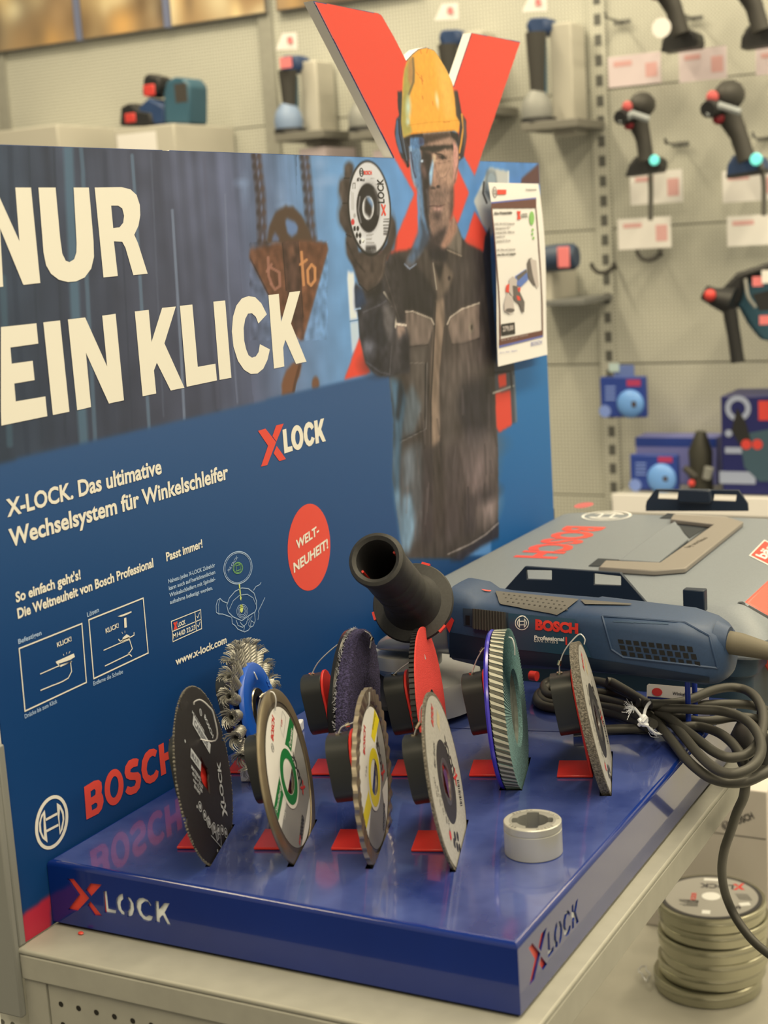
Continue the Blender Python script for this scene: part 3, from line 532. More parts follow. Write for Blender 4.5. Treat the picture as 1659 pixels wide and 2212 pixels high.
# ------------------------------------------------------------------ lettering printed on the panel
CREAM = mat('print_cream', (244, 228, 188), .5); PRED = mat('print_red', RED, .5); PGREEN = mat('print_green', (120, 170, 90), .5); PYEL = mat('print_yellow', (214, 220, 110), .5); PGREY = mat('print_pale_blue', (176, 192, 196), .5)
PDARK = mat('print_black', (40, 36, 33), .5)
def bf(off): return lambda a, b, c=0: np.array([off + c, a, b])
def bpoly(mb, pts, off=.0008, holes=(), mi=0): mb.prism(b2(*pts), bf(off), 0, 0, holes=[b2(*h) for h in holes], mi=mi)
def btext(mb, s, p0, p1, hpx, off=.0008, bold=0, shear=0, mi=0, space=1):
    a, b = on_x(*p0), on_x(*p1); u = nrm(b - a); v = np.array([0, -u[2], u[1]]); h = np.linalg.norm(on_x(p0[0], p0[1] - hpx) - a)
    put_text(mb, s, lambda x, y: a + u * x + v * y + np.array([off, 0, 0]), np.linalg.norm(b - a), h, bold, shear, mi, space)
def bline(mb, pts, wpx, off=.0008, closed=False, mi=0):
    q = b2(*pts); w = np.linalg.norm(np.subtract(b2((pts[0][0], pts[0][1] + wpx))[0], q[0])); stroke(mb, q, w, bf(off), mi, closed)
C1 = TR(0, 0, .5003); E1 = TR(0, 600, .2411); E2 = TR(270, 600, .2411); L1 = TR(540, 890, .1085); B1 = TR(60, 1580, .1989); DR = TR(0, 1100, .4702); DR2 = TR(420, 1150, .205)
mb = MB()
N_ = [(-104, 812), (-24, 812), (80, 1042), (62, 810), (130, 810), (170, 1222), (97, 1230), (-4, 985), (10, 1238), (-64, 1245)]
N_ = [(max(p[0], -60), p[1]) for p in N_]
bpoly(mb, C1(*N_))
bpoly(mb, C1((162, 810), (236, 810), (256, 1030), (265, 1095), (280, 1126), (296, 1132), (316, 1120), (326, 1090), (327, 1050), (314, 810), (380, 810), (400, 1040), (402, 1110), (390, 1160), (362, 1198), (325, 1215), (290, 1218), (250, 1208), (216, 1182), (195, 1145), (184, 1090)))
bpoly(mb, C1((405, 810), (520, 808), (560, 818), (586, 842), (600, 885), (602, 930), (594, 975), (576, 1014), (592, 1050), (634, 1182), (572, 1188), (538, 1070), (524, 1044), (488, 1042), (505, 1192), (443, 1198)), holes=[C1((476, 888), (506, 888), (524, 900), (532, 932), (528, 962), (512, 982), (485, 985))])
bpoly(mb, E1((0, 442), (318, 408), (335, 590), (85, 625), (97, 770), (285, 744), (302, 917), (120, 948), (133, 1108), (398, 1063), (416, 1240), (4, 1325), (0, 1200)))
bpoly(mb, E1((380, 400), (530, 382), (614, 1200), (466, 1230))); bpoly(mb, E1((600, 374), (755, 356), (952, 795), (908, 340), (1028, 323), (1103, 1098), (968, 1127), (762, 672), (808, 1158), (684, 1187)))
KK = [(80, 302), (205, 288), (230, 575), (325, 270), (448, 258), (346, 588), (525, 985), (402, 1010), (278, 762), (252, 830), (272, 1037), (150, 1062)]
bpoly(mb, E2(*KK)); bpoly(mb, E2((484, 252), (596, 240), (645, 798), (803, 770), (817, 920), (545, 977))); bpoly(mb, E2((784, 214), (890, 204), (946, 896), (840, 915)))
bpoly(mb, E2((1264, 328), (1188, 410), (1165, 350), (1130, 318), (1095, 322), (1070, 370), (1056, 450), (1060, 560), (1078, 640), (1100, 695), (1130, 716), (1165, 705), (1190, 665), (1202, 595), (1291, 642), (1270, 735), (1232, 815), (1180, 858), (1120, 862), (1060, 825), (1005, 745), (965, 620), (950, 480), (960, 350), (990, 250), (1040, 185), (1100, 164), (1160, 175), (1215, 230)))
bpoly(mb, E2((1278, 156), (1371, 144), (1392, 395), (1467, 130), (1563, 119), (1480, 410), (1619, 752), (1525, 772), (1430, 556), (1410, 625), (1420, 795), (1328, 814)))
obj('headline_lettering', mb, CREAM, panel, smooth=0)
mb = MB()                                  # red and cream logo
bpoly(mb, L1((143, 375), (292, 330), (505, 600), (330, 1055), (203, 1088), (345, 670)), mi=1); bpoly(mb, L1((655, 230), (505, 268), (432, 480), (510, 588)), mi=1); bpoly(mb, L1((515, 672), (700, 935), (570, 978), (455, 820)), mi=1)
bpoly(mb, L1((632, 355), (706, 333), (736, 695), (826, 675), (838, 772), (670, 826)))
bpoly(mb, L1(*circ(926, 508, 122, 248, 28, -.03)), holes=[L1(*circ(930, 508, 46, 140, 24, -.03))])
bpoly(mb, L1((1256, 300), (1210, 358), (1190, 318), (1165, 302), (1135, 330), (1122, 420), (1135, 520), (1160, 572), (1190, 565), (1212, 490), (1274, 520), (1250, 610), (1205, 670), (1155, 684), (1105, 640), (1068, 560), (1052, 440), (1062, 320), (1095, 235), (1150, 194), (1205, 208), (1240, 255)))
bpoly(mb, L1((1258, 178), (1326, 158), (1340, 318), (1390, 140), (1460, 122), (1402, 345), (1496, 578), (1432, 597), (1366, 465), (1350, 500), (1362, 615), (1294, 635)))
obj('logo_lettering', mb, [CREAM, PRED], panel, smooth=0)
mb = MB()
btext(mb, 'X-LOCK. Das ultimative', (14, 1116), (348, 1022), 36, bold=.028); btext(mb, 'Wechselsystem für Winkelschleifer', (20, 1181), (492, 1033), 37, bold=.028)
obj('slogan_lettering', mb, CREAM, panel, smooth=0)
mb = MB()
btext(mb, "So einfach geht's!", (33, 1301), (173, 1250), 21, bold=.032); btext(mb, 'Die Weltneuheit von Bosch Professional', (37, 1336), (330, 1224), 21, bold=.032)
obj('heading_lettering', mb, CREAM, panel, smooth=0); mb = MB()
btext(mb, 'Passt immer!', (358, 1212), (436, 1182), 18, bold=.03); obj('heading_lettering', mb, CREAM, panel, smooth=0); mb = MB(); btext(mb, 'www.x-lock.com', (378, 1437), (488, 1388), 16, bold=.03); obj('web_address_lettering', mb, CREAM, panel, smooth=0); mb = MB()
for k, s in enumerate(('Nahezu jedes X-LOCK Zubehör', 'kann auch auf herkömmlichen', 'Winkelschleifern mit Spindel-', 'aufnahme befestigt werden.')):
    w = (101, 100, 99, 92)[k]; btext(mb, s, (362 + k * 1.2, 1260 + k * 15), (362 + k * 1.2 + w, 1223 + k * 15 + (1 if k < 3 else 5)), 8.5, bold=.025, mi=1)
obj('paragraph_lettering', mb, [CREAM, PGREY], panel, smooth=0); mb = MB()
for _c in range(6):
    mb = MB()
    if _c == 0: btext(mb, 'Befestigen', (38, 1391), (88, 1371), 10, bold=.02, mi=1)
    if _c == 1: btext(mb, 'Lösen', (187, 1333), (212, 1321), 10, bold=.02, mi=1)
    if _c == 2: btext(mb, 'Drücke bis zum Klick', (52, 1552), (122, 1518), 9, bold=.015, mi=1)
    if _c == 3: btext(mb, 'Entferne die Scheibe', (200, 1481), (264, 1454), 9, bold=.015, mi=1)
    if _c == 4: btext(mb, 'KLICK!', (122, 1398), (153, 1384), 10, bold=.02)
    if _c == 5: btext(mb, 'KLICK!', (227, 1368), (255, 1355), 10, bold=.02)
    obj('caption_lettering', mb, [CREAM, PGREY], panel, smooth=0)
mb = MB()                                  # the line drawings
bline(mb, DR((84, 640), (372, 525), (393, 795), (111, 927)), 3.2, closed=True); bline(mb, DR((404, 508), (654, 408), (677, 660), (427, 778)), 3.2, closed=True)
bline(mb, DR((180, 757), (260, 722), (325, 700)), 2.2); bline(mb, DR((320, 698), (325, 745), (310, 775), (285, 790), (262, 800), (240, 808), (182, 832)), 2.4); bpoly(mb, DR((252, 700), (335, 662), (340, 678), (318, 692), (258, 712))); bline(mb, DR((262, 712), (275, 722), (326, 698)), 2)
bline(mb, DR((290, 672), (286, 664)), 1.2); bline(mb, DR((302, 666), (302, 656)), 1.2); bline(mb, DR((312, 662), (318, 652)), 1.2)
bline(mb, DR((472, 648), (540, 618), (590, 598)), 2.2); bline(mb, DR((590, 595), (604, 640), (585, 668), (565, 678), (540, 690), (478, 720)), 2.4); bline(mb, DR((585, 660), (602, 676)), 2.4); bline(mb, DR((540, 596), (548, 606), (600, 585), (612, 578), (612, 565)), 2.4); bpoly(mb, DR((560, 590), (578, 574), (592, 582), (590, 596), (556, 612)))
bpoly(mb, DR((536, 492), (600, 468), (600, 474), (576, 486), (552, 494))); bpoly(mb, DR((566, 500), (576, 497), (579, 542), (568, 545)))
for P in (((560, 572), (556, 564)), ((570, 568), (570, 558))): bline(mb, DR(*P), 1.2)
obj('step_drawings', mb, [CREAM, PGREY, PGREEN, PYEL, PRED], panel, smooth=0); mb = MB()
bline(mb, DR2(*circ(450, 372, 148, 172, 40, .25)), 2, closed=True, mi=1); bline(mb, DR2(*circ(450, 372, 134, 158, 40, .25)), 1.2, closed=True, mi=1)
bline(mb, DR2(*circ(450, 375, 50, 58, 30, .2)), 2, closed=True, mi=2); bline(mb, DR2((430, 352), (470, 340), (476, 392), (436, 406)), 1.6, closed=True, mi=2); bline(mb, DR2(*circ(450, 375, 40, 47, 30, .2)), .8, closed=True, mi=2)
btext(mb, 'XLOCK', DR2((350, 425))[0], DR2((452, 262))[0], 6.5, bold=.01, mi=1)
bpoly(mb, DR2((458, 545), (472, 543), (484, 680), (490, 684), (482, 720), (468, 690), (474, 686)), mi=3); bpoly(mb, DR2(*circ(488, 800, 17, 46, 18)), mi=3)
bline(mb, DR2((332, 770), (360, 690), (420, 620), (490, 585), (560, 592), (620, 640), (645, 720), (645, 800), (632, 836), (560, 880), (490, 930), (400, 890), (350, 840), (332, 770)), 2, mi=1); bline(mb, DR2((360, 810), (400, 720), (470, 660), (550, 652), (610, 690), (640, 760)), 1.4, mi=1)
for rx, ry in ((58, 72), (44, 56), (30, 40)): bline(mb, DR2(*circ(495, 830, rx, ry, 26)), 1.2, closed=True, mi=1)
bline(mb, DR2((340, 745), (290, 725), (262, 695), (235, 715), (220, 770), (222, 840), (245, 858), (290, 860), (378, 892)), 1.8, mi=1); bline(mb, DR2((262, 700), (245, 760), (248, 850)), 1.4, mi=1)
bline(mb, DR2((385, 890), (390, 960), (420, 980), (450, 1020), (520, 1048), (560, 1030), (580, 1000), (610, 985), (632, 930), (625, 850)), 1.8, mi=1); bline(mb, DR2((430, 920), (450, 980), (500, 1000), (540, 960), (560, 890)), 1.6, mi=1); bline(mb, DR2((470, 940), (490, 970), (520, 990), (510, 1040)), 1.6, mi=1); bline(mb, DR2((560, 970), (580, 1000), (590, 930), (620, 950)), 1.4, mi=1)
bline(mb, DR2((612, 612), (640, 570), (680, 550), (694, 525)), 1.6, mi=1); bline(mb, DR2((660, 920), (672, 850), (665, 830), (700, 760), (735, 685)), 1.6, mi=1); bline(mb, DR2((540, 940), (600, 880), (560, 960)), 1.4, mi=1)
obj('disc_drawing', mb, [CREAM, PGREY, PGREEN, PYEL, PRED], panel, smooth=0); mb = MB()
T = DR((783, 515), (918, 461), (923, 548), (791, 608)); bline(mb, T, 2, closed=True); bline(mb, DR((787, 562), (921, 505)), 2); bline(mb, DR((892, 473), (899, 558)), 2)
btext(mb, 'LOCK', DR((814, 541))[0], DR((849, 526))[0], 9, bold=.03); bpoly(mb, DR((792, 522), (800, 518), (812, 548), (804, 552)), mi=4); bpoly(mb, DR((803, 517), (811, 514), (801, 552), (793, 555)), .0009, mi=4); btext(mb, 'M14/Ø 22,23', DR((793, 594))[0], DR((895, 550))[0], 10, bold=.02)
for x, y in ((905, 490), (908, 532)): bline(mb, DR((x - 5, y), (x, y + 8), (x + 8, y - 16)), 1.8)
obj('tick_table', mb, [CREAM, PGREY, PGREEN, PYEL, PRED], panel, smooth=0)
mb = MB(); bpoly(mb, circ(666, 1182, 46, 94, 48, 0.03), .0007)
btext(mb, 'WELT-', (640, 1186), (688, 1152), 19, off=.001, bold=.03, shear=.12, mi=1); btext(mb, 'NEUHEIT!', (633, 1237), (708, 1182), 20, off=.001, bold=.03, shear=.12, mi=1)
obj('round_badge', mb, [PRED, CREAM], panel, smooth=0)
mb = MB()                                  # brand lettering and emblem
bpoly(mb, B1((602, 602), (710, 535), (760, 525), (790, 550), (797, 610), (790, 665), (808, 700), (815, 760), (795, 840), (760, 890), (628, 957)), holes=[B1((672, 650), (715, 622), (728, 640), (726, 680), (715, 695), (676, 718)), B1((682, 800), (725, 772), (745, 780), (748, 805), (735, 830), (688, 856))])
bpoly(mb, B1(*circ(928, 604, 102, 198, 36, .08)), holes=[B1(*circ(930, 602, 46, 118, 28, .08))])
bpoly(mb, B1((1196, 302), (1182, 376), (1140, 385), (1108, 410), (1104, 440), (1130, 445), (1190, 440), (1216, 470), (1222, 530), (1208, 610), (1170, 665), (1110, 688), (1072, 680), (1050, 655), (1075, 592), (1110, 605), (1150, 590), (1166, 550), (1160, 525), (1100, 525), (1060, 505), (1042, 450), (1050, 380), (1085, 318), (1135, 293), (1175, 292)))
bpoly(mb, B1((1396, 205), (1376, 275), (1345, 262), (1315, 285), (1290, 340), (1282, 410), (1295, 465), (1325, 480), (1360, 460), (1385, 415), (1412, 430), (1405, 490), (1370, 540), (1320, 566), (1275, 555), (1240, 500), (1224, 420), (1232, 320), (1265, 240), (1310, 195), (1360, 185)))
bpoly(mb, B1((1410, 150), (1466, 120), (1474, 238), (1538, 205), (1526, 88), (1580, 60), (1615, 400), (1560, 425), (1546, 290), (1482, 320), (1494, 455), (1440, 482)))
bpoly(mb, B1(*circ(250, 986, 174, 300, 48, .2)), holes=[B1(*circ(251, 986, 143, 262, 44, .2))], mi=1)
bpoly(mb, B1((175, 850), (185, 940), (180, 960), (192, 1060), (205, 1205), (150, 1160), (115, 1080), (112, 1000), (135, 910)), holes=[B1((160, 905), (168, 1150), (140, 1090), (132, 1010), (140, 950))], mi=1); bpoly(mb, B1((305, 775), (345, 800), (380, 870), (388, 950), (370, 1060), (338, 1122), (325, 990), (312, 880)), holes=[B1((340, 840), (365, 900), (370, 960), (345, 1080), (333, 940))], mi=1)
bpoly(mb, B1((185, 945), (308, 878), (312, 905), (186, 972)), mi=1); bpoly(mb, B1((192, 1068), (322, 1000), (325, 1026), (196, 1094)), mi=1)
obj('brand_lettering', mb, [PRED, CREAM], panel, smooth=0)
mb = MB()                                  # tiny print on the pictured disc
btext(mb, 'BOSCH', G((292, 213))[0], G((371, 213))[0], 8, bold=.04, mi=1); btext(mb, 'for Metal', G((225, 277))[0], G((302, 277))[0], 6.5, bold=.01, shear=.2)
a = G((462, 490))[0]; b = G((480, 262))[0]
pa, pb = on_x(*a), on_x(*G((448, 256))[0]); u = nrm(pb - on_x(*G((460, 492))[0])); o_ = on_x(*G((492, 490))[0])
put_text(mb, 'LOCK', lambda x, y: o_ + u * x + np.cross((1, 0, 0), u) * y + np.array([.0008, 0, 0]), np.linalg.norm(pb - on_x(*G((460, 492))[0])) * 1.0, .0125, .02)
bpoly(mb, G((458, 500), (470, 500), (508, 600), (505, 615), (496, 615)), mi=1); bpoly(mb, G((496, 500), (505, 515), (470, 615), (460, 612)), .0009, mi=1)
emblem(mb, lambda x, y: on_x(*G((268, 190))[0]) + np.array([.0008, x, y]), .0042, 0, .2)
obj('disc_lettering', mb, [PDARK, PRED], panel, smooth=0)
# ------------------------------------------------------------------ price sheet hanging in front of the panel
sheet = thing('price_sheet', 'white price sheet with a small grinder picture hung at the right end of the panel', 'price sign', on_x(1115, 790, .012))
SY0, SY1 = on_x(1055, 395, .012)[1], on_x(1163, 395, .012)[1]; SZ0, SZ1 = on_x(1062, 560, .012)[2], None
SP = {0: ((1055, 394), (1163, 396)), 1: ((1070, 792), (1176, 766))}
c00, c10 = on_x(1055, 394, .012), on_x(1163, 397, .012); c01, c11 = on_x(1069, 792, .012), on_x(1176, 766, .012)
def sf(u, v, c=0):                          # u: left to right 0..1, v: top to bottom 0..1 ; the sheet bows gently
    p = (c00 * (1 - u) + c10 * u) * (1 - v) + (c01 * (1 - u) + c11 * u) * v
    return p + np.array([.006 * math.sin(v * 3.3) * (1 - v) + .004 * v * v + c, .004 * math.sin(v * 3.14), 0])
mb = MB(); rows = [[sf(u, v) for u in np.linspace(0, 1, 5)] for v in np.linspace(0, 1, 25)]; mb.loft(rows, cap=False, closed=False); rows = [[sf(u, v, -.0004) for u in np.linspace(1, 0, 5)] for v in np.linspace(0, 1, 25)]; mb.loft(rows, cap=False, closed=False)
obj('sheet', mb, mat('price_paper', (248, 232, 200), .35), sheet)
SB = TR(0, 0, 1)
def suv(*pts):                               # crop pixel (1020,360 scale .1989) -> sheet u,v by bilinear inverse
    out = []
    for x, y in pts:
        px, py = 1020 + x * .1989, 360 + y * .1989
        u, v = .5, .5
        for _ in range(12):
            q = np.array(to_px(sf(u, v))); a = np.array(to_px(sf(u + .01, v))); b = np.array(to_px(sf(u, v + .01))); J = np.stack([(a - q) / .01, (b - q) / .01], 1); d = np.linalg.solve(J, np.array([px, py]) - q); u += d[0]; v += d[1]
        out.append((u, v))
    return out
def sfill(mb, P, off, mi):
    q = suv(*P); lo = min(v for u, v in q); hi = max(v for u, v in q)
    mb.prism([(u, -v) for u, v in q], lambda a, b, c=0: sf(a, -b, off), 0, 0, mi=mi)
mb = MB()
SM = [mat('sheet_brown', (104, 58, 46), .4), mat('sheet_blue', (96, 100, 150), .4), PRED, PDARK, mat('sheet_green', (140, 190, 90), .4), mat('sheet_tool_grey', (104, 92, 80), .4), mat('sheet_tool_blue', (96, 120, 170), .4), mat('sheet_pale', (206, 186, 160), .4), mat('sheet_grey_text', (150, 136, 118), .4)]
sfill(mb, [(200, 385), (690, 335), (692, 350), (202, 402)], .0006, 1)
for k in range(6):                            # bands follow the bow in short strips
    x0, x1 = 202 + k * 81.6, 202 + (k + 1) * 81.6; sfill(mb, [(x0, 402 - k * 8.3), (x1, 402 - (k + 1) * 8.3), (x1, 452 - k * .6), (x0, 455 - k * .6)], .0006, 0)
for P in ([(198, 440), (212, 440), (238, 700), (262, 1000), (290, 1350), (303, 1600), (306, 1870), (290, 1870), (290, 1600), (278, 1350), (250, 1000), (226, 700)], [(682, 440), (692, 440), (706, 600), (728, 900), (748, 1200), (762, 1500), (766, 1790), (754, 1790), (750, 1500), (738, 1200), (716, 900), (696, 600)]):
    n = len(P) // 2
    for i in range(n - 1): sfill(mb, [P[i], P[i + 1], P[-2 - i], P[-1 - i]], .0006, 0)
sfill(mb, [(288, 1875), (766, 1775), (766, 1830), (288, 1945)], .0006, 0); sfill(mb, [(288, 1945), (766, 1830), (766, 1850), (288, 1970)], .0006, 1)
sfill(mb, [(308, 1712), (455, 1690), (462, 1815), (312, 1840)], .0008, 3)
sfill(mb, circ(641, 560, 27, 76, 24), .0008, 4); [sfill(mb, circ(x, y, 11, 16, 12), .0008, 4) for x, y in ((652, 685), (648, 730), (660, 775))]
sfill(mb, [(478, 485), (500, 480), (522, 570), (500, 575)], .0008, 2); sfill(mb, [(500, 485), (522, 480), (500, 572), (480, 578)], .0009, 2)
sfill(mb, [(265, 250), (364, 250), (364, 300), (265, 305)], .0008, 2)
# small grinder picture
sfill(mb, [(590, 1050), (610, 1000), (640, 990), (650, 1150), (690, 1290), (660, 1290), (600, 1200)], .0008, 5); sfill(mb, [(620, 1000), (690, 1020), (716, 1300), (690, 1320), (650, 1180)], .0009, 7); sfill(mb, [(460, 1190), (580, 1110), (600, 1230), (520, 1310), (470, 1280)], .0009, 6); sfill(mb, [(470, 1195), (580, 1115), (585, 1150), (490, 1240)], .001, 5)
sfill(mb, [(395, 1220), (430, 1190), (480, 1230), (470, 1330), (430, 1420), (390, 1350)], .001, 7); sfill(mb, [(362, 1290), (395, 1270), (390, 1370), (355, 1360)], .0011, 2); sfill(mb, [(430, 1290), (480, 1300), (560, 1470), (555, 1580), (530, 1580), (500, 1490), (440, 1440)], .0012, 5); sfill(mb, [(370, 1370), (430, 1420), (450, 1560), (400, 1600), (340, 1570), (335, 1490)], .0012, 7); sfill(mb, circ(400, 1560, 50, 22, 18), .0014, 5); sfill(mb, [(480, 1320), (515, 1310), (510, 1360), (490, 1360)], .0013, 2); sfill(mb, [(470, 1400), (505, 1410), (515, 1455), (480, 1450)], .0013, 2)
def stext(s, p0, p1, h, mi, bold=0):
    (u0, v0), (u1, v1) = suv(p0, p1); pv = suv((p0[0], p0[1] - h))[0]; hv = v0 - pv[1]; W = 1.0
    put_text(mb, s, lambda x, y: sf(u0 + (u1 - u0) * x, v0 + (v1 - v0) * x - y * hv, .0009), 1.0, 1.0, bold, mi=mi)
stext('Akku-Winkelschleifer', (232, 522), (432, 512), 30, 3, .03); stext('LOCK', (526, 556), (598, 550), 44, 3, .02)
for k, (s, w_) in enumerate((('GWX 18V-10 SC Professional', 215), ('Akkuspannung 18 V', 165), ('Drehzahl 4500 - 9000 min', 208), ('Gewicht 2 kg', 100), ('Scheiben-Ø 125 mm', 155))): stext(s, (238 + k * 4, 635 + k * 47), (238 + k * 4 + w_, 628 + k * 46), 24, 8, .02)
stext('inkl. Akku und Ladegerät', (262, 915), (462, 908), 24, 8, .02); stext('ohne Akku und Ladegerät', (264, 968), (466, 956), 24, 3, .03); stext('279,00', (325, 1790), (440, 1772), 52, 7, .03); stext('Professional', (580, 262), (690, 258), 20, 3, .01); stext('It’s in your hands', (310, 1895), (600, 1832), 18, 7, .0); stext('BOSCH', (635, 1950), (752, 1925), 44, 1, .0); stext('Art. Nr. 0601', (290, 2030), (480, 2005), 14, 1, 0)
q0 = sf(*suv((238, 278))[0], .0009); emblem(mb, lambda x, y: q0 + np.array([0, x, y]), .0062, 8, .2)
obj('sheet_print', mb, SM, sheet, smooth=0)
# ================================================================== the blue demonstration stand
PW, PD, PH = .360, .494, .0458
plat = thing('demonstration_stand', 'glossy dark blue metal display stand with slots and cut-out lettering on its front and side', 'display stand', (.18, .25, ZS))
PB = mat('blue_lacquer', (8, 38, 98), 0.25, coat=1.0, noise=(9, .10)); PB.node_tree.nodes['Principled BSDF'].inputs['Specular IOR Level'].default_value = .15
PT = mat('blue_lacquer_haze_dust', (40, 54, 104), .24, coat=1.0, noise=(16, .16, (74, 84, 126))); PT.node_tree.nodes['Principled BSDF'].inputs['Specular IOR Level'].default_value = .4  # top sheet greyed: reflected haze put into the base colour, with dust smudges
INK = mat('inside_dark', (14, 14, 22), .8)
PSI = math.radians(18.5)
def ax(psi): return np.array([math.cos(psi), math.sin(psi), 0]), np.array([-math.sin(psi), math.cos(psi), 0])
UU, VV = ax(PSI); ZZ = np.array([0, 0, 1.])
# name: (centre on the face, turn, lean, radius, thickness of what sinks into the slot)
DISC = {'black': ((.0981, .0630, .0522), 20.4, 8.1, .0625, .0014), 'green': ((.1518, .0870, .0488), 19.1, 9.4, .0624, .0024), 'yellow': ((.2102, .1054, .0487), 18.5, 2.8, .0624, .003),
        'grey': ((.2589, .1201, .0461), 19.1, 9.3, .0623, .0018), 'thick': ((.3087, .2844, .0424), 18.8, 11.8, .0621, .0066), 'flap': ((.2510, .2640, .0530), 17.0, 4.5, .0622, .015),
        'red': ((.1842, .2520, .0523), 18.4, 5.7, .0625, .008), 'purple': ((.1351, .2330, .0522), 16.4, -1.5, .0620, .020), 'brush': ((.0540, .2060, .0521), 15.5, 9.6, .0560, .014)}
def dframe(k):
    c, psi, phi, R_, t = DISC[k]; u, v = ax(math.radians(psi)); p = math.radians(phi)
    n = u * math.cos(p) + ZZ * math.sin(p); wv = ZZ * math.cos(p) - u * math.sin(p)
    return Fr(c, v, wv, n), R_, t
holes = []
for k in DISC:
    f, R_, t = dframe(k); c, psi, phi = DISC[k][:3]; u, v = ax(math.radians(psi)); hgt = c[2] / math.cos(math.radians(phi)); hc = math.sqrt(max(R_ ** 2 - hgt ** 2, .01 ** 2)) + .004
    m = V3(c) + u * c[2] * math.tan(math.radians(phi)); a, b = (m - u * (t + .0012))[:2], (m + u * .0012)[:2]
    holes.append([tuple(a - v[:2] * hc), tuple(b - v[:2] * hc), tuple(b + v[:2] * hc), tuple(a + v[:2] * hc)])
mb = MB(); r = .0035; X0 = .0012
def prect(i): return [(X0 + i, i), (PW - i, i), (PW - i, PD - i), (X0 + i, PD - i)]
rings = []
for q in range(6):
    t = q / 5 * math.pi / 2; rings.append([np.array([x, y, -r + r * math.sin(t)]) for x, y in prect(r * (1 - math.cos(t)))])
mb.loft(rings, cap=False)
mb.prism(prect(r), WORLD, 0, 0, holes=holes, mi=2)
mb.box(X0 + .003, PW - .003, .003, PD - .003, -.0445, -.0440, mi=1); mb.box(X0, X0 + .0015, .001, PD, -PH, -r - .0001); mb.box(X0, PW, PD - .0015, PD, -PH, -r - .0001)
# front and side sheets with the cut-out logo
FW = TR(130, 1880, .16275); SW = TR(1120, 1930, .09494)
def fxy(*pts): return [(p[0], p[2]) for p in (on_y(x, y, 0) for x, y in pts)]
def sxy(*pts): return [(p[1], p[2]) for p in (on_x(x, y, PW) for x, y in pts)]
fr_holes = [((90, 112), (180, 116), (385, 370), (225, 545), (105, 520), (245, 335)), ((402, 172), (550, 190), (400, 358), (335, 270)), ((400, 410), (560, 610), (450, 600), (360, 470)),
            ((568, 280), (615, 276), (640, 510), (742, 532), (738, 582), (585, 560)), ((830, 312), (836, 380), (806, 410), (800, 460), (815, 520), (852, 560), (850, 610), (800, 590), (755, 530), (738, 440), (750, 370), (790, 322)), ((878, 340), (930, 370), (970, 440), (980, 520), (960, 590), (920, 620), (890, 615), (890, 560), (915, 520), (915, 440), (885, 390)),
            ((1210, 465), (1180, 480), (1150, 430), (1110, 420), (1075, 450), (1070, 530), (1100, 590), (1140, 620), (1180, 595), (1228, 615), (1210, 665), (1160, 680), (1090, 660), (1035, 600), (1000, 500), (1005, 420), (1045, 372), (1100, 366), (1160, 395)), ((1255, 408), (1305, 412), (1312, 520), (1380, 435), (1450, 440), (1385, 560), (1470, 735), (1405, 722), (1345, 605), (1320, 635), (1322, 706), (1265, 690))]
fh = [fxy(*FW(*P)) for P in fr_holes]
FFR = Fr((0, .0015, 0), (1, 0, 0), (0, 0, 1))
mb.prism([(X0, -PH), (PW - .00002, -PH), (PW - .00002, -r), (X0, -r)], Fr((0, 0, 0), (1, 0, 0), (0, 0, 1)), -.0015, 0, holes=fh)
# side logo: the same cut-outs laid along the right side
ys, ye = sxy(*SW((215, 1420)))[0][0], sxy(*SW((1375, 600)))[0][0]; fx0 = min(p[0] for h in fh for p in h); fx1 = max(p[0] for h in fh for p in h)
sh = [[(ys + (p[0] - fx0) * (ye - ys) / (fx1 - fx0), p[1] + .0008) for p in h] for h in fh]
mb.prism([(.0015, -PH), (PD, -PH), (PD, -r), (.0015, -r)], Fr((PW, 0, 0), (0, 1, 0), (0, 0, 1)), -.0015, 0, holes=sh)
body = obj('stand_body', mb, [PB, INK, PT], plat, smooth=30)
IR, IC = mat('inlay_red', (236, 72, 48), .35), mat('inlay_cream', (246, 236, 200), .4)
xf, xs_ = max(p[0] for h in fh[:3] for p in h) + .0005, max(p[0] for h in sh[:3] for p in h) + .0005
obj('red_inlay', MB().box(fx0 - .001, xf, .0018, .0024, -.042, -.006), IR, plat, label='red backing behind the cut-out cross on the front')
obj('red_inlay', MB().box(PW - .0024, PW - .0018, ys - .001, xs_, -.042, -.006), IR, plat, label='red backing behind the cut-out cross on the side')
obj('cream_inlay', MB().box(xf + .0001, fx1 + .002, .0018, .0024, -.042, -.006), IC, plat, label='cream backing behind the cut-out letters on the front')
obj('cream_inlay', MB().box(PW - .0024, PW - .0018, xs_ + .0001, ye + .002, -.042, -.006), IC, plat, label='cream backing behind the cut-out letters on the side')
obj('base_pad', MB().box(.004, PW - .003, .003, PD - .004, ZS, -PH + .0004), mat('black_pad', (24, 20, 14), .9), plat)
mb = MB(); a, b = on_z(1110, 1577, .0002), on_z(1440, 1588, .0002); a = a + (a - b) * .75; d = nrm(b - a); q = np.array([-d[1], d[0], 0]) * .0006
b = b + d * ((PW - .004 - b[0]) / d[0]); mb.add([a - q, b - q, b + q, a + q], [(0, 1, 2, 3)])
obj('seam', mb, mat('seam_dark', (10, 22, 70), .5), plat)
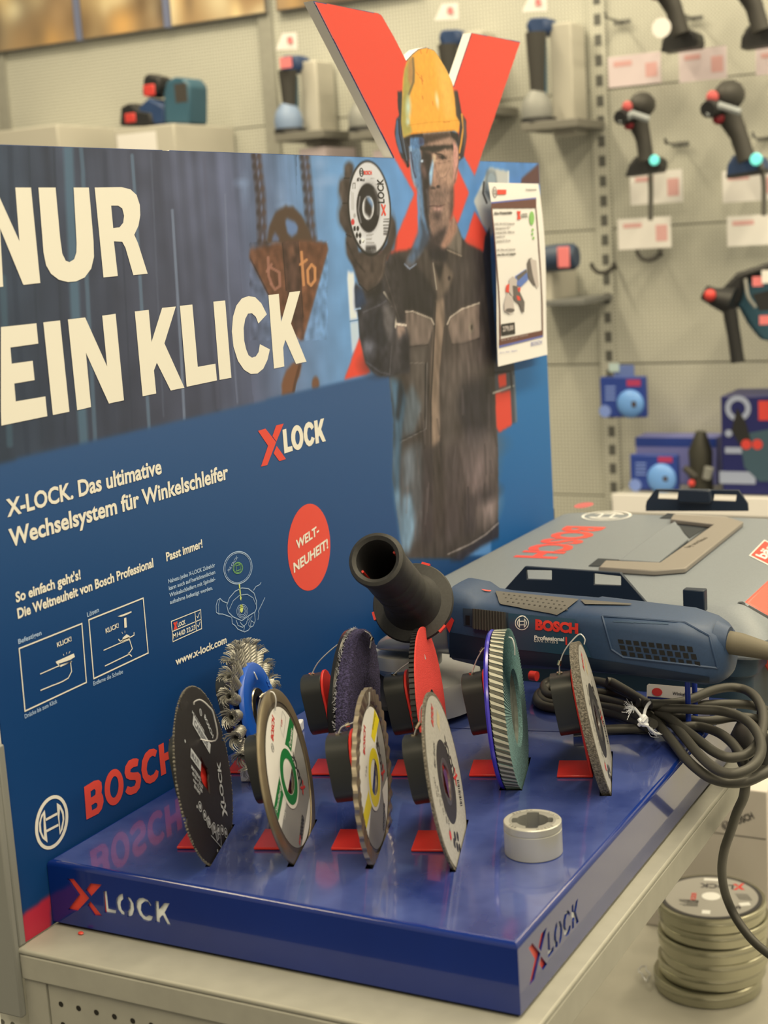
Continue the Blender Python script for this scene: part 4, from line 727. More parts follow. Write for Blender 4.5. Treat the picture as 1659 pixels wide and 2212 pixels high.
# ------------------------------------------------------------------ disc holders
REDP = mat('red_lacquer', (232, 52, 38), .28, noise=(40, .03)); BLK = mat('black_plastic', (42, 42, 36), .36, spec=.6); STEEL = mat('steel_wire', (206, 194, 168), .4, metal=.4); CRIMP = mat('crimp_metal', (216, 204, 186), .18, metal=1, raw=True)
BACK = {'black': .0022, 'green': .0027, 'yellow': .0042, 'grey': .0020, 'thick': .0075, 'flap': .0165, 'red': .0105, 'purple': .0275, 'brush': .0125}
def tilt(phi): p = math.radians(phi); return UU * math.cos(p) + ZZ * math.sin(p), ZZ * math.cos(p) - UU * math.sin(p)
def holder(px, key, label, lean, wire, crimps, L=.0275, up=.082, dv=0):
    o = on_z(*px); t = thing('disc_holder', label, 'holder', o + UU * .015 + VV * .018, 'disc holders on the blue stand'); n, wv = tilt(lean)
    dc = V3(DISC[key][0]) - o; L = min(L, dc @ UU - BACK.get(key, .003) - .0009 + dc[2] * math.tan(math.radians(lean)))
    F0 = Fr(o, UU, VV)
    obj('foot', MB().box(0, L, 0, .034, .0003, .0022, F0), REDP, t, bevel=.0006)
    FS = Fr(o + UU * L + ZZ * .0004, VV, wv, n); a = .0015 + dv; s = .0345
    pr = [(a, .0), (a + s, 0), (a + s, up - .01725)] + [(a + s / 2 + s / 2 * math.cos(x), up - .01725 + .01725 * math.sin(x)) for x in np.linspace(.2, math.pi - .2, 9)] + [(a, up - .01725)]
    obj('strap', MB().prism(pr, FS, -.0021, 0), REDP, t, bevel=.0005)
    ol = [(a + .0155 + x, up - .0255 + y) for x, y in rrect(.0300, .0480, .0125, 6)]
    bx = obj('cable_reel', MB().prism(ol, FS, -.0185, -.0022), BLK, t, bevel=.0012)
    eye = FS(a + .0155, up - .0012, -.0105)
    obj('eyelet', MB().lathe([(.0011, -.001), (.0024, -.001), (.0024, .0008), (.0011, .0008)], Fr(eye, UU, VV), 14), CRIMP, bx)
    dp = (V3(DISC[key][0]) - CAM) @ RC[:, 1]
    d0 = (eye - CAM) @ RC[:, 1]; n_ = len(wire); pts = [eye] + [at(x, y, d0 + (dp - .004 - d0) * min(1, (i + 1) / max(1, n_ - 1))) for i, (x, y) in enumerate(wire)]
    cb = obj('security_wire', MB().tube(spline(pts, 6), .00055, 6), STEEL, t)
    for (x0, y0, x1, y1) in crimps:
        best = min(pts, key=lambda p: abs(to_px(p)[0] - x0) + abs(to_px(p)[1] - y0)); d = (best - CAM) @ RC[:, 1]
        obj('crimp', MB().tube([at(x0, y0, d - .001), at(x1, y1, d - .001)], .0016, 10), CRIMP, cb)
    return t
holder((382, 1835), 'black', 'red bracket with black cable reel holding the black disc, front row left end', 6, [(465, 1600), (462, 1545), (450, 1525), (433, 1512), (420, 1516), (419, 1522)], [])
holder((548, 1837), 'green', 'red bracket with black cable reel behind the green-ringed disc, front row', 9, [(556, 1560), (560, 1520), (567, 1503), (577, 1495), (590, 1496), (596, 1512), (594, 1535)], [(563, 1507, 571, 1499)])
holder((715, 1838), 'yellow', 'red bracket with black cable reel behind the yellow-ringed disc, front row', 7, [(738, 1571), (750, 1566), (764, 1560), (780, 1545), (796, 1525), (798, 1495)], [(746, 1568, 755, 1564)])
holder((888, 1841), 'grey', 'red bracket with black cable reel behind the grey cutting disc, front row right end', 9, [(899, 1575), (907, 1560), (908, 1535), (915, 1521), (927, 1524), (935, 1552)], [(900, 1574, 908, 1561)])
holder((490, 1672), 'brush', 'red bracket with black cable reel holding the wire brush, second row left end', 9, [(490, 1446), (510, 1440), (535, 1445), (548, 1452), (556, 1468)], [])
holder((668, 1676), 'purple', 'red bracket with black cable reel beside the purple fleece disc, second row', 9, [(690, 1428), (730, 1392), (776, 1365), (795, 1367), (802, 1378), (799, 1400)], [(770, 1366, 782, 1365), (801, 1383, 804, 1376)])
holder((845, 1678), 'red', 'red bracket with black cable reel behind the red sanding disc, second row', 9, [(868, 1442), (882, 1432), (893, 1420), (905, 1413), (915, 1413), (919, 1424)], [])
holder((1013, 1679), 'flap', 'red bracket with black cable reel beside the green flap disc, second row', 9, [(1030, 1425), (1042, 1405), (1052, 1396), (1062, 1389), (1082, 1379), (1104, 1378), (1111, 1395), (1112, 1415)], [(1038, 1410, 1045, 1400), (1055, 1395, 1066, 1387)])
holder((1203, 1681), 'thick', 'red bracket with black cable reel behind the thick grinding disc, second row right end', 9, [(1209, 1437), (1214, 1418), (1222, 1402), (1235, 1385), (1252, 1370), (1263, 1380), (1262, 1392)], [(1207, 1437, 1210, 1427)])
# ------------------------------------------------------------------ the grinding and cutting discs
def xhole(r, d=.16, n=48): return [(r * (1 + d * (1 if math.cos(4 * t) > .2 else 0)) * math.cos(t), r * (1 + d * (1 if math.cos(4 * t) > .2 else 0)) * math.sin(t)) for t in [2 * math.pi * i / n + .3 for i in range(n)]]
def dthing(key, name, label, cat): return thing(name, label, cat, DISC[key][0], 'discs displayed on the blue stand')
def clipc(P, R_):                          # keep label outlines inside radius R
    return [(x * min(1, R_ / math.hypot(x, y)), y * min(1, R_ / math.hypot(x, y))) for x, y in P]
def chord(R_, a0, a1, n=24): return [(R_ * math.cos(math.radians(a0 + (a1 - a0) * i / n)), R_ * math.sin(math.radians(a0 + (a1 - a0) * i / n))) for i in range(n + 1)]
def dtext(mb, f, s, x, y, w, h, ang, off, mi=0, bold=.02, shear=0):
    c, q = math.cos(math.radians(ang)), math.sin(math.radians(ang)); put_text(mb, s, lambda a, b: f(x + a * c - b * q, y + a * q + b * c, off), w, h, bold, shear, mi)
def drect(x, y, w, h, ang): c, q = math.cos(math.radians(ang)), math.sin(math.radians(ang)); return [(x + a * c - b * q, y + a * q + b * c) for a, b in ((0, 0), (w, 0), (w, h), (0, h))]
def dlogo(mb, f, x, y, h, ang, off, mx, ml, wl, bold=.03):
    c, q = math.cos(math.radians(ang)), math.sin(math.radians(ang)); x_lock(mb, lambda a, b: f(x + a * c - b * q, y + a * q + b * c, off), h, wl, mx, ml, 1.1, bold)
WHT = mat('label_white', (240, 226, 192), .4); LGR = mat('label_grey', (148, 140, 120), .4); GRN = mat('label_green', (30, 118, 52), .4); YEL = mat('label_yellow', (240, 210, 30), .4); LRD = mat('label_red', (214, 60, 48), .4); LBK = mat('label_black', (52, 48, 44), .5); GRIT = mat('grit_rim', (110, 100, 78), .8, noise=(900, .5), bump=(1200, .6))
# black disc with carbide rim
t = dthing('black', 'cutting_disc', 'black cutting disc with white print and notched rim, front row left end', 'cutting disc'); f, R_, _ = dframe('black'); ol = []
for i in range(120):
    a = 2 * math.pi * i / 120; rr = R_ * (1 + .006 * math.sin(i * 2.1)); near = min(abs((a - x + math.pi) % (2 * math.pi) - math.pi) for x in (.12, 1.9, 3.32, 4.9))
    ol.append((rr * math.cos(a) * (1 if near > .03 else .90), rr * math.sin(a) * (1 if near > .03 else .90)))
dia = [(0, .0145), (.0036, .0085), (.0048, .006), (.0095, .001), (.0095, -.003), (.006, -.006), (.0048, -.009), (.0012, -.0155), (-.003, -.009), (-.006, -.006), (-.0095, -.001), (-.0095, .003), (-.006, .006), (-.0036, .009)]
obj('disc_body', MB().prism(ol, f, -.0012, 0, holes=[dia]), mat('black_steel', (40, 36, 31), .5, noise=(300, .12)), t, smooth=20)
mb = MB()
for i in range(150):
    a = 2 * math.pi * i / 150; p = f(R_ * 1.002 * math.cos(a), R_ * 1.002 * math.sin(a), -.0006); mb.ball(p, rng.uniform(.0007, .0012), seg=6)
obj('carbide_rim', mb, GRIT, t)
mb = MB(); DW = mat('disc_print_white', (190, 184, 166), .6); DWK = mat('disc_print_dim', (120, 116, 106), .6)
mb.prism(drect(-.002, .0385, .038, .0082, -53), f, .0003, .0003); dtext(mb, f, 'CARBIDE', .0005, .0375, .030, .0046, -53, .0005, 1, .03); dtext(mb, f, 'MULTI WHEEL', .0025, .0455, .027, .0022, -53, .0004, 0, .02)
mb.prism(drect(-.0225, .0215, .0215, .0075, -48), f, .0003, .0003); dtext(mb, f, 'MULTI', -.0205, .0215, .015, .004, -48, .0005, 1, .03)
for k in range(4): dtext(mb, f, ('MATERIAL', 'Ø125 × 22,23', 'max 12 200', 'EN 847')[k], -.0262 - .0012 * k, .0150 - .0042 * k, (.020, .022, .019, .013)[k], .0024, -48, .0004, 0, .03)
dtext(mb, f, 'BOSCH', .0265, .034, .021, .0036, -66, .0004, 0, .03); stroke(mb, circ(.0215, .0395, .0024, n=20), .0006, lambda a, b: f(a, b, .0004), 0, True); mb.prism(circ(.0215, .0395, .0018, n=18), f, .0004, .0004, mi=1)
for x, y in ((-.0268, -.0130), (-.0215, -.0215), (-.016, -.0295), (-.0075, -.0365), (.0005, -.0415), (.0085, -.0450), (.0150, -.0500)): stroke(mb, circ(x, y, .0034, n=20), .0007, lambda a, b: f(a, b, .0004), 0, True); mb.prism(circ(x, y, .0018, n=10), f, .0004, .0004, mi=0)
for x, y in ((-.0205, -.031), (-.014, -.039), (-.008, -.0465)): mb.prism(drect(x, y, .0062, .006, 0), f, .0003, .0003, mi=1); stroke(mb, drect(x, y, .0062, .006, 0), .0006, lambda a, b: f(a, b, .0004), 0, True)
stroke(mb, [(-.018, -.038), (-.002, -.054), (.003, -.0455)], .0008, lambda a, b: f(a, b, .0004), 0)
dlogo(mb, f, .0235, -.0415, .0085, 66, .0004, 0, 0, .0305)
for x, y in ((.013, .023), (-.026, .0345), (-.0330, -.0105), (-.012, -.052), (.009, -.057)): mb.prism(circ(x, y, .0012, n=10), f, .0004, .0004)
obj('printing', mb, [DW, DWK], t, smooth=0)
# diamond disc with the green ring
DIA = mat('diamond_steel', (168, 146, 104), .34, metal=.7, noise=(30, .2))
t = dthing('green', 'cutting_disc', 'steel-rimmed diamond disc with a green ring on its label, second in the front row', 'cutting disc'); f, R_, _ = dframe('green'); H_ = xhole(.0118)
obj('disc_body', MB().prism(circ(0, 0, R_ * .86, n=72), f, -.0014, 0, holes=[H_]), mat('steel_grey', (140, 124, 94), .35, metal=.7), t)
obj('diamond_rim', MB().lathe([(R_ * .85, -.0022), (R_ * .985, -.0022), (R_, -.0014), (R_, .0000), (R_ * .985, .0006), (R_ * .85, .0006), (R_ * .85, -.0022)], f, 96), DIA, t)
mb = MB(); q = .79 * R_; h_ = .0002
mb.prism(circ(0, 0, q, n=60), f, h_, h_, holes=[circ(0, 0, .0135, n=40)], mi=1)
mb.prism(chord(q, 18, 205, 40), f, h_ + .0001, h_ + .0001, holes=[], mi=0)
mb.prism(clipc([(.017, .0085), (.045, .0245), (.042, .0345), (.010, .0205)], q), f, h_ + .0002, h_ + .0002, mi=2); mb.prism(clipc([(-.052, -.015), (-.0135, -.002), (-.0165, .010), (-.052, -.003)], q), f, h_ + .0002, h_ + .0002, mi=2)
mb.prism(chord(q, 258, 322, 24), f, h_ + .0002, h_ + .0002, mi=0)
mb.prism(circ(0, 0, .0225, n=48), f, h_ + .0003, h_ + .0003, holes=[circ(0, 0, .0125, n=40)], mi=0); mb.prism(circ(0, 0, .0198, n=48), f, h_ + .0004, h_ + .0004, holes=[circ(0, 0, .0128, n=40)], mi=2)
dtext(mb, f, 'BOSCH', -.0155, .0315, .0195, .0052, 36, h_ + .0003, 3, .04); emblem(mb, lambda a, b: f(-.0205 + a, .0290 + b, h_ + .0003), .0032, 1, .16); dtext(mb, f, 'Ceramic', .0205, .0135, .018, .0040, 27, h_ + .0004, 0, .02); dtext(mb, f, 'Standard', -.0465, -.0085, .024, .0036, 21, h_ + .0004, 0, .01); dlogo(mb, f, .030, -.0225, .0068, 99, h_ + .0004, 3, 4, .026)
stroke(mb, [(.010, .0255), (.028, .0345), (.0235, .041), (.008, .033)], .0003, lambda a, b: f(a, b, h_ + .0003), 1, True); dtext(mb, f, '125', .0125, .0325, .006, .0026, 30, h_ + .0003, 3, .02); dtext(mb, f, '000000', -.006, -.0455, .020, .0052, 27, h_ + .0004, 4, .03); dtext(mb, f, '000', -.0135, -.0465, .008, .003, 27, h_ + .0004, 3, .02); dtext(mb, f, '125 mm', -.033, -.019, .015, .0028, 30, h_ + .0004, 0, .01)
obj('paper_label', mb, [WHT, LGR, GRN, LRD, LBK], t, smooth=0)
# turbo diamond disc with the yellow ring
t = dthing('yellow', 'cutting_disc', 'wavy-rimmed diamond disc with a yellow ring on its label, third in the front row', 'cutting disc'); f, R_, _ = dframe('yellow')
obj('disc_body', MB().prism(circ(0, 0, R_ * .84, n=72), f, -.0014, 0, holes=[H_]), MATS['steel_grey'], t)
rings = [[], [], [], [], []]; nt_ = 216
for i in range(nt_):
    a = 2 * math.pi * i / nt_; wv_ = .5 + .5 * math.sin(i / nt_ * 2 * math.pi * 36); rr = R_ * (1 - .030 * (1 - wv_)); sh_ = .10
    for j, (q_, hh) in enumerate(((R_ * .82, .0002), (R_ * .84, .0006 + .0011 * wv_), (rr, .0004 + .0011 * wv_), (rr, -.0026 + .0008 * wv_), (R_ * .82, -.0022))): b_ = a + (sh_ if j in (2, 3) else 0); rings[j].append(f(q_ * math.cos(b_), q_ * math.sin(b_), hh))
obj('diamond_rim', MB().loft(rings, cap=False), mat('turbo_rim', (176, 154, 116), .32, metal=.75, noise=(30, .15)), t, smooth=25)
mb = MB(); q = .78 * R_
mb.prism(circ(0, 0, q, n=60), f, h_, h_, holes=[circ(0, 0, .0135, n=40)], mi=1); mb.prism(chord(q, 40, 215, 40), f, h_ + .0001, h_ + .0001, mi=0)
mb.prism(clipc([(.014, .020), (.042, .030), (.030, .044), (.006, .028)], q), f, h_ + .0002, h_ + .0002, mi=2); mb.prism(clipc([(-.050, -.022), (-.0145, -.012), (-.018, .001), (-.050, -.008)], q), f, h_ + .0002, h_ + .0002, mi=2); mb.prism(chord(q, 300, 340, 16) + [(.022, -.018)], f, h_ + .0002, h_ + .0002, mi=0)
mb.prism(circ(0, 0, .0230, n=48), f, h_ + .0003, h_ + .0003, holes=[circ(0, 0, .0125, n=40)], mi=0); mb.prism(circ(0, 0, .0202, n=48), f, h_ + .0004, h_ + .0004, holes=[circ(0, 0, .0128, n=40)], mi=2)
dtext(mb, f, 'BOSCH', -.022, .024, .020, .0056, 52, h_ + .0003, 3, .04); dlogo(mb, f, .0345, -.012, .0075, 104, h_ + .0004, 3, 4, .026); dtext(mb, f, '000000', .012, -.045, .020, .0045, 50, h_ + .0004, 4, .02); dtext(mb, f, 'Universal', .0135, .0295, .016, .0032, 24, h_ + .0004, 4, .0); dtext(mb, f, '125', -.026, .010, .008, .0026, 40, h_ + .0003, 1, .02)
obj('paper_label', mb, [WHT, LGR, YEL, LRD, LBK], t, smooth=0)
# grey cutting disc
def grind(key, label, thick, fine):
    t = dthing(key, 'grinding_disc' if thick > .003 else 'cutting_disc', label, 'grinding disc'); f, R_, _ = dframe(key); H2 = xhole(.0115)
    obj('disc_body', MB().prism(circ(0, 0, R_, n=110), f, -thick, 0, holes=[circ(0, 0, .0165, n=40)]), mat('abrasive_grit', (112, 100, 78), .9, noise=(700, .55), bump=(900, 1.0)), t, smooth=20)
    obj('centre_ring', MB().prism(circ(0, 0, .0164, n=48), f, -.0010, .0004, holes=[H2]), mat('zinc_ring', (150, 140, 120), .3, metal=.8), t)
    mb = MB(); q = .955 * R_
    mb.prism(circ(0, 0, q, n=72), f, h_, h_, holes=[circ(0, 0, .0150, n=40)], mi=0); mb.prism(circ(0, 0, .0290, n=48), f, h_ + .0001, h_ + .0001, holes=[circ(0, 0, .0150, n=40)], mi=1)
    dtext(mb, f, 'BOSCH', -.004, .041, .017, .0058, 30, h_ + .0003, 2, .04); dtext(mb, f, 'for Inox', -.028, .020, .020, .0045, 40, h_ + .0003, 1, .02); dlogo(mb, f, .0395, -.0145, .0085, 104, h_ + .0003, 2, 1, .030)
    mb.prism(drect(.016, .031, .014, .008, 30), f, h_ + .0001, h_ + .0001, mi=3)
    for k in range(5): dtext(mb, f, ('EN 12413', 'max 12 250', '125 × 1,0', '80 m/s', 'A 46 T')[k], -.043 + .004 * k, .006 - .008 * k, .013, .0028, 70, h_ + .0003, 1, .01)
    for x, y in ((-.022, -.036), (-.015, -.042), (-.008, -.046), (-.015, -.034), (-.006, -.038)): mb.prism(circ(x, y, .0034, n=16), f, h_ + .0002, h_ + .0002, mi=1)
    mb.prism(circ(-.030, -.027, .0034, n=16), f, h_ + .0002, h_ + .0002, mi=2)
    for k in range(14):
        mb.prism(drect(.030 + .0006 * k, -.0300 + .0012 * k * 1.0, .0085, (.0005, .0009, .0004)[k % 3], -20), f, h_ + .0002, h_ + .0002, mi=1)
    obj('paper_label', mb, [mat('inox_label', (178, 166, 138), .55, noise=(500, .12)), LBK, LRD, mat('label_tan', (196, 172, 120), .5)], t, smooth=0); return t, f
grind('grey', 'thin grey cutting disc with dark centre and worn label, front row right end', .0016, 1)
grind('thick', 'thick grey grinding disc with coarse brown rim, second row right end', .0062, 0)
# red sanding disc on a ribbed black pad
t = dthing('red', 'sanding_disc', 'bright red sanding disc on a ribbed black backing pad, second row', 'sanding disc'); f, R_, _ = dframe('red')
obj('abrasive_sheet', MB().prism(circ(0, 0, R_, n=90), f, -.0011, 0, holes=[circ(0, 0, .013, n=30)]), mat('red_abrasive', (236, 66, 52), .75, noise=(1100, .12), bump=(1500, .5)), t)
mb = MB(); mb.lathe([(.012, -.004), (R_ * .96, -.0014), (R_ * .965, -.0055), (.03, -.0095), (.012, -.0095)], f, 72)
for i in range(90):
    a = 2 * math.pi * i / 90; c_, s_ = math.cos(a), math.sin(a); g = Fr(f(R_ * .965 * c_, R_ * .965 * s_, -.0035), f.U * c_ + f.V * s_, f.N); mb.box(-.0006, .0014, -.0021, .0021, -.0011, .0011, g)
obj('backing_pad', mb, mat('pad_rubber', (32, 30, 28), .5), t)
obj('clamp_nut', MB().lathe([(.0129, -.002), (.0129, .0010), (.0085, .0022), (.0045, .0022), (.0045, -.002)], f, 32), CRIMP, t)
# purple fleece disc
t = dthing('purple', 'fleece_disc', 'dark purple fleece cleaning disc on a black backing pad, second row', 'sanding disc'); f, R_, _ = dframe('purple')
rings = []
for i, (q_, hh) in enumerate(((.010, 0), (.03, .0005), (.055, 0), (R_ * .98, -.0008), (R_, -.003), (R_, -.0085), (R_ * .98, -.0105), (.02, -.0105))): rings.append([f((q_ + rng.normal() * .0003) * math.cos(a), (q_ + rng.normal() * .0003) * math.sin(a), hh + rng.normal() * .0003) for a in np.linspace(0, 2 * math.pi, 96, endpoint=False)])
obj('fleece', MB().loft(rings), mat('purple_fleece', (74, 64, 86), .95, noise=(700, .6), bump=(900, 1.2)), t)
mb = MB()
for i in range(420):
    a = rng.uniform(0, 2 * math.pi); hh = rng.uniform(-.0115, -.0100); q_ = R_ * rng.uniform(.985, 1.012); p = f(q_ * math.cos(a), q_ * math.sin(a), hh); d = rng.normal(size=3) * .0010; mb.tube([p - d, p, p + d * .6 + rng.normal(size=3) * .0004], .00016, 4)
obj('loop_fringe', mb, mat('fringe_pale', (186, 176, 160), .7), t)
obj('backing_pad', MB().lathe([(.005, -.0112), (R_ * .985, -.0112), (R_ * 1.0, -.0130), (R_ * .985, -.0158), (.0255, -.0190), (.0250, -.0250), (.020, -.0268), (.004, -.0268)], f, 72), mat('pad_black_gloss', (30, 29, 27), .3), t)
# flap disc
t = dthing('flap', 'flap_disc', 'green abrasive flap disc with striped edge on a violet plate, second row', 'sanding disc'); f, R_, _ = dframe('flap')
obj('backing_plate', MB().lathe([(.011, -.0125), (R_ * .80, -.0125), (R_ * .99, -.0118), (R_ * 1.0, -.0135), (R_ * .985, -.0150), (.03, -.0152), (.022, -.0120), (.011, -.0120), (.011, -.0125)], f, 72), mat('violet_plastic', (62, 50, 150), .2, spec=.7), t)
mb = MB(); nf = 140
for i in range(nf):
    a = 2 * math.pi * i / nf; c_, s_ = math.cos(a), math.sin(a); rd = f.U * c_ + f.V * s_; tg = -f.U * s_ + f.V * c_
    b0, b1 = .0300, R_ * (.985 + .012 * rng.random()); w0 = .0030; hz = [(b0, -.0085, .0000), (b1, -.0112, -.0002)]
    tl = .0046
    vs = []
    for q_, lo, hi in hz:
        o_ = f(0, 0, 0) + rd * q_; vs += [o_ - tg * w0 * .5 + f.N * lo, o_ + tg * w0 * .5 + f.N * (lo + .0008), o_ + tg * w0 * 1.9 + f.N * hi, o_ + tg * w0 * 1.1 + f.N * (hi - .0006)]
    mb.add(vs, [(4, 5, 6, 7)], 1 if i % 2 else 2); mb.add(vs, [(3, 2, 1, 0), (0, 1, 5, 4), (1, 2, 6, 5), (2, 3, 7, 6), (3, 0, 4, 7)], 0)
obj('flaps', mb, [mat('flap_teal', (98, 124, 108), .85, noise=(900, .35)), mat('flap_edge_pale', (190, 178, 140), .8), mat('flap_edge_dark', (92, 86, 66), .8)], t, smooth=0)
obj('centre', MB().lathe([(.008, -.0125), (.0305, -.0122), (.0305, -.0030), (.028, -.0060), (.011, -.0075), (.0085, -.0115)], f, 48), mat('flap_centre', (104, 104, 84), .7, noise=(200, .2)), t)
# knotted wire brush
t = dthing('brush', 'wire_brush', 'knotted steel wire wheel brush with a blue centre, second row left end', 'wire brush'); f, R_, _ = dframe('brush')
f2 = Fr(f(0, 0, -.006), f.U, f.V, f.N)
for nm, s_ in (('front_plate', 1), ('rear_plate', -1)):
    g = Fr(f2(0, 0, .0035 * s_), f.U, f.V * s_, f.N * s_); pl = obj(nm, MB().lathe([(.012, .0004), (.018, .0005), (.022, .0034), (.031, .0040), (.0365, .0026), (.0380, .0004), (.0380, -.0010), (.012, -.0010)], g, 64), mat('brush_blue', (28, 84, 160), .32), t)
obj('hub', MB().lathe([(.0105, .0030), (.0165, .0030), (.0172, .0022), (.0172, -.0100), (.0105, -.0100)], Fr(f2(0, 0, .0028), f.U, f.V, f.N), 40), mat('hub_steel', (186, 176, 156), .22, metal=1, raw=True), t)
mb = MB(); dtext(mb, Fr(f2(0, 0, .0035), f.U, f.V, f.N), 'BOSCH', .0225, .0165, .019, .005, -66, .0045, 0, .03)
obj('embossed_print', mb, mat('emboss_blue', (70, 124, 190), .4), t, smooth=0)
WIRE = mat('brush_wire', (172, 160, 130), .42, metal=.55)
nk = 20
mb = MB(); g = Fr((0, 0, 0), (1, 0, 0), (0, 1, 0), (0, 0, 1)); LN = .0190
for s_ in range(7):                           # strands twisted into a rope along +X, from the plate to the flared tip
    pts = []; ph = 2 * math.pi * s_ / 7
    for i in range(15):
        u_ = i / 14; a = ph + u_ * 5.2; rr = .0032 * (1 + .12 * u_); pts.append((u_ * LN * .80, rr * math.cos(a), rr * math.sin(a)))
    mb.tube(pts, .0017, 6)
for s_ in range(46):                          # splayed wire ends whorled about the axis
    ph = 2 * math.pi * s_ / 46 + rng.uniform(-.1, .1); r0 = .0024 + .0020 * rng.random(); pts = []
    fl = rng.uniform(.7, 1.25); tw = rng.uniform(.7, 1.5)
    for i in range(6): u_ = i / 5; a = ph + u_ * tw; rr = r0 + .0046 * fl * u_ ** 1.5; pts.append((LN * (.70 + .42 * u_ * (1.12 - .28 * u_ * fl)), rr * math.cos(a), rr * math.sin(a)))
    mb.tube(pts, [.00042, .0004, .00036, .00034, .0003, .00024], 4)
base_knot = None
for i in range(nk):
    a = 2 * math.pi * i / nk + .11; c_, s_ = math.cos(a), math.sin(a); rd = f.U * c_ + f.V * s_; tg = np.cross(f.N, rd); o_ = f2(0, 0, 0) + rd * (R_ - .0190); sp_ = rng.uniform(0, 6.28)
    if base_knot is None: base_knot = obj('wire_knot', mb, WIRE, t, local=True, smooth=60); kn = base_knot
    else: kn = base_knot.copy(); COL.objects.link(kn); kn.parent = t
    y_ = tg * math.cos(sp_) + f.N * math.sin(sp_); z_ = np.cross(rd, y_); m = Matrix.Identity(4)
    for r_ in range(3): m[r_][0], m[r_][1], m[r_][2], m[r_][3] = rd[r_], y_[r_], z_[r_], o_[r_]
    kn.matrix_basis = WM[t.name].inverted() @ m
# ------------------------------------------------------------------ small things on the stand
o = on_z(1150, 1772, .0225); ca_ = Fr((o[0], o[1], .0002), (1, 0, 0), (0, 1, 0)); RA = .0197
t = thing('adapter_ring', 'small silver locking ring with a toothed hole standing alone on the blue stand', 'adapter', (o[0], o[1], .0002))
ALU = mat('satin_aluminium', (206, 194, 160), .38, metal=.55)
H3 = xhole(.0112, .26, 64); rot = .35; H3 = [(x * math.cos(rot) - y * math.sin(rot), x * math.sin(rot) + y * math.cos(rot)) for x, y in H3]
obj('ring_body', MB().lathe([(.0150, 0), (RA - .0004, 0), (RA, .0004), (RA, .0168), (RA - .0005, .0171), (RA - .0005, .0175), (RA, .0178), (RA, .0221), (RA - .0005, .0226), (.0160, .0226)], ca_, 72), ALU, t)
obj('toothed_collar', MB().prism(circ(0, 0, .0162, n=64), ca_, .0006, .0225, holes=[H3]), mat('collar_aluminium', (176, 166, 138), .4, metal=.6), t)
mb = MB()
for k in range(4):
    for i, ch in enumerate(('X-LOCK', '125 mm', 'M14', 'BOSCH')[k]):
        a = math.radians(70 + 90 * k - i * 9); c_, s_ = math.cos(a), math.sin(a); q = Fr(ca_(.0172 * c_, .0172 * s_, .0228), ca_.U * s_ - ca_.V * c_, ca_.U * c_ + ca_.V * s_); put_text(mb, ch, lambda x, y, q=q: q(x - .0008, y - .0008), .0015, .0018, .02)
obj('engraving', mb, mat('engraved_grey', (120, 112, 92), .6), t, smooth=0)
FO = mat('white_foam', (226, 216, 192), .9, noise=(300, .08))
q = on_z(520, 1690); obj_ = tag(obj('foam_block', MB().box(0, .020, 0, .012, .0003, .0095, Fr(q, UU, VV)), FO, bevel=.001), 'small white foam block lying beneath the wire brush', 'foam', 'foam pieces on the blue stand')
q = on_z(640, 1585); obj_ = tag(obj('foam_block', MB().box(0, .0045, 0, .012, .0003, .0095, Fr(q, UU, VV)), FO, bevel=.001), 'narrow white foam piece standing behind the green-ringed disc', 'foam', 'foam pieces on the blue stand')
q = on_z(175, 2019, ZS); tag(obj('red_chip', MB().ball(q + np.array([0, 0, .0012]), .0022, seg=8, sc=(1.1, .8, .5)), IR), 'tiny red plastic crumb on the grey shelf edge below the stand', 'scrap')
# ================================================================== the angle grinder
gr = thing('angle_grinder', 'dark blue corded angle grinder with silver head and black side handle lying behind the discs', 'power tool', (.21, .38, 0), None)
NAVY = mat('grinder_blue', (47, 66, 84), .5, noise=(500, .06)); NAVD = mat('grinder_blue_dark', (20, 34, 46), .5); RUB = mat('grinder_rubber', (98, 90, 74), .8); SIL = mat('cast_silver', (178, 168, 140), .36, metal=.6); SILW = mat('guard_silver', (206, 194, 164), .34, metal=.45); HBK = mat('handle_black', (46, 43, 37), .55, noise=(500, .15)); REDS = mat('accent_red', (226, 56, 40), .35)
GYF, GHD = .352, .033                           # front face plane and half depth
def gsec(x, t, b, hd, ex, yc=None, n=28):        # section of the housing: pixel column x from t (top) to b (bottom)
    p, q = on_y(x, t, GYF + GHD * 1.15), on_y(x, b, GYF + GHD * .25); p = np.array([q[0], q[1], p[2]]); cx = (p + q) / 2; hz = np.linalg.norm(p - q) / 2; up = nrm(p - q); out = []
    for j in range(n):
        a = 2 * math.pi * j / n; c, s_ = math.cos(a), math.sin(a); e = 2 / ex
        out.append(np.array([cx[0], GYF + GHD - hd * math.copysign(abs(c) ** e, c) + (0 if yc is None else yc), cx[2]]) + np.array([up[0], 0, up[2]]) * hz * math.copysign(abs(s_) ** e, s_))
    return out
secs = [(974, 1256, 1424, .030, 3), (978, 1252, 1432, .0325, 4), (1018, 1261, 1440, .033, 4.5), (1036, 1276, 1444, .033, 5), (1070, 1282, 1446, .033, 5), (1160, 1290, 1448, .033, 5), (1255, 1298, 1452, .033, 5), (1262, 1296, 1454, .0338, 5), (1370, 1309, 1462, .0338, 5), (1470, 1320, 1476, .0335, 4.5), (1520, 1334, 1486, .031, 4), (1545, 1346, 1486, .027, 3.2), (1560, 1362, 1478, .022, 3), (1566, 1385, 1465, .014, 2.6)]
mbh = MB(); mbh.loft([gsec(*s_) for s_ in secs])
hous = obj('motor_housing', mbh, NAVY, gr, smooth=50)
def bvh(mb): return BVHTree.FromPolygons([Vector(v) for v in mb.v], mb.f)
gb = bvh(mbh)
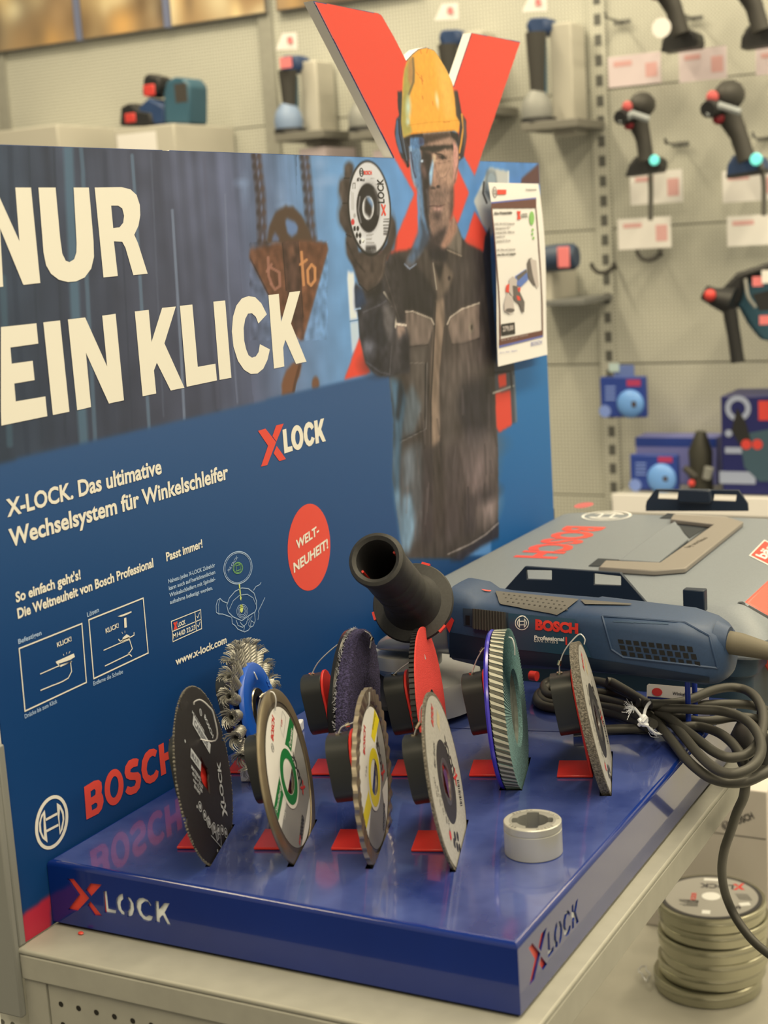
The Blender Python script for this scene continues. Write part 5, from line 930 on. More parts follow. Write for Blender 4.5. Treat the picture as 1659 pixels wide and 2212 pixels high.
def gp(x, y, off=.0006):                       # a point of the housing's visible face, lifted a little
    d = ray(x, y); h = gb.ray_cast(Vector(CAM), Vector(d))
    if h[0] is None: p = on_y(x, y, GYF); return p + np.array([0, -off, 0])
    n_ = np.array(h[1]); n_ = n_ if n_ @ d < 0 else -n_
    return np.array(h[0]) + n_ * off
def gsurf(mb, P, off=.0006, mi=0, nx=14, ny=6):  # a patch on the housing between the four pixel corners (tl, tr, br, bl)
    (a, b, c, d) = [np.array(p, float) for p in P]; vs = [gp(*((a * (1 - u) + b * u) * (1 - v) + (d * (1 - u) + c * u) * v), off) for v in np.linspace(0, 1, ny + 1) for u in np.linspace(0, 1, nx + 1)]
    mb.add(vs, [((j + 1) * (nx + 1) + i, (j + 1) * (nx + 1) + i + 1, j * (nx + 1) + i + 1, j * (nx + 1) + i) for j in range(ny) for i in range(nx)], mi)
Q = TR(700, 1050, .578); Q2 = TR(950, 1040, .4274)
mb = MB(); gsurf(mb, Q((640, 397), (952, 428), (900, 470), (655, 440)), .0014); gsurf(mb, Q((655, 440), (900, 470), (872, 484), (662, 446)), .0014, nx=10, ny=2)
gs = obj('grip_insert', mb, RUB, gr, smooth=60)
mb = MB()
for r_ in range(3):
    for c_ in range(12):
        x, y = Q((672 + c_ * 20 + r_ * 8, 410 + r_ * 14 + c_ * 2.6))[0]; n_ = nrm(gp(x, y, .01) - gp(x, y, 0)); mb.lathe([(.0011, 0), (.0007, .0006), (.0001, .0007)], Fr(gp(x, y, .0014), np.cross(n_, (.3, .2, 1)), np.cross(n_, np.cross(n_, (.3, .2, 1)))), 8)
obj('grip_dimples', mb, mat('grinder_rubber_dark', (76, 70, 58), .8), gs)
mb = MB(); gsurf(mb, Q((958, 428), (1150, 444), (1145, 448), (975, 446)), .0012, ny=2); obj('seam_insert', mb, RUB, gr)
mb = MB(); gsurf(mb, Q((690, 476), (940, 498), (1000, 640), (690, 606)), .0008)
lab = obj('name_plate', mb, mat('plate_dark_teal', (40, 68, 78), .3), gr, smooth=60)
def gtext(mb, s, p0, p1, h, off, mi=0, bold=.02, space=1):
    (x0, y0), (x1, y1) = Q(p0)[0], Q(p1)[0]; hh = h * .578
    put_text(mb, s, lambda a, b: gp(x0 + (x1 - x0) * a, y0 + (y1 - y0) * a - b * hh, off), 1, 1, bold, mi=mi, space=space)
mb = MB(); gtext(mb, 'BOSCH', (792, 533), (952, 549), 33, .0014, 1, .06); gtext(mb, 'Professional', (788, 571), (900, 578), 14, .0014, 0, .035); gtext(mb, 'GWX 17-125 S', (787, 580.5), (876, 587), 9.5, .0014, 0, .0)
ex, ey = Q((742, 511))[0]; emblem(mb, lambda a, b: gp(ex + a, ey - b, .0014), 15, 0, .12); gsurf(mb, Q((904, 562), (910, 562), (911, 592), (905, 592)), .0014, 1, 1, 2)
obj('name_lettering', mb, [mat('tool_print_cream', (238, 226, 192), .4), REDS], lab, smooth=0)
mb = MB(); gsurf(mb, Q((520, 456), (690, 474), (690, 548), (524, 520)), .0007, 1); gsurf(mb, Q((530, 482), (546, 484), (546, 520), (530, 517)), .0009, 0)
sw = obj('switch_slot', mb, [mat('switch_black', (22, 22, 20), .4), mat('switch_recess', (30, 42, 52), .6)], gr)
mb = MB()
rows = []
for i in range(13):
    u = i / 12; x = 562 + 120 * u; rows.append([gp(*Q((x, 460 + 14 * u))[0], .002), gp(*Q((x + 2, 464 + 14 * u))[0], .006), gp(*Q((x + 4, 524 + 16 * u))[0], .006), gp(*Q((x + 6, 530 + 18 * u))[0], .002)])
mb.loft(rows)
for i in range(11):
    u = (i + .5) / 11; x = 564 + 116 * u; mb.tube([gp(*Q((x + 1, 464 + 14 * u))[0], .0062), gp(*Q((x + 4, 526 + 17 * u))[0], .0062)], .0010, 6)
obj('switch', mb, mat('switch_rubber', (58, 54, 44), .5), gr)
# rear panel with vents
mb = MB()
P0 = Q((1040, 486), (1350, 510), (1440, 560), (1470, 680), (1120, 640), (1075, 610))
for a, b in zip(P0, P0[1:] + P0[:1]):
    n_ = 8; mb.tube([gp(a[0] + (b[0] - a[0]) * i / n_, a[1] + (b[1] - a[1]) * i / n_, .0002) for i in range(n_ + 1)], .0011, 6)
obj('vent_frame', mb, NAVY, gr)
mb = MB()
for r_ in range(3):
    for c_ in range(10):
        u = c_ / 9; x = 1098 + u * 258 + r_ * 6 + (8 * r_ * u); y = 572 + u * 26 + r_ * (22 + 6 * u); gsurf(mb, Q((x, y), (x + 20, y + 2), (x + 24, y + 17 + 5 * u), (x + 4, y + 15 + 5 * u)), .0005, 0, 1, 1)
obj('vent_slots', mb, mat('vent_black', (12, 14, 16), .7), gr, smooth=0)
mb = MB()
for c_ in range(8):
    x = 1080 + c_ * 26; gsurf(mb, Q((x, 503 + c_ * 1.2), (x + 24, 504 + c_ * 1.2), (x + 26, 510 + c_ * 1.2), (x + 2, 508 + c_ * 1.2)), .0004, 0, 1, 1)
obj('louvre', mb, mat('louvre_blue', (46, 68, 82), .55), gr, smooth=0)
mb = MB(); gsurf(mb, Q((470, 545), (1020, 646), (1010, 690), (470, 640)), .0005, nx=20); gsurf(mb, Q((1020, 646), (1440, 712), (1440, 735), (1010, 690)), .0005, nx=14)
obj('lower_shell', mb, NAVD, gr, smooth=60)
mb = MB(); gsurf(mb, Q((478, 490), (488, 500), (470, 548), (456, 520)), .0008, 0, 2, 3); obj('accent', mb, REDS, gr); mb = MB(); gsurf(mb, Q((585, 388), (625, 393), (622, 397), (600, 395)), .0010, 0, 3, 1)
obj('accent', mb, REDS, gr)
# cord sleeve
p0, p1, p2 = on_y(1560, 1385, GYF + GHD * .8), on_y(1600, 1392, GYF + GHD * .8), on_y(1680, 1412, GYF + GHD * .8)
obj('tail_socket', MB().tube([on_y(1548, 1383, GYF + GHD * .8), on_y(1575, 1387, GYF + GHD * .8)], [.0165, .0125], 20), NAVY, gr)
obj('cord_sleeve', MB().tube([p0, p1, p2, on_y(1720, 1425, GYF + GHD * .8)], [.0095, .0092, .0062, .0052], 18), mat('sleeve_rubber', (104, 92, 66), .6), gr)
# gear head
hx = []
for x, t_, b_, hd in ((976, 1262, 1424, .030), (960, 1290, 1420, .031), (930, 1320, 1414, .032), (880, 1338, 1412, .032), (840, 1348, 1410, .030), (818, 1362, 1408, .026), (805, 1380, 1404, .019)): hx.append(gsec(x, t_, b_, hd, 3.4))
obj('gear_head', MB().loft(hx), SIL, gr, smooth=50)
sx = on_y(876, 1412, GYF + GHD); SPF = Fr(sx, (1, 0, 0), (0, 1, 0))
obj('bearing_collar', MB().lathe([(.0, .004), (.0320, .004), (.0325, .001), (.0325, -.0075), (.0300, -.0085), (.0300, -.0105), (.0240, -.0115), (.024, -.016), (.0, -.016)], SPF, 48), SIL, gr)
obj('spindle', MB().lathe([(.0, -.015), (.0170, -.015), (.0170, -.021), (.0125, -.022), (.0125, -.029), (.0, -.030)], SPF, 32), mat('spindle_dark', (52, 48, 40), .35, metal=.6), gr)
mb = MB(); gz = -.0135
mb.lathe([(.026, gz), (.060, gz), (.0655, gz - .003), (.0665, gz - .008), (.0655, gz - .031), (.0640, gz - .031), (.0640, gz - .006), (.059, gz - .0025), (.026, gz - .0025)], SPF, 48, a0=math.radians(-38), a1=math.radians(150))
obj('wheel_guard', mb, SILW, gr)
obj('guard_liner', MB().lathe([(.0, -.030), (.0600, -.030), (.0615, -.033), (.0, -.034)], SPF, 48), mat('liner_dark', (30, 28, 27), .5), gr)
# side handle: from the head towards the viewer and up
hb, he = at(893, 1303, 1.215), at(811, 1207, 1.105); hd_ = nrm(he - hb); HL = np.linalg.norm(he - hb); hu = nrm(np.cross(hd_, (0, 0, 1))); HF = Fr(hb, hu, np.cross(hd_, hu), hd_)
fl = obj('side_handle', MB().lathe([(.0, -.004), (.012, -.004), (.0325, -.001), (.0335, .001), (.0325, .003), (.024, .0045), (.0205, .010), (.0186, .020), (.0190, HL * .30), (.0180, HL * .315), (.0192, HL * .33), (.0192, HL * .47), (.0181, HL * .485), (.0192, HL * .50), (.0192, HL * .63), (.0181, HL * .645), (.0190, HL * .66), (.0190, HL * .80), (.0204, HL * .90), (.0212, HL * .965), (.0205, HL * .99), (.0180, HL * 1.0), (.0152, HL * .985), (.0145, HL * .95), (.0140, HL * .30), (.0, HL * .30)], HF, 56), HBK, gr)
mb = MB()
for a in (20, 140, 255): 
    c_, s_ = math.cos(math.radians(a)), math.sin(math.radians(a)); g = Fr(HF(.0332 * c_, .0332 * s_, .001), HF.U * -s_ + HF.V * c_, HF.N); mb.box(-.0035, .0035, -.0012, .0018, -.0008, .0012, g)
obj('red_inlay', mb, REDS, fl)
mb = MB()
for a in (30, 215): 
    c_, s_ = math.cos(math.radians(a)), math.sin(math.radians(a)); mb.tube([HF(.0142 * c_, .0142 * s_, HL * .72), HF(.0138 * c_, .0138 * s_, HL * .92)], .0011, 6)
obj('inner_rib', mb, REDS, fl)
# resting pegs, information card and screws belong to the stand
PEG = mat('peg_blue', (40, 66, 150), .25)
for (x, y, d_) in ((1056, 1424, .347), (1485, 1470, .398), (1500, 1470, .425)):
    p = on_y(x, y, d_); obj('peg', MB().tube([(p[0], p[1], .0002), (p[0], p[1], p[2] + .001), (p[0], p[1], p[2] + .002)], [.0023, .0023, .0012], 12), PEG, plat)
o = on_z(1400, 1500, .0004); a, b = on_y(1396, 1486, .470), on_y(1530, 1497, .470); th = a[2]
card = thing('information_card', 'small cream and blue card propped up under the grinder tail', 'card', (a + b) / 2 * np.array([1, 1, 0]) + np.array([0, 0, .0004]))
CF = Fr((a[0], .470, .0004), (1, 0, 0), (0, .18, 1)); W_ = b[0] - a[0]; top = .0135
obj('card', MB().prism([(0, 0), (W_, 0), (W_, top - .0015), (W_ - .0015, top), (.0015, top), (0, top - .0015)], CF, -.0008, 0), mat('card_cream', (226, 208, 170), .45), card, smooth=0)
mb = MB(); mb.prism([(.0008, .0006), (W_ - .0008, .0006), (W_ - .0008, top - .011), (.0008, top - .011)], CF, .0002, .0002); mb.prism(circ(.0095, top - .0065, .0048, .0036, 20), CF, .0004, .0004, mi=1)
put_text(mb, 'Winkelschleifer', lambda x, y: CF(W_ * .42 + x, top - .0078 + y, .0003), W_ * .44, .0028, .02, mi=2)
obj('card_print', mb, [mat('card_blue', (24, 38, 82), .4), LRD, LBK], card, smooth=0)
mb = MB()
# ------------------------------------------------------------------ power cord: a tied coil of black cable
CB = mat('cord_rubber', (64, 59, 46), .5); CR = .0040
c2 = TR(1350, 1440, .18626); c1 = TR(1130, 1420, .1808); c3 = TR(1100, 1450, .3444)
def cz(P, zs): zs = np.interp(np.linspace(0, 1, len(P)), np.linspace(0, 1, len(zs)), zs); return [on_z(x, y, z) for (x, y), z in zip(P, zs)]
cord = MB()
runs = [
 (c2((250, 430), (380, 470), (500, 488), (700, 490), (900, 500), (1100, 512), (1300, 565), (1450, 660), (1545, 790), (1580, 920), (1555, 1060), (1460, 1170), (1310, 1235), (1150, 1230), (1000, 1150), (850, 1010), (700, 830), (560, 665), (430, 530), (300, 450), (150, 420)), [.022, .022, .020, .016, .012, .010, .012, .022]),
 (c2((200, 480), (320, 590), (420, 710), (560, 880), (700, 1060), (850, 1200), (1000, 1295), (1200, 1345), (1400, 1335), (1550, 1275), (1700, 1180), (1800, 1000), (1780, 760), (1700, 600), (1560, 520)), [.014, .008, .0, -.004, -.004, .004]),
 (c2((300, 440), (480, 430), (650, 410), (800, 365), (950, 300), (1100, 255), (1250, 240), (1400, 270), (1510, 350), (1580, 470), (1605, 600), (1590, 760), (1545, 880), (1450, 990), (1330, 1045), (1180, 1050), (1030, 985), (900, 890), (770, 790), (650, 700), (520, 600), (380, 520)), [.026, .022, .016, .010, .006, .010, .018]),
 (c2((500, 560), (650, 590), (850, 630), (1050, 620), (1250, 585), (1420, 590), (1560, 620), (1700, 700)), [.010, .006, .0045, .004, -.002]),
 (c2((600, 470), (800, 455), (1000, 438), (1200, 432), (1400, 440), (1550, 470), (1680, 540), (1780, 660)), [.014, .010, .006, .002, .0]),
 (c2((420, 600), (620, 690), (800, 690), (950, 715), (1100, 775), (1220, 865), (1310, 970), (1375, 1080), (1400, 1200)) + c3((1482, 700), (1470, 790), (1430, 880), (1390, 1000), (1350, 1120), (1334, 1240), (1345, 1350), (1375, 1450), (1430, 1560), (1520, 1680), (1623, 1770), (1760, 1860)), [.012, .005, .0045, .004, -.002, -.016, -.05, -.10, -.16, -.20, -.22, -.23]),
]
left = [
 (c1((1560, 600), (1350, 470), (1150, 380), (950, 300), (700, 270), (480, 290), (330, 330), (240, 400), (210, 480), (280, 540), (430, 560), (700, 560), (950, 590), (1200, 640), (1400, 720), (1560, 800)), [.018, .020, .018, .012, .006, .0045, .006, .012, .016]),
 (c1((1560, 640), (1350, 520), (1150, 440), (900, 420), (700, 410), (480, 400), (300, 380), (200, 420), (165, 500), (220, 570), (400, 610), (600, 620), (900, 640), (1150, 690), (1350, 770), (1500, 840)), [.010, .012, .012, .010, .0045, .0045, .0045, .0045, .008, .010]),
 (c1((1500, 700), (1300, 600), (1100, 540), (900, 490), (700, 470), (450, 470), (280, 440), (250, 340), (330, 280), (480, 260)), [.014, .014, .012, .012, .010, .008, .012, .016]),
 (c1((1560, 850), (1400, 855), (1200, 855), (1000, 862), (800, 870), (600, 880)), [.0045, .0045]),
 (c1((1480, 560), (1300, 440), (1150, 350), (1060, 300), (1000, 290)), [.022, .024, .026]),
]
for P, zs in runs + left: cord.tube(spline(cz(P, zs), 6), CR, 12)
cd = obj('power_cord', cord, CB, gr, smooth=60)
pl = on_z(1616, 1596, -.012); obj('plug', MB().tube([pl + np.array([-.004, .012, .006]), pl, pl + np.array([.012, -.018, -.010]), pl + np.array([.018, -.028, -.016])], [.010, .0165, .0165, .007], 20), mat('plug_black', (34, 31, 26), .45), cd)
obj('cord_end', MB().tube([on_z(1146, 1459, .016), on_z(1160, 1461, .016)], .0045, 12), REDS, cd, label='red cord end')
tie = thing('string_tie', 'frayed white string knotted round the bundle of black cord', 'string', on_z(1391, 1560, .01))
STR = mat('string_white', (232, 222, 196), .8)
def sz(P, z): return [on_z(x, y, zz) for (x, y), zz in zip(P, np.linspace(z[0], z[1], len(P)))]
obj('loop', MB().tube(spline(sz(c2((455, 408), (400, 395), (330, 400), (275, 430), (240, 490), (222, 560), (215, 600)), (.026, .030)), 5), .0013, 8), STR, tie)
mb = MB(); k = on_z(*c2((218, 625))[0], .031); mb.ball(k, .0044, seg=12, sc=(.85, .85, 1.2)); mb.tube([k + np.array([-.003, -.003, .002]), k + np.array([.0, -.0045, -.001]), k + np.array([.004, -.002, -.003])], .0016, 8); mb.tube([k + np.array([-.003, -.003, -.003]), k + np.array([.001, -.0047, .001]), k + np.array([.0035, -.002, .004])], .0016, 8); obj('knot', mb, STR, tie)
mb = MB(); mb.tube(spline(sz(c2((205, 600), (160, 540), (120, 490), (100, 478)), (.030, .029)), 5), .0012, 8); mb.tube(spline(sz(c2((245, 665), (290, 720), (350, 770), (415, 785)), (.028, .012)), 5), [.0010] * 15 + [.0006], 8); obj('ends', mb, STR, tie)
mb = MB()
for i in range(34):
    x, y = 100 + rng.normal() * 6, 480 + rng.normal() * 10; P = [(x, y)]; dx, dy = -16 + rng.normal() * 7, rng.normal() * 11
    for j in range(4): x += dx; y += dy; dy += rng.normal() * 9; P.append((x, y))
    mb.tube(spline(sz(c2(*P), (.029, .029 + rng.normal() * .003)), 3), .00022, 4)
for i in range(14):
    x, y = 300 + rng.normal() * 20, 720 + rng.normal() * 14; P = [(x, y), (x + 30 + rng.normal() * 12, y + 40 + rng.normal() * 14), (x + 90 + rng.normal() * 20, y + 55 + rng.normal() * 16)]; mb.tube(spline(sz(c2(*P), (.022, .010)), 3), .0002, 4)
obj('frayed_fibres', mb, STR, tie)
# ================================================================== tool case behind
cs = thing('tool_case', 'large grey-blue plastic tool case with beige handle standing behind the grinder', 'tool case', (.21, .74, ZS), None, math.radians(1.5))
CT = .072; cx0, cx1, cy0, cy1 = .012, .384, .500, .960
CAS = mat('case_grey_blue', (128, 128, 117), .5, noise=(700, .05)); CASD = mat('case_teal_dark', (46, 64, 70), .5); LAT = mat('latch_navy', (24, 38, 50), .45); HND = mat('case_handle_beige', (142, 128, 104), .5)
def rr_(x0, x1, y0, y1, z, r=.018, n=5): return [np.array([(x0 + x1) / 2 + a, (y0 + y1) / 2 + b, z]) for a, b in rrect(x1 - x0, y1 - y0, r, n)]
obj('lower_shell', MB().loft([rr_(cx0 + .02, cx1 - .02, cy0 + .014, cy1 - .012, ZS + .0002), rr_(cx0 + .018, cx1 - .017, cy0 + .012, cy1 - .010, .012), rr_(cx0 + .012, cx1 - .012, cy0 + .006, cy1 - .005, .016), rr_(cx0 + .010, cx1 - .010, cy0 + .005, cy1 - .004, .0335)]), CASD, cs, smooth=30)
lid = obj('lid', MB().loft([rr_(cx0, cx1, cy0, cy1, .034), rr_(cx0 - .001, cx1 + .001, cy0 - .001, cy1 + .001, .036), rr_(cx0, cx1, cy0, cy1, .050), rr_(cx0 + .006, cx1 - .006, cy0 + .010, cy1 - .008, .058), rr_(cx0 + .022, cx1 - .030, cy0 + .034, cy1 - .02, CT - .001), rr_(cx0 + .026, cx1 - .034, cy0 + .038, cy1 - .024, CT)]), CAS, cs, smooth=30)
R1 = TR(950, 1040, .4274)
def cp(*pts, z=CT): return [tuple(on_z(x, y, z)[:2]) for x, y in pts]
def zfn(z): return lambda a, b, c=0: np.array([a, b, z + c])
mb = MB()
P = cp(*R1((1180, 178), (1400, 196), (1485, 212), (1235, 425), (1090, 440), (870, 425), (905, 398), (1118, 408), (1378, 212), (1190, 200))); mb.prism(P, zfn(CT), .0002, .0004)
mb.prism(cp(*R1((1195, 198), (1388, 210), (1262, 290), (1235, 262))), zfn(CT), .0003, .0008)
mb.prism(cp(*R1((752, 430), (800, 392), (905, 398), (880, 420), (800, 432))), zfn(CT), .0003, .0008); mb.prism(cp(*R1((1112, 188), (1150, 163), (1190, 166), (1175, 190))), zfn(CT), .0003, .0008)
obj('handle_recess', mb, mat('recess_dark', (34, 40, 42), .7), lid, smooth=0)
mb = MB(); mb.prism(cp(*R1((910, 396), (1120, 236), (1190, 200), (1232, 262), (1255, 290), (1108, 405)), z=CT + .004), zfn(CT), .0006, .004); obj('handle_ramp', mb, CAS, lid, bevel=.001)
mb = MB(); mb.prism(cp(*R1((1180, 165), (1452, 178), (1535, 203), (1242, 437), (1085, 450), (802, 432), (835, 398), (1112, 409), (1386, 215), (1165, 190)), z=CT + .006), zfn(CT), .0006, .006)
hn = obj('carry_handle', mb, HND, cs, bevel=.0012)
mb = MB(); a, b = on_z(*R1((1262, 334))[0], CT + .0062), on_z(*R1((1358, 284))[0], CT + .0062); u = nrm(b - a); v = np.array([-u[1], u[0], 0]); put_text(mb, 'by sortimo', lambda x, y: a + u * x + v * y, np.linalg.norm(b - a), .0062, .02); obj('handle_lettering', mb, mat('handle_print', (84, 74, 58), .6), hn, smooth=0)
mb = MB()
a, b = on_z(*R1((836, 240))[0], CT + .0003), on_z(*R1((577, 402))[0], CT + .0003)       # reads from far to near
u = nrm(b - a); v = np.array([-u[1], u[0], 0]); hh = abs((on_z(*R1((395, 388))[0], CT) - b) @ v); side = 1 if ((on_z(*R1((395, 388))[0], CT) - b) @ v) > 0 else -1
a2 = a if side > 0 else on_z(*R1((652, 225))[0], CT + .0003)
put_text(mb, 'BOSCH', lambda x, y: a2 + u * x + v * y * 1, np.linalg.norm(b - a), hh, .04)
obj('lid_lettering', mb, PRED, lid, smooth=0)
mb = MB(); c_ = on_z(*R1((843, 173))[0], CT + .0004); rr0 = np.linalg.norm(on_z(*R1((968, 178))[0], CT) - c_) ; emblem(mb, lambda x, y: c_ + u * x + v * y, rr0 * .98, 0, .11); obj('lid_emblem', mb, WHT, lid, smooth=0)
mb = MB(); c_ = on_z(*R1((728, 120))[0], CT + .0004); mb.prism(circ(0, 0, .020, .011, 28), lambda x, y, z=0: c_ + u * x + v * y, 0, 0); obj('lid_badge', mb, mat('badge_red', (190, 84, 74), .5), lid, smooth=0)
# side latches stand up from the near and far ends
def latch(P, holes, y, nm='latch', th=.004, lean=.0):
    q = [(p[0], p[2]) for p in (on_y(x, yy, y) for x, yy in P)]; hs = [[(p[0], p[2]) for p in (on_y(x, yy, y) for x, yy in h)] for h in holes]
    return obj(nm, MB().prism(q, Fr((0, y, 0), (1, 0, 0), (0, 0, 1)), -th, 0, holes=hs), LAT, cs, bevel=.0006)
ly = cy0 - .004
latch(R1((310, 600), (318, 555), (430, 430), (912, 462), (1062, 635), (1066, 700), (310, 700)), [R1((435, 448), (565, 450), (565, 500), (440, 495)), R1((778, 465), (915, 480), (915, 528), (778, 522))], ly)
latch(R1((1040, 125), (1045, 100), (1090, 40), (1510, 45), (1555, 112), (1558, 150), (1040, 150)), [R1((1105, 50), (1205, 55), (1200, 92), (1100, 88)), R1((1385, 65), (1500, 68), (1495, 102), (1380, 98))], cy1 + .001)
q0, q1 = on_y(*R1((1210, 36))[0], cy1 - .004), on_y(*R1((1375, 108))[0], cy1 - .004); obj('latch_hub', MB().box(q0[0], q1[0], cy1 - .010, cy1 - .0005, q1[2], q0[2]), LAT, cs, bevel=.002)
q0, q1 = on_y(*R1((1228, 545))[0], cy0 - .003), on_y(*R1((1340, 662))[0], cy0 - .003); obj('corner_block', MB().box(q0[0], q1[0], cy0 - .004, cy0 + .006, q1[2], q0[2]), LAT, cs, bevel=.001)
q = on_z(*R1((520, 150))[0], .05); obj('corner_block', MB().box(q[0] - .006, q[0] + .012, q[1] - .012, q[1] + .012, .036, .052), LAT, cs, bevel=.001)
mb = MB(); mb.prism([(cx1 - .036, .045), (cx1 - .036, .070), (cx1 - .030, .072), (cx1 + .003, .0545), (cx1 + .0045, .050), (cx1 + .0045, -.004), (cx1 - .004, -.004)], Fr((0, cy0 + .055, 0), (1, 0, 0), (0, 0, 1)), -.11, 0); obj('side_clasp', mb, mat('clasp_red', (238, 86, 60), .4), cs, bevel=.002)
mb = MB(); mb.prism([(cx1 - .040, .050), (cx1 - .040, .0715), (cx1 - .033, .0725), (cx1 + .001, .0548), (cx1 + .001, .050)], Fr((0, cy0 + .048, 0), (1, 0, 0), (0, 0, 1)), -.006, 0); obj('clasp_pocket', mb, mat('recess_dark', (34, 40, 42), .7), cs)
# red shop sticker on the lid
st_ = cp(*R1((1562, 376), (1640, 296), (1760, 350), (1690, 440))); mb = MB(); mb.prism(st_, zfn(CT), .0003, .0004, mi=1)
c_ = np.mean(st_, 0); mb.prism([tuple(c_ + (np.array(p) - c_) * .9) for p in st_], zfn(CT), .0005, .0005); p0 = on_z(*R1((1590, 392))[0], CT + .0007); p1 = on_z(*R1((1668, 424))[0], CT + .0007); uu = nrm(p1 - p0); vv = np.array([-uu[1], uu[0], 0])
pe = on_z(1653, 1208, CT + .0008); e2 = nrm(on_z(*R1((1640, 296))[0], CT) - on_z(*R1((1562, 376))[0], CT)); ht = np.linalg.norm(on_z(1631, 1199.5, CT + .0008) - pe)
put_text(mb, 'bärtschi', lambda x, y: pe + e2 * x - uu * y, np.linalg.norm(on_z(1697, 1150, CT + .0008) - pe), ht, .03, mi=1)
obj('shop_sticker', mb, [mat('sticker_red', (226, 70, 50), .35), WHT], lid, smooth=0)
# ================================================================== below the shelf
def tin(cx, cy, z, top=None, lab=None):
    t = thing('disc_tin', lab, 'tin', (cx, cy, z), 'stacked round metal tins'); F_ = Fr((cx, cy, z), (1, 0, 0), (0, 1, 0)); R_ = .0665
    if 'tinbody' not in _p: _p['tinbody'] = obj('tin_body', MB().lathe([(.0, .0), (R_ - .002, .0), (R_ - .0005, .001), (R_ - .0005, .0105), (R_, .0110), (R_ + .0006, .0122), (R_, .0132), (R_, .0182), (R_ - .0012, .0190), (R_ - .004, .0186), (.0, .0186)], F_, 64), mat('tin_metal', (186, 172, 128), .26, metal=.85), t)
    else: b = _p['tinbody'].copy(); COL.objects.link(b); b.parent = t
    return t, F_
_p = {}
tc = at(1536, 1936, 1.87); TX, TY = tc[0], tc[1]; nt_ = 6; BZ = tc[2] - .0193 * nt_ - .0006
TZ = [BZ + .0004 + i * .0193 for i in range(nt_)]
dx = [(-.006, -.003), (-.002, .004), (.003, .001), (.001, -.003), (.003, .001), (.0, .0)]
ordn = ['lowest tin of the stack under the shelf, resting on the base shelf', 'second tin from the bottom of the metal stack under the shelf', 'third tin from the bottom of the metal stack under the shelf', 'third tin from the top of the metal stack under the shelf', 'second tin from the top of the metal stack under the shelf', 'topmost round tin of the stack with a printed grey lid under the shelf']
for i in range(nt_): t, F_ = tin(TX + dx[i][0], TY + dx[i][1], TZ[i], lab=ordn[i])
tr = math.radians(192); cr, sr = math.cos(tr), math.sin(tr)
LF = Fr(F_(0, 0, .0192), (cr, sr, 0), (-sr, cr, 0)); mb = MB()
mb.prism(circ(0, 0, .0620, n=64), LF, 0, 0, mi=1); mb.prism(circ(0, 0, .0570, n=64), LF, .0002, .0002, mi=0); mb.prism(circ(0, 0, .0115, n=32), LF, .0004, .0004, mi=2)
dlogo(mb, LF, -.040, -.036, .0125, 0, .0004, 4, 3, .042); dtext(mb, LF, 'BOSCH', .024, -.006, .020, .006, 90, .0004, 4, .03); dtext(mb, LF, 'for Inox', .014, .014, .024, .006, 0, .0004, 3, .02); dtext(mb, LF, '600', -.036, .022, .016, .009, 20, .0004, 3, .03); mb.prism(drect(-.046, .010, .013, .009, 20), LF, .0003, .0003, mi=2)
for k in range(7): mb.prism(drect(.014, .030 - k * .0026, (.018, .022, .014)[k % 3], .0012, 0), LF, .0004, .0004, mi=3); mb.prism(drect(-.050 + k * .001, .004 - k * .0026, .016, .0008, 0), LF, .0004, .0004, mi=3)
mb.prism(drect(-.010, -.052, .022, .007, 0), LF, .0004, .0004, mi=2); mb.prism(drect(-.002, .040, .010, .010, 0), LF, .0004, .0004, mi=2)
obj('lid_label', mb, [mat('tin_label', (164, 152, 126), .45), LBK, WHT, LBK, LRD], t, smooth=0)
bx = thing('carton', 'white printed cardboard carton standing behind the stack of metal tins under the shelf', 'box', (TX + .08, TY + .23, BZ + .0002))
by_ = TY + .125; ca, cb = on_y(1430, 1700, by_), on_y(1650, 1730, by_)
bw0, bw1, bz1 = ca[0] - .03, cb[0] + .004, max(ca[2], cb[2]) + .01
CAR = mat('carton_white', (222, 202, 168), .7)
obj('carton_body', MB().box(bw0, bw1, by_, by_ + .26, BZ + .0004, bz1), CAR, bx, bevel=.0015, smooth=0)
mb = MB(); BF = Fr((0, by_ - .0005, 0), (1, 0, 0), (0, 0, 1)); zl = on_y(1600, 1806, by_)[2]
mb.prism([(bw0 + .002, zl - .0006), (bw1 - .002, zl - .0006), (bw1 - .002, zl + .0006), (bw0 + .002, zl + .0006)], BF, 0, 0)
for r_ in range(5):
    for c_ in range(6):
        x = bw0 + .012 + c_ * .052 + (r_ % 2) * .026; z = zl + .012 + r_ * .026
        if x + .045 < bw1 and z + .02 < bz1:
            a = math.radians(28); g = Fr((x, by_ - .0006, z), (math.cos(a), 0, math.sin(a)), (-math.sin(a), 0, math.cos(a))); emblem(mb, lambda p, q: g(p, q), .0062, 0, .16); put_text(mb, 'BOSCH', lambda p, q: g(p + .010, q - .004), .030, .0085, .03)
obj('carton_print', mb, LBK, bx, smooth=0)
hk = c3((830, 1850), (812, 1870), (815, 1890), (835, 1895), (838, 1915), (850, 1930), (866, 1950), (870, 1925), (885, 1910), (880, 1890), (862, 1880), (858, 1850), (830, 1850))
tag(obj('wire_clip', MB().tube([on_z(x, y, BZ + .010 + .0 * i) for i, (x, y) in enumerate(hk)], .0010, 8), STEEL), 'bent wire clip lying on the base shelf left of the tin stack', 'clip')
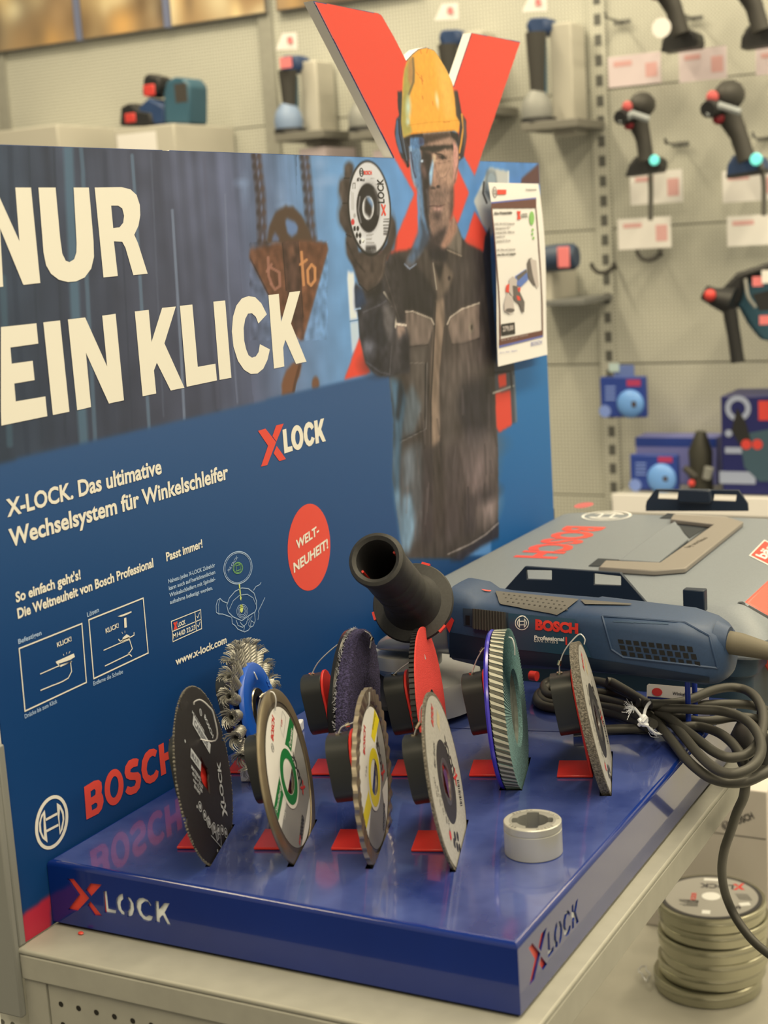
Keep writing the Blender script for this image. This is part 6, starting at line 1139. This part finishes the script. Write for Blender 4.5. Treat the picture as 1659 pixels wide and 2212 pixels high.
# ================================================================== tools and stock on the back wall
TBK = mat('tool_black', (66, 60, 48), .6); TDK = mat('tool_dark', (38, 36, 32), .5); TNV = mat('tool_navy', (44, 66, 92), .5); TTE = mat('tool_teal', (58, 92, 96), .5); TRD = mat('tool_red', (222, 66, 52), .5); TPK = mat('tool_pink_label', (246, 128, 112), .5); TGR = mat('tool_grey', (150, 142, 118), .5); CARD = mat('card_paper', (252, 234, 198), .6); CARDP = mat('card_pinkish', (242, 212, 186), .6); CYAN = mat('lamp_cyan', (120, 222, 200), .4, emit=(70, 150, 130)); HOOK = mat('hook_steel', (128, 120, 98), .4, metal=.5); PLI = mat('plinth_beige', (206, 190, 152), .6)
def pb(mb, x0, y0, x1, y1, yf, d, mi=0): a, b = on_y(x0, y0, yf), on_y(x1, y1, yf); return mb.box(min(a[0], b[0]), max(a[0], b[0]), yf, yf + d, min(a[2], b[2]), max(a[2], b[2]), mi=mi)
def pp(mb, P, yf, d, mi=0): return mb.prism([(q[0], q[2]) for q in (on_y(x, y, yf) for x, y in P)], Fr((0, yf, 0), (1, 0, 0), (0, 0, 1)), -d, 0, mi=mi)
WF = WY - .012                                   # front of the wall posts
# picture band above the left bays
pics = [((-2.7, -2.13), 'glowing picture panel of molten metal at the upper left of the wall', 0), ((-2.12, -1.97), 'narrow grey-blue strip', 9), ((-2.08, -1.66), 'picture panel with copper sparks left of the steel post', 1), ((-1.60, -1.31), 'dim copper picture panel right of the steel post behind the red cross', 2)]
zb = on_y(300, 68, WF - .02)[2]; zt = zb + .34
def warm(nm, x0, x1, label, seed):
    t = thing('picture_panel', label, 'picture', ((x0 + x1) / 2, WF - .02, zb), 'warm picture panels above the wall'); r2 = np.random.default_rng(seed)
    obj('frame', MB().box(x0, x1, WF - .012, WF + .02, zb, zt), mat('picture_frame', (116, 104, 84), .6), t, bevel=.002)
    nx_, nz_ = 90, 54; X, Zz = np.meshgrid(np.linspace(x0 + .004, x1 - .004, nx_), np.linspace(zb + .004, zt - .004, nz_)); c = np.zeros(X.shape + (3,)); c[:] = (176, 138, 88)
    for i in range(34):
        cx_, cz_, rx_, rz_ = r2.uniform(x0, x1), r2.uniform(zb, zt), r2.uniform(.015, .08), r2.uniform(.03, .12); k = np.exp(-((X - cx_) / rx_) ** 2 - ((Zz - cz_) / rz_) ** 2)[..., None]; q = np.array([(255, 232, 170), (250, 184, 96), (112, 86, 56), (190, 150, 98), (255, 216, 140), (140, 112, 74), (92, 74, 54)][i % 7], float); c = c * (1 - k * .75) + q * k * .75
    me = bpy.data.meshes.new('print'); loc = WM[t.name].translation; co = np.stack([X - loc.x, np.full(X.shape, WF - .0126) - loc.y, Zz - loc.z], -1).reshape(-1, 3); i = (np.arange(nz_ - 1)[:, None] * nx_ + np.arange(nx_ - 1)[None]).ravel(); me.from_pydata(co.tolist(), [], np.stack([i, i + 1, i + nx_ + 1, i + nx_], 1).tolist())
    at_ = me.color_attributes.new('Col', 'FLOAT_COLOR', 'POINT'); at_.data.foreach_set('color', np.concatenate([np.clip(s2l(c) / LIT, .002, .92).reshape(-1, 3), np.ones((len(co), 1))], 1).astype(np.float32).ravel()); me.materials.append(PRM); o = bpy.data.objects.new('print', me); COL.objects.link(o); o.parent = t
XB = [on_y(x, 60, WF - .02)[0] for x in (-40, 160, 172, 353, 366, 574, 596, 797, 808, 905)]
warm('a', XB[0], XB[1], 'picture panel with bright golden flames at the left edge of the wall', 3); warm('b', XB[2], XB[3], 'picture panel with copper flames, second from the left on the wall', 11); warm('c', XB[4], XB[5], 'dim copper picture panel directly left of the steel wall post', 5); warm('d', XB[6], XB[7], 'picture panel between the steel wall post and the red cross', 8); warm('e', XB[8], XB[9], 'copper picture panel mostly behind the red cross top', 21)
BARM = mat('divider_blue_grey', (122, 122, 130), .5)
for j, (i, lb) in enumerate(((1, 'blue-grey divider bar between the two leftmost wall pictures'), (3, 'blue-grey divider bar between the second and third wall pictures'), (7, 'blue-grey divider bar behind the top of the red cross'))): tag(obj('divider_bar', MB().box(XB[i] - .0, XB[i + 1], WF - .016, WF + .02, zb, zt), BARM), lb, 'bar', 'divider bars between wall pictures')
# bracket shelves on the left bay
def plinth(x0, y0, x1, y1, yf, label, side=None, grp='grey display shelves on the wall'):
    t = thing('display_shelf', label, 'shelf', on_y((x0 + x1) / 2, y1, yf), grp); a, b = on_y(x0, y0, yf), on_y(x1, y1, yf)
    obj('board', MB().box(a[0], b[0], yf, WF, min(a[2], b[2]), a[2]), PLI, t, bevel=.003)
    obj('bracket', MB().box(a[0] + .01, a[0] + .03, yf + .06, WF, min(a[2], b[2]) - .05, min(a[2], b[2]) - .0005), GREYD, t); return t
plinth(-60, 290, 130, 345, 2.74, 'grey display shelf at the left edge, just above the blue panel')
t = plinth(244, 281, 381, 345, 2.72, 'grey display shelf carrying the teal bench tool'); mb = MB(); pb(mb, 252, 292, 340, 330, 2.7185, .001); obj('price_card', mb, CARD, t, smooth=0)
t = thing('bench_tool', 'teal and black power tool with red switch standing on the grey wall shelf', 'power tool', on_y(330, 272, 2.80)); yf = 2.80
mb = MB(); pp(mb, [(355, 268), (352, 200), (358, 176), (375, 166), (398, 168), (410, 184), (410, 268)], yf, .09); obj('motor_block', mb, TTE, t, bevel=.012)
mb = MB(); pb(mb, 376, 182, 404, 220, yf - .0905, .004); obj('vent_panel', mb, mat('vent_brown', (70, 62, 50), .7), t)
mb = MB(); pp(mb, [(285, 262), (300, 230), (320, 210), (356, 230), (356, 268), (300, 270)], yf + .005, .07); obj('body', mb, TNV, t, bevel=.008)
mb = MB(); pp(mb, [(305, 206), (308, 170), (316, 158), (345, 166), (345, 196), (325, 212)], yf + .01, .06); obj('grip', mb, TDK, t, bevel=.008)
mb = MB(); pp(mb, [(258, 272), (260, 232), (280, 222), (300, 240), (325, 244), (330, 268), (315, 273)], yf, .08); obj('clamp', mb, TDK, t, bevel=.006)
mb = MB(); pb(mb, 308, 184, 334, 206, yf - .055, .006); obj('switch', mb, TRD, t, bevel=.003)
mb = MB(); pb(mb, 268, 246, 292, 264, yf - .085, .006); obj('knob', mb, TRD, t, bevel=.003)
# upright hand tools on narrow stands
def stand_tool(cx, ty, hy, bot, label, slabel, tlabel, base_grey, wid=30, lab=True, hd=None):
    yf = 2.90; q = on_y(cx, bot, yf); st_ = thing('tool_stand', slabel, 'stand', q, 'beige tool stands on the wall')
    mb = MB(); pb(mb, cx + wid * 1.0, ty + 62, cx + wid * 3.0, bot + 26, yf + .02, WF - yf - .02); obj('column', mb, PLI, st_, bevel=.004)
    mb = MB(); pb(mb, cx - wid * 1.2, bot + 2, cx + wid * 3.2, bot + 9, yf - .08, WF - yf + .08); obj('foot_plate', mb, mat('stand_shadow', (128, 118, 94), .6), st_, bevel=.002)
    t = thing('hand_tool', label, 'power tool', q, 'upright hand tools on the wall')
    mb = MB(); pp(mb, [(cx - wid * .9, hy + 4), (cx - wid * .7, hy - 14), (cx + wid * .9, hy - 16), (cx + wid * 1.05, hy + 8), (cx + wid * .8, hy + 24), (cx - wid * .7, hy + 24)], yf, .07); obj('head', mb, TNV, t, bevel=.012)
    mb = MB(); mb.tube([on_y(cx - 1, hy + 18, yf - .035), on_y(cx + 2, (hy + bot) / 2, yf - .035), on_y(cx + 4, bot - 38, yf - .035)], [.026, .020, .017], 16); obj('grip', mb, TBK, t)
    mb = MB(); mb.tube([on_y(cx + 14, hy + 30, yf - .02), on_y(cx + 16, bot - 50, yf - .02)], [.010, .010], 10); obj('inset', mb, TTE, t)
    c = on_y(cx + 2, bot - 22, yf - .035); mb = MB(); mb.lathe([(.0, .055), (.018, .052), (.034, .030), (.040, .006), (.038, -.014), (.0, -.016)], Fr(c, (1, 0, 0), (0, 1, 0)), 20); obj('base', mb, base_grey, t)
    mb = MB(); mb.lathe([(.0, .004), (.044, .002), (.046, -.010), (.0, -.012)], Fr(c - np.array([-.004, 0, .018]), (1, 0, 0), (0, 1, 0)), 20); obj('rim', mb, TDK, t)
    if lab: mb = MB(); pb(mb, cx - wid * .75, hy - 9, cx + wid * .35, hy + 11, yf - .074, .003); obj('label_patch', mb, TPK, t)
    tg = thing('price_tag', tlabel, 'price tag', on_y(cx, ty + 30, yf - .05), 'cream price tags on the wall'); mb = MB(); pp(mb, [(cx - wid * 1.1, ty + 36), (cx - wid * .5, ty), (cx + wid * .75, ty - 2), (cx + wid * .8, ty + 34)], yf - .05, .004); obj('tag_card', mb, CARD, tg); mb = MB(); pb(mb, cx - 2, ty + 8, cx + 10, ty + 20, yf - .0545, .0004); obj('tag_print', mb, TPK, tg)
stand_tool(622, 72, 134, 288, 'dark hand tool with a pink label standing right of the steel wall post', 'beige stand holding the pink-labelled tool right of the steel post', 'cream price tag above the pink-labelled hand tool', mat('base_blue_grey', (138, 150, 156), .5), 24)
stand_tool(782, 60, 130, 284, 'hand tool hidden mostly behind the left arm of the red cross', 'beige stand partly hidden behind the left arm of the red cross', 'cream price tag hidden behind the left arm of the red cross', TGR, 24, False)
stand_tool(968, 8, 78, 236, 'hand tool with navy head between the arms of the red cross', 'beige stand between the arms of the red cross', 'cream price tag between the arms of the red cross', TGR, 27, False)
stand_tool(1158, -10, 52, 264, 'hand tool with navy head right of the red cross', 'beige stand right of the red cross', 'cream price tag above the tool right of the red cross', TGR, 28, False)
for x0, y0, x1, y1, lb in ((646, 322, 704, 350, 'pale card peeping over the panel left of the red cross'), (806, 326, 842, 360, 'pale card peeping over the panel beside the red cross edge')):
    mb = MB(); pb(mb, x0, y0, x1, y1, 2.86, WY - 2.86); tag(obj('shelf_card', mb, CARDP), lb, 'price card', 'pale price cards on the wall')
# right bay: price cards, hooks, drills
cards = [((1313, 124, 1428, 178), 'pinkish price card below the top left drill'), ((1466, 110, 1570, 168), 'pinkish price card below the top drill, right of another card'), ((1632, 106, 1720, 154), 'pinkish price card at the right edge below the top right drill'), ((1360, 374, 1475, 436), 'cream price card behind the strap of the drill with the left cyan lamp'), ((1560, 370, 1690, 430), 'cream price card behind the strap of the drill with the right cyan lamp'), ((1334, 474, 1450, 534), 'cream price card lower in the column under the left cyan-lamp drill'), ((1570, 468, 1700, 526), 'cream price card lower in the column at the right edge')]
for (x0, y0, x1, y1), lb in cards:
    t = thing('price_card', lb, 'price card', on_y((x0 + x1) / 2, y1, 2.95), 'price cards among the hanging drills'); mb = MB(); pb(mb, x0, y0, x1, y1, 2.95, .003); obj('card', mb, CARDP if y0 < 200 else CARD, t); mb = MB(); pb(mb, x0 + 12, y0 + 10, x0 + (x1 - x0) * .45, y0 + 17, 2.9495, .0004); obj('card_text', mb, mat('card_pink_print', (240, 176, 150), .6), t, smooth=0); mb = MB(); pb(mb, x1 - 34, y0 + 12, x1 - 8, y1 - 14, 2.9495, .0004); obj('holder_arm', MB().tube([on_y((x0 + x1) / 2, y0 + 14, 2.953), on_y((x0 + x1) / 2, y0 + 14, 2.953) + np.array([0, WY - 2.954, 0])], .003, 8), HOOK, t); obj('card_price', mb, mat('card_pink_print', (240, 176, 150), .6), t, smooth=0)
def hook(x, y, L, lb, up=.012):
    a = on_y(x, y, WF - .001); mb = MB(); mb.tube([a, a + np.array([0, -L, 0]), a + np.array([0, -L - .006, up])], .0032, 8); mb.box(a[0] - .022, a[0] + .022, WF - .004, WF - .001, a[2] - .006, a[2] + .006); tag(obj('peg_hook', mb, HOOK), lb, 'hook', 'steel peg hooks on the wall')
hook(1344, 48, .12, 'steel peg hook left of the top drill'); hook(1500, 40, .16, 'steel peg hook behind the top drill'); hook(1470, 312, .12, 'steel peg hook between the two cyan-lamp drills'); hook(1655, 300, .12, 'steel peg hook at the right edge beside the right cyan-lamp drill')
def fork(x, y, lb):
    t = on_y(x, y, 2.93); mb = MB(); r_ = .030; mb.tube(spline([t + np.array([r_ * math.cos(a), -.01, r_ * math.sin(a) * .9]) for a in np.linspace(math.pi, 2 * math.pi, 9)], 3), .0055, 8); mb.tube([t + np.array([0, -.01, -r_ * .9]), t + np.array([0, WF - 2.931, -r_ * .9 + .01])], .006, 8); tag(obj('fork_hook', mb, TBK), lb, 'hook', 'empty dark fork hooks on the wall')
fork(1305, 566, 'empty dark fork hook on the slotted post'); fork(1404, 538, 'empty dark fork hook under the lower cream price card')
def drill(cx, cy, k, lb, lamp=True, blue=False, cable=None, lean=0, round_tag=None):
    yf = 2.80; P = lambda x, y: (cx + (x) * k + lean * y * k, cy + y * k); t = thing('cordless_drill', lb, 'power tool', on_y(*P(5, 130), yf), 'cordless drills hanging on the wall')
    c = on_y(*P(0, 0), yf); r_ = 27 * k * 3.55 / 3255
    obj('motor_cap', MB().ball(c, r_, seg=20, sc=(1, 1.5, 1)), TBK, t)
    a, b = on_y(*P(-26, 20), yf - .02), on_y(*P(2, 2), yf); obj('nose', MB().tube([a + np.array([-.01, -.05, -.01]), a, b], [r_ * .55, r_ * .85, r_ * .95], 18), TDK, t)
    a = on_y(*P(-33, 4), yf - .055); obj('collar', MB().ball(a, r_ * .44, seg=12, sc=(1, .6, 1)), mat('collar_red', (206, 86, 74), .6), t)
    a, b, c2_ = on_y(*P(-48, 38), yf - .06), on_y(*P(-22, 20), yf - .055), on_y(*P(14, 32), yf - .05); obj('band', MB().tube([a, b, c2_], [.010, .009, .008], 8), mat('band_grey', (164, 160, 140), .5), t)
    a, b, d = on_y(*P(-10, 36), yf), on_y(*P(2, 75), yf), on_y(*P(8, 122), yf); obj('handle', MB().tube([a, b, d], [r_ * .85, r_ * .62, r_ * .62], 16), TBK, t)
    a = on_y(*P(-30, 44), yf - .03); obj('trigger', MB().ball(a, r_ * .42, seg=10), mat('trigger_dark_red', (150, 34, 40), .5), t)
    mb = MB(); pp(mb, [P(-32, 132), (P(-18, 112)), P(14, 108), P(36, 118), P(36, 140), P(-38, 152)], yf + .03, .07); bb = obj('battery', mb, TNV if blue else TDK, t, bevel=.006)
    mb = MB(); pp(mb, [P(-38, 150), P(36, 138), P(33, 146), P(-36, 156)], yf + .02, .06); obj('battery_foot', mb, TDK, t)
    if lamp: c = on_y(*P(25, 120), yf - .046); obj('lamp', MB().lathe([(.0, .002), (.010 * k, .002), (.0125 * k, -.002)], Fr(c, (1, 0, 0), (0, 0, 1), (0, -1, 0)), 18), CYAN, bb)
    if cable:
        pts = [on_y(x, y, yf + .02 + .05 * i / len(cable)) for i, (x, y) in enumerate(cable)]; obj('security_strap', MB().tube(spline(pts, 5), .0062, 8), mat('strap_grey', (112, 104, 84), .5), t)
    if round_tag: c = on_y(*round_tag, yf - .06); obj('round_tag', MB().lathe([(.0, .001), (.0225, .001), (.0225, -.001), (.0, -.001)], Fr(c, (1, 0, 0), (0, 0, 1), (0, -1, 0)), 20), CARD, t)
drill(1388, 226, 1.0, 'dark cordless drill with cyan lamp, left one of the second row', True, False, [(1405, 378), (1406, 420), (1405, 475)])
drill(1576, 205, 1.16, 'cordless drill with blue battery and cyan lamp at the right edge', True, True, [(1640, 345), (1650, 390), (1650, 465)], .20)
drill(1440, -62, 1.12, 'dark cordless drill with round cream tag, top of the right bay', False, False, None, .17, (1429, 60))
drill(1612, -72, 1.14, 'dark cordless drill cut off at the top right corner', False, False, None, .17)
# hammer drill at the right edge
t = thing('hammer_drill', 'large teal rotary hammer drill with red tip at the right edge of the wall', 'power tool', on_y(1620, 790, 2.78)); yf = 2.80
mb = MB(); pp(mb, [(1556, 640), (1562, 618), (1600, 590), (1640, 574), (1730, 556), (1740, 700), (1680, 740), (1640, 735), (1612, 700), (1590, 660)], yf, .10); obj('body', mb, TTE, t, bevel=.012)
mb = MB(); pp(mb, [(1552, 645), (1556, 626), (1590, 590), (1660, 566), (1735, 548), (1735, 566), (1660, 586), (1606, 606), (1596, 650), (1580, 672), (1564, 668)], yf - .03, .09); obj('top_guard', mb, TDK, t, bevel=.008)
a, b = on_y(1522, 632, yf - .05), on_y(1556, 648, yf - .05); obj('chuck', MB().tube([a, a * .4 + b * .6, b + np.array([.03, 0, -.006])], [.018, .022, .034], 18), TDK, t); obj('tip', MB().ball(on_y(1534, 638, yf - .072), .0145, seg=12), TRD, t)
obj('front_handle', MB().tube([on_y(1576, 668, yf - .06), on_y(1588, 740, yf - .06), on_y(1594, 783, yf - .06)], [.017, .0155, .0165], 16), TDK, t)
mb = MB(); pp(mb, [(1625, 636), (1700, 618), (1700, 668), (1640, 672)], yf - .101, .004); obj('side_panel', mb, TDK, t); mb = MB(); pb(mb, 1640, 682, 1700, 700, yf - .106, .004); pb(mb, 1625, 598, 1648, 618, yf - .106, .004); obj('label_patch', mb, TPK, t); mb = MB(); pb(mb, 1645, 584, 1700, 610, yf - .109, .003); obj('price_label', mb, CARD, t); obj('cable', MB().tube(spline([on_y(1610, 602, yf - .11), on_y(1616, 640, yf - .115), on_y(1632, 664, yf - .11)], 5), .004, 8), TGR, t)
# hand tool lying on its stand beside the panel edge
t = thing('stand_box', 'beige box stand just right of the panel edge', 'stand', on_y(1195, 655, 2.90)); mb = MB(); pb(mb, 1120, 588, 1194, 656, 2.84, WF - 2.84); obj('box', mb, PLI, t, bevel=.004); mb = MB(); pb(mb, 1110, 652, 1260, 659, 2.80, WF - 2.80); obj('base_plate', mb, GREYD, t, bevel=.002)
t = thing('rolled_tool', 'dark navy barrel-shaped tool with red label on the beige box stand', 'power tool', on_y(1212, 588, 2.84)); a, b = on_y(1160, 560, 2.84), on_y(1246, 554, 2.84); obj('barrel', MB().tube([a, a * .5 + b * .5, b - (b - a) * .08, b], [.030, .034, .033, .026], 22), mat('tool_slate', (58, 70, 80), .5), t); mb = MB(); pb(mb, 1203, 534, 1230, 578, 2.8, .006); obj('label_patch', mb, TPK, t, bevel=.002)
# blister packs and boxes
PKB = mat('pack_blue', (44, 66, 128), .4); PKN = mat('pack_navy', (34, 36, 82), .4); PKL = mat('pack_light_blue', (120, 164, 206), .4); PKR = mat('pack_magenta', (190, 60, 88), .4); PKW = mat('pack_white', (200, 206, 206), .4); PBR = mat('pack_brown', (76, 60, 52), .5)
def pack(x0, y0, x1, y1, yf, lb, hang=True):
    t = thing('blister_pack', lb, 'pack', on_y((x0 + x1) / 2, y1, yf), 'blue blister packs on the wall'); W_, H_ = x1 - x0, y1 - y0; fx = lambda u: x0 + W_ * u; fy = lambda v: y0 + H_ * v
    mb = MB(); pb(mb, x0, y0, x1, y1, yf, .02); obj('card', mb, PKB, t, bevel=.003)
    mb = MB(); c = on_y(fx(.66), fy(.66), yf - .001); R_ = W_ * .36 * 3.6 / 3255; mb.ball(c, R_, seg=18, sc=(.9, .35, .9)); obj('bubble', mb, PKL, t)
    mb = MB(); pb(mb, fx(.58), fy(.60), fx(.78), fy(.74), yf - R_ * .36, .004); obj('part', mb, PBR, t)
    mb = MB(); pb(mb, fx(.58), fy(.06), fx(.88), fy(.22), yf - .001, .0006); obj('label_patch', mb, PKR, t, smooth=0)
    mb = MB(); c = on_y(fx(.12), fy(.84), yf - .001); mb.lathe([(.0, .001), (.016, .001)], Fr(c, (1, 0, 0), (0, 0, 1), (0, -1, 0)), 16); [pb(mb, fx(.12), fy(.22 + .1 * k), fx(.34), fy(.27 + .1 * k), yf - .0012, .0006) for k in range(4)]; obj('print', mb, mat('pack_print', (134, 150, 190), .4), t, smooth=0)
    if hang: mb = MB(); pb(mb, fx(.3), y0 - 26, fx(.74), y0 + 2, yf + .004, .003); obj('hang_tab', mb, mat('pack_tab', (108, 122, 160), .4), t); mb = MB(); pb(mb, fx(.2), y0 - 30, fx(.42), y0 - 12, yf, .003); obj('price_tab', mb, mat('tab_pale', (196, 206, 180), .5), t)
pack(1295, 815, 1396, 902, 2.88, 'blue blister pack hanging alone on the slotted post'); pack(1360, 982, 1465, 1060, 2.82, 'blue blister pack standing on the low shelf', False)
t = thing('low_shelf', 'pale low shelf with a cream price rail behind the tool case', 'shelf', on_y(1500, 1075, 2.76)); a = on_y(1322, 1054, 2.76); b = on_y(1322, 1078, 2.76); zt_ = on_y(1412, 1061, 2.82)[2] - .001
obj('board', MB().box(a[0], .9, 2.765, WF, zt_ - .02, zt_), GREY, t, bevel=.002); obj('price_rail', MB().box(a[0], .9, 2.755, 2.7648, zt_ - .045, zt_ + .004), CARD, t, bevel=.002)
t = thing('long_blue_box', 'long flat dark blue box at the back of the low shelf', 'box', on_y(1450, 965, 2.95)); mb = MB(); a, b = on_y(1372, 944, 2.92), on_y(1548, 966, 2.92); mb.box(a[0], b[0], 2.92, 3.0, zt_ + .0005, a[2]); obj('box', mb, mat('box_lilac_blue', (126, 122, 160), .5), t, bevel=.003); mb = MB(); pb(mb, 1372, 945, 1548, 966, 2.9192, .0006); obj('dark_band', mb, PKB, t, smooth=0)
t = thing('bagged_tool', 'black tool in a clear bag standing on the low shelf', 'tool', (on_y(1512, 1050, 2.84)[0], 2.84, zt_)); mb = MB(); mb.tube([on_y(1515, 1062, 2.84), on_y(1514, 1010, 2.84), on_y(1513, 975, 2.84), on_y(1514, 932, 2.84)], [.030, .028, .030, .012], 14); obj('body', mb, mat('tool_olive_black', (56, 52, 38), .5), t); mb = MB(); mb.tube([on_y(1505, 1030, 2.82), on_y(1478, 1010, 2.82)], [.012, .008], 10); mb2 = MB(); mb2.tube([on_y(1532, 1010, 2.80), on_y(1526, 1034, 2.80)], [.012, .010], 10); obj('lever', mb, TBK, t); obj('pale_part', mb2, TGR, t); obj('red_part', MB().ball(on_y(1494, 1044, 2.80), .009, seg=10), TRD, t)
t = thing('navy_box', 'large dark navy product box with red label at the right edge of the low shelf', 'box', (on_y(1620, 1050, 2.80)[0], 2.80, zt_)); yf = 2.80; mb = MB(); a, b = on_y(1556, 856, yf), on_y(1740, 1050, yf); mb.box(a[0], b[0], yf, yf + .16, zt_ + .0005, a[2]); obj('box', mb, PKN, t, bevel=.003)
mb = MB(); pb(mb, 1638, 866, 1700, 908, yf - .001, .0006); obj('red_label', mb, TRD, t, smooth=0)
mb = MB(); c = on_y(1594, 882, yf - .001); mb.prism(circ(0, 0, .031, n=28), Fr(c, (1, 0, 0), (0, 0, 1)), 0, 0, holes=[circ(0, 0, .018, n=24)]); obj('white_ring', mb, mat('print_dusty_white', (168, 168, 168), .4), t, smooth=0); mb = MB(); pb(mb, 1554, 1018, 1632, 1046, yf - .001, .0006); obj('white_strip', mb, mat('print_dusty_white', (168, 168, 168), .4), t, smooth=0); mb = MB(); mb.prism(circ(0, 0, .009, n=16), Fr(on_y(1574, 936, yf - .001), (1, 0, 0), (0, 0, 1)), 0, 0); pb(mb, 1566, 966, 1612, 980, yf - .001, .0006); obj('white_print', mb, mat('print_dusty_white', (168, 168, 168), .4), t, smooth=0)
mb = MB(); mb.prism([(q[0], q[2]) for q in (on_y(x, y, 0 + yf - .0015) for x, y in ((1592, 880), (1610, 910), (1625, 960), (1600, 965), (1580, 930)))], Fr((0, yf - .0015, 0), (1, 0, 0), (0, 0, 1)), 0, 0); obj('dark_picture', mb, TDK, t, smooth=0)
mb = MB(); mb.prism([(q[0], q[2]) for q in (on_y(x, y, yf - .0012) for x, y in ((1608, 1010), (1600, 960), (1620, 935), (1700, 920), (1700, 1040), (1640, 1040)))], Fr((0, yf - .0012, 0), (1, 0, 0), (0, 0, 1)), 0, 0, mi=0); [mb.prism(circ(0, 0, .0125, n=16), Fr(on_y(x, 960, yf - .002), (1, 0, 0), (0, 0, 1)), 0, 0, mi=1) for x in (1612, 1636)]; obj('tool_picture', mb, [mat('picture_teal', (66, 86, 88), .4), TRD], t, smooth=0)
# paper stock low at the left edge, behind the post
bn = at(8, 2140, 1.55); t = thing('leaflet_bin', 'bright bin of white leaflets with red edges low at the left edge behind the post', 'bin', (bn[0], bn[1], ZF))
LW = mat('leaflet_white', (255, 244, 220), .6); LRE = mat('leaflet_red_line', (236, 150, 140), .6); bt = bn[2] - .10
obj('bin', MB().box(bn[0] - .22, bn[0] + .10, bn[1] - .16, bn[1] + .22, ZF + .0005, bt), mat('bin_pale', (226, 214, 184), .5), t, bevel=.004)
for i in range(7):
    g = Fr((bn[0] - .16 + i * .034, bn[1] - .10 + .02 * i, bt + .0006), (.92, .38, 0), (-.25, .12, 1)); lf = obj('leaflet', MB().box(0, .15, 0, .10 + .012 * (i % 3), -.0015, .0015, g), LW, t); mb = MB(); [mb.box(.0, .15, .02 + k * .03, .0225 + k * .03, .0016, .0018, g) for k in range(3)]; obj('red_rule', mb, LRE, lf)
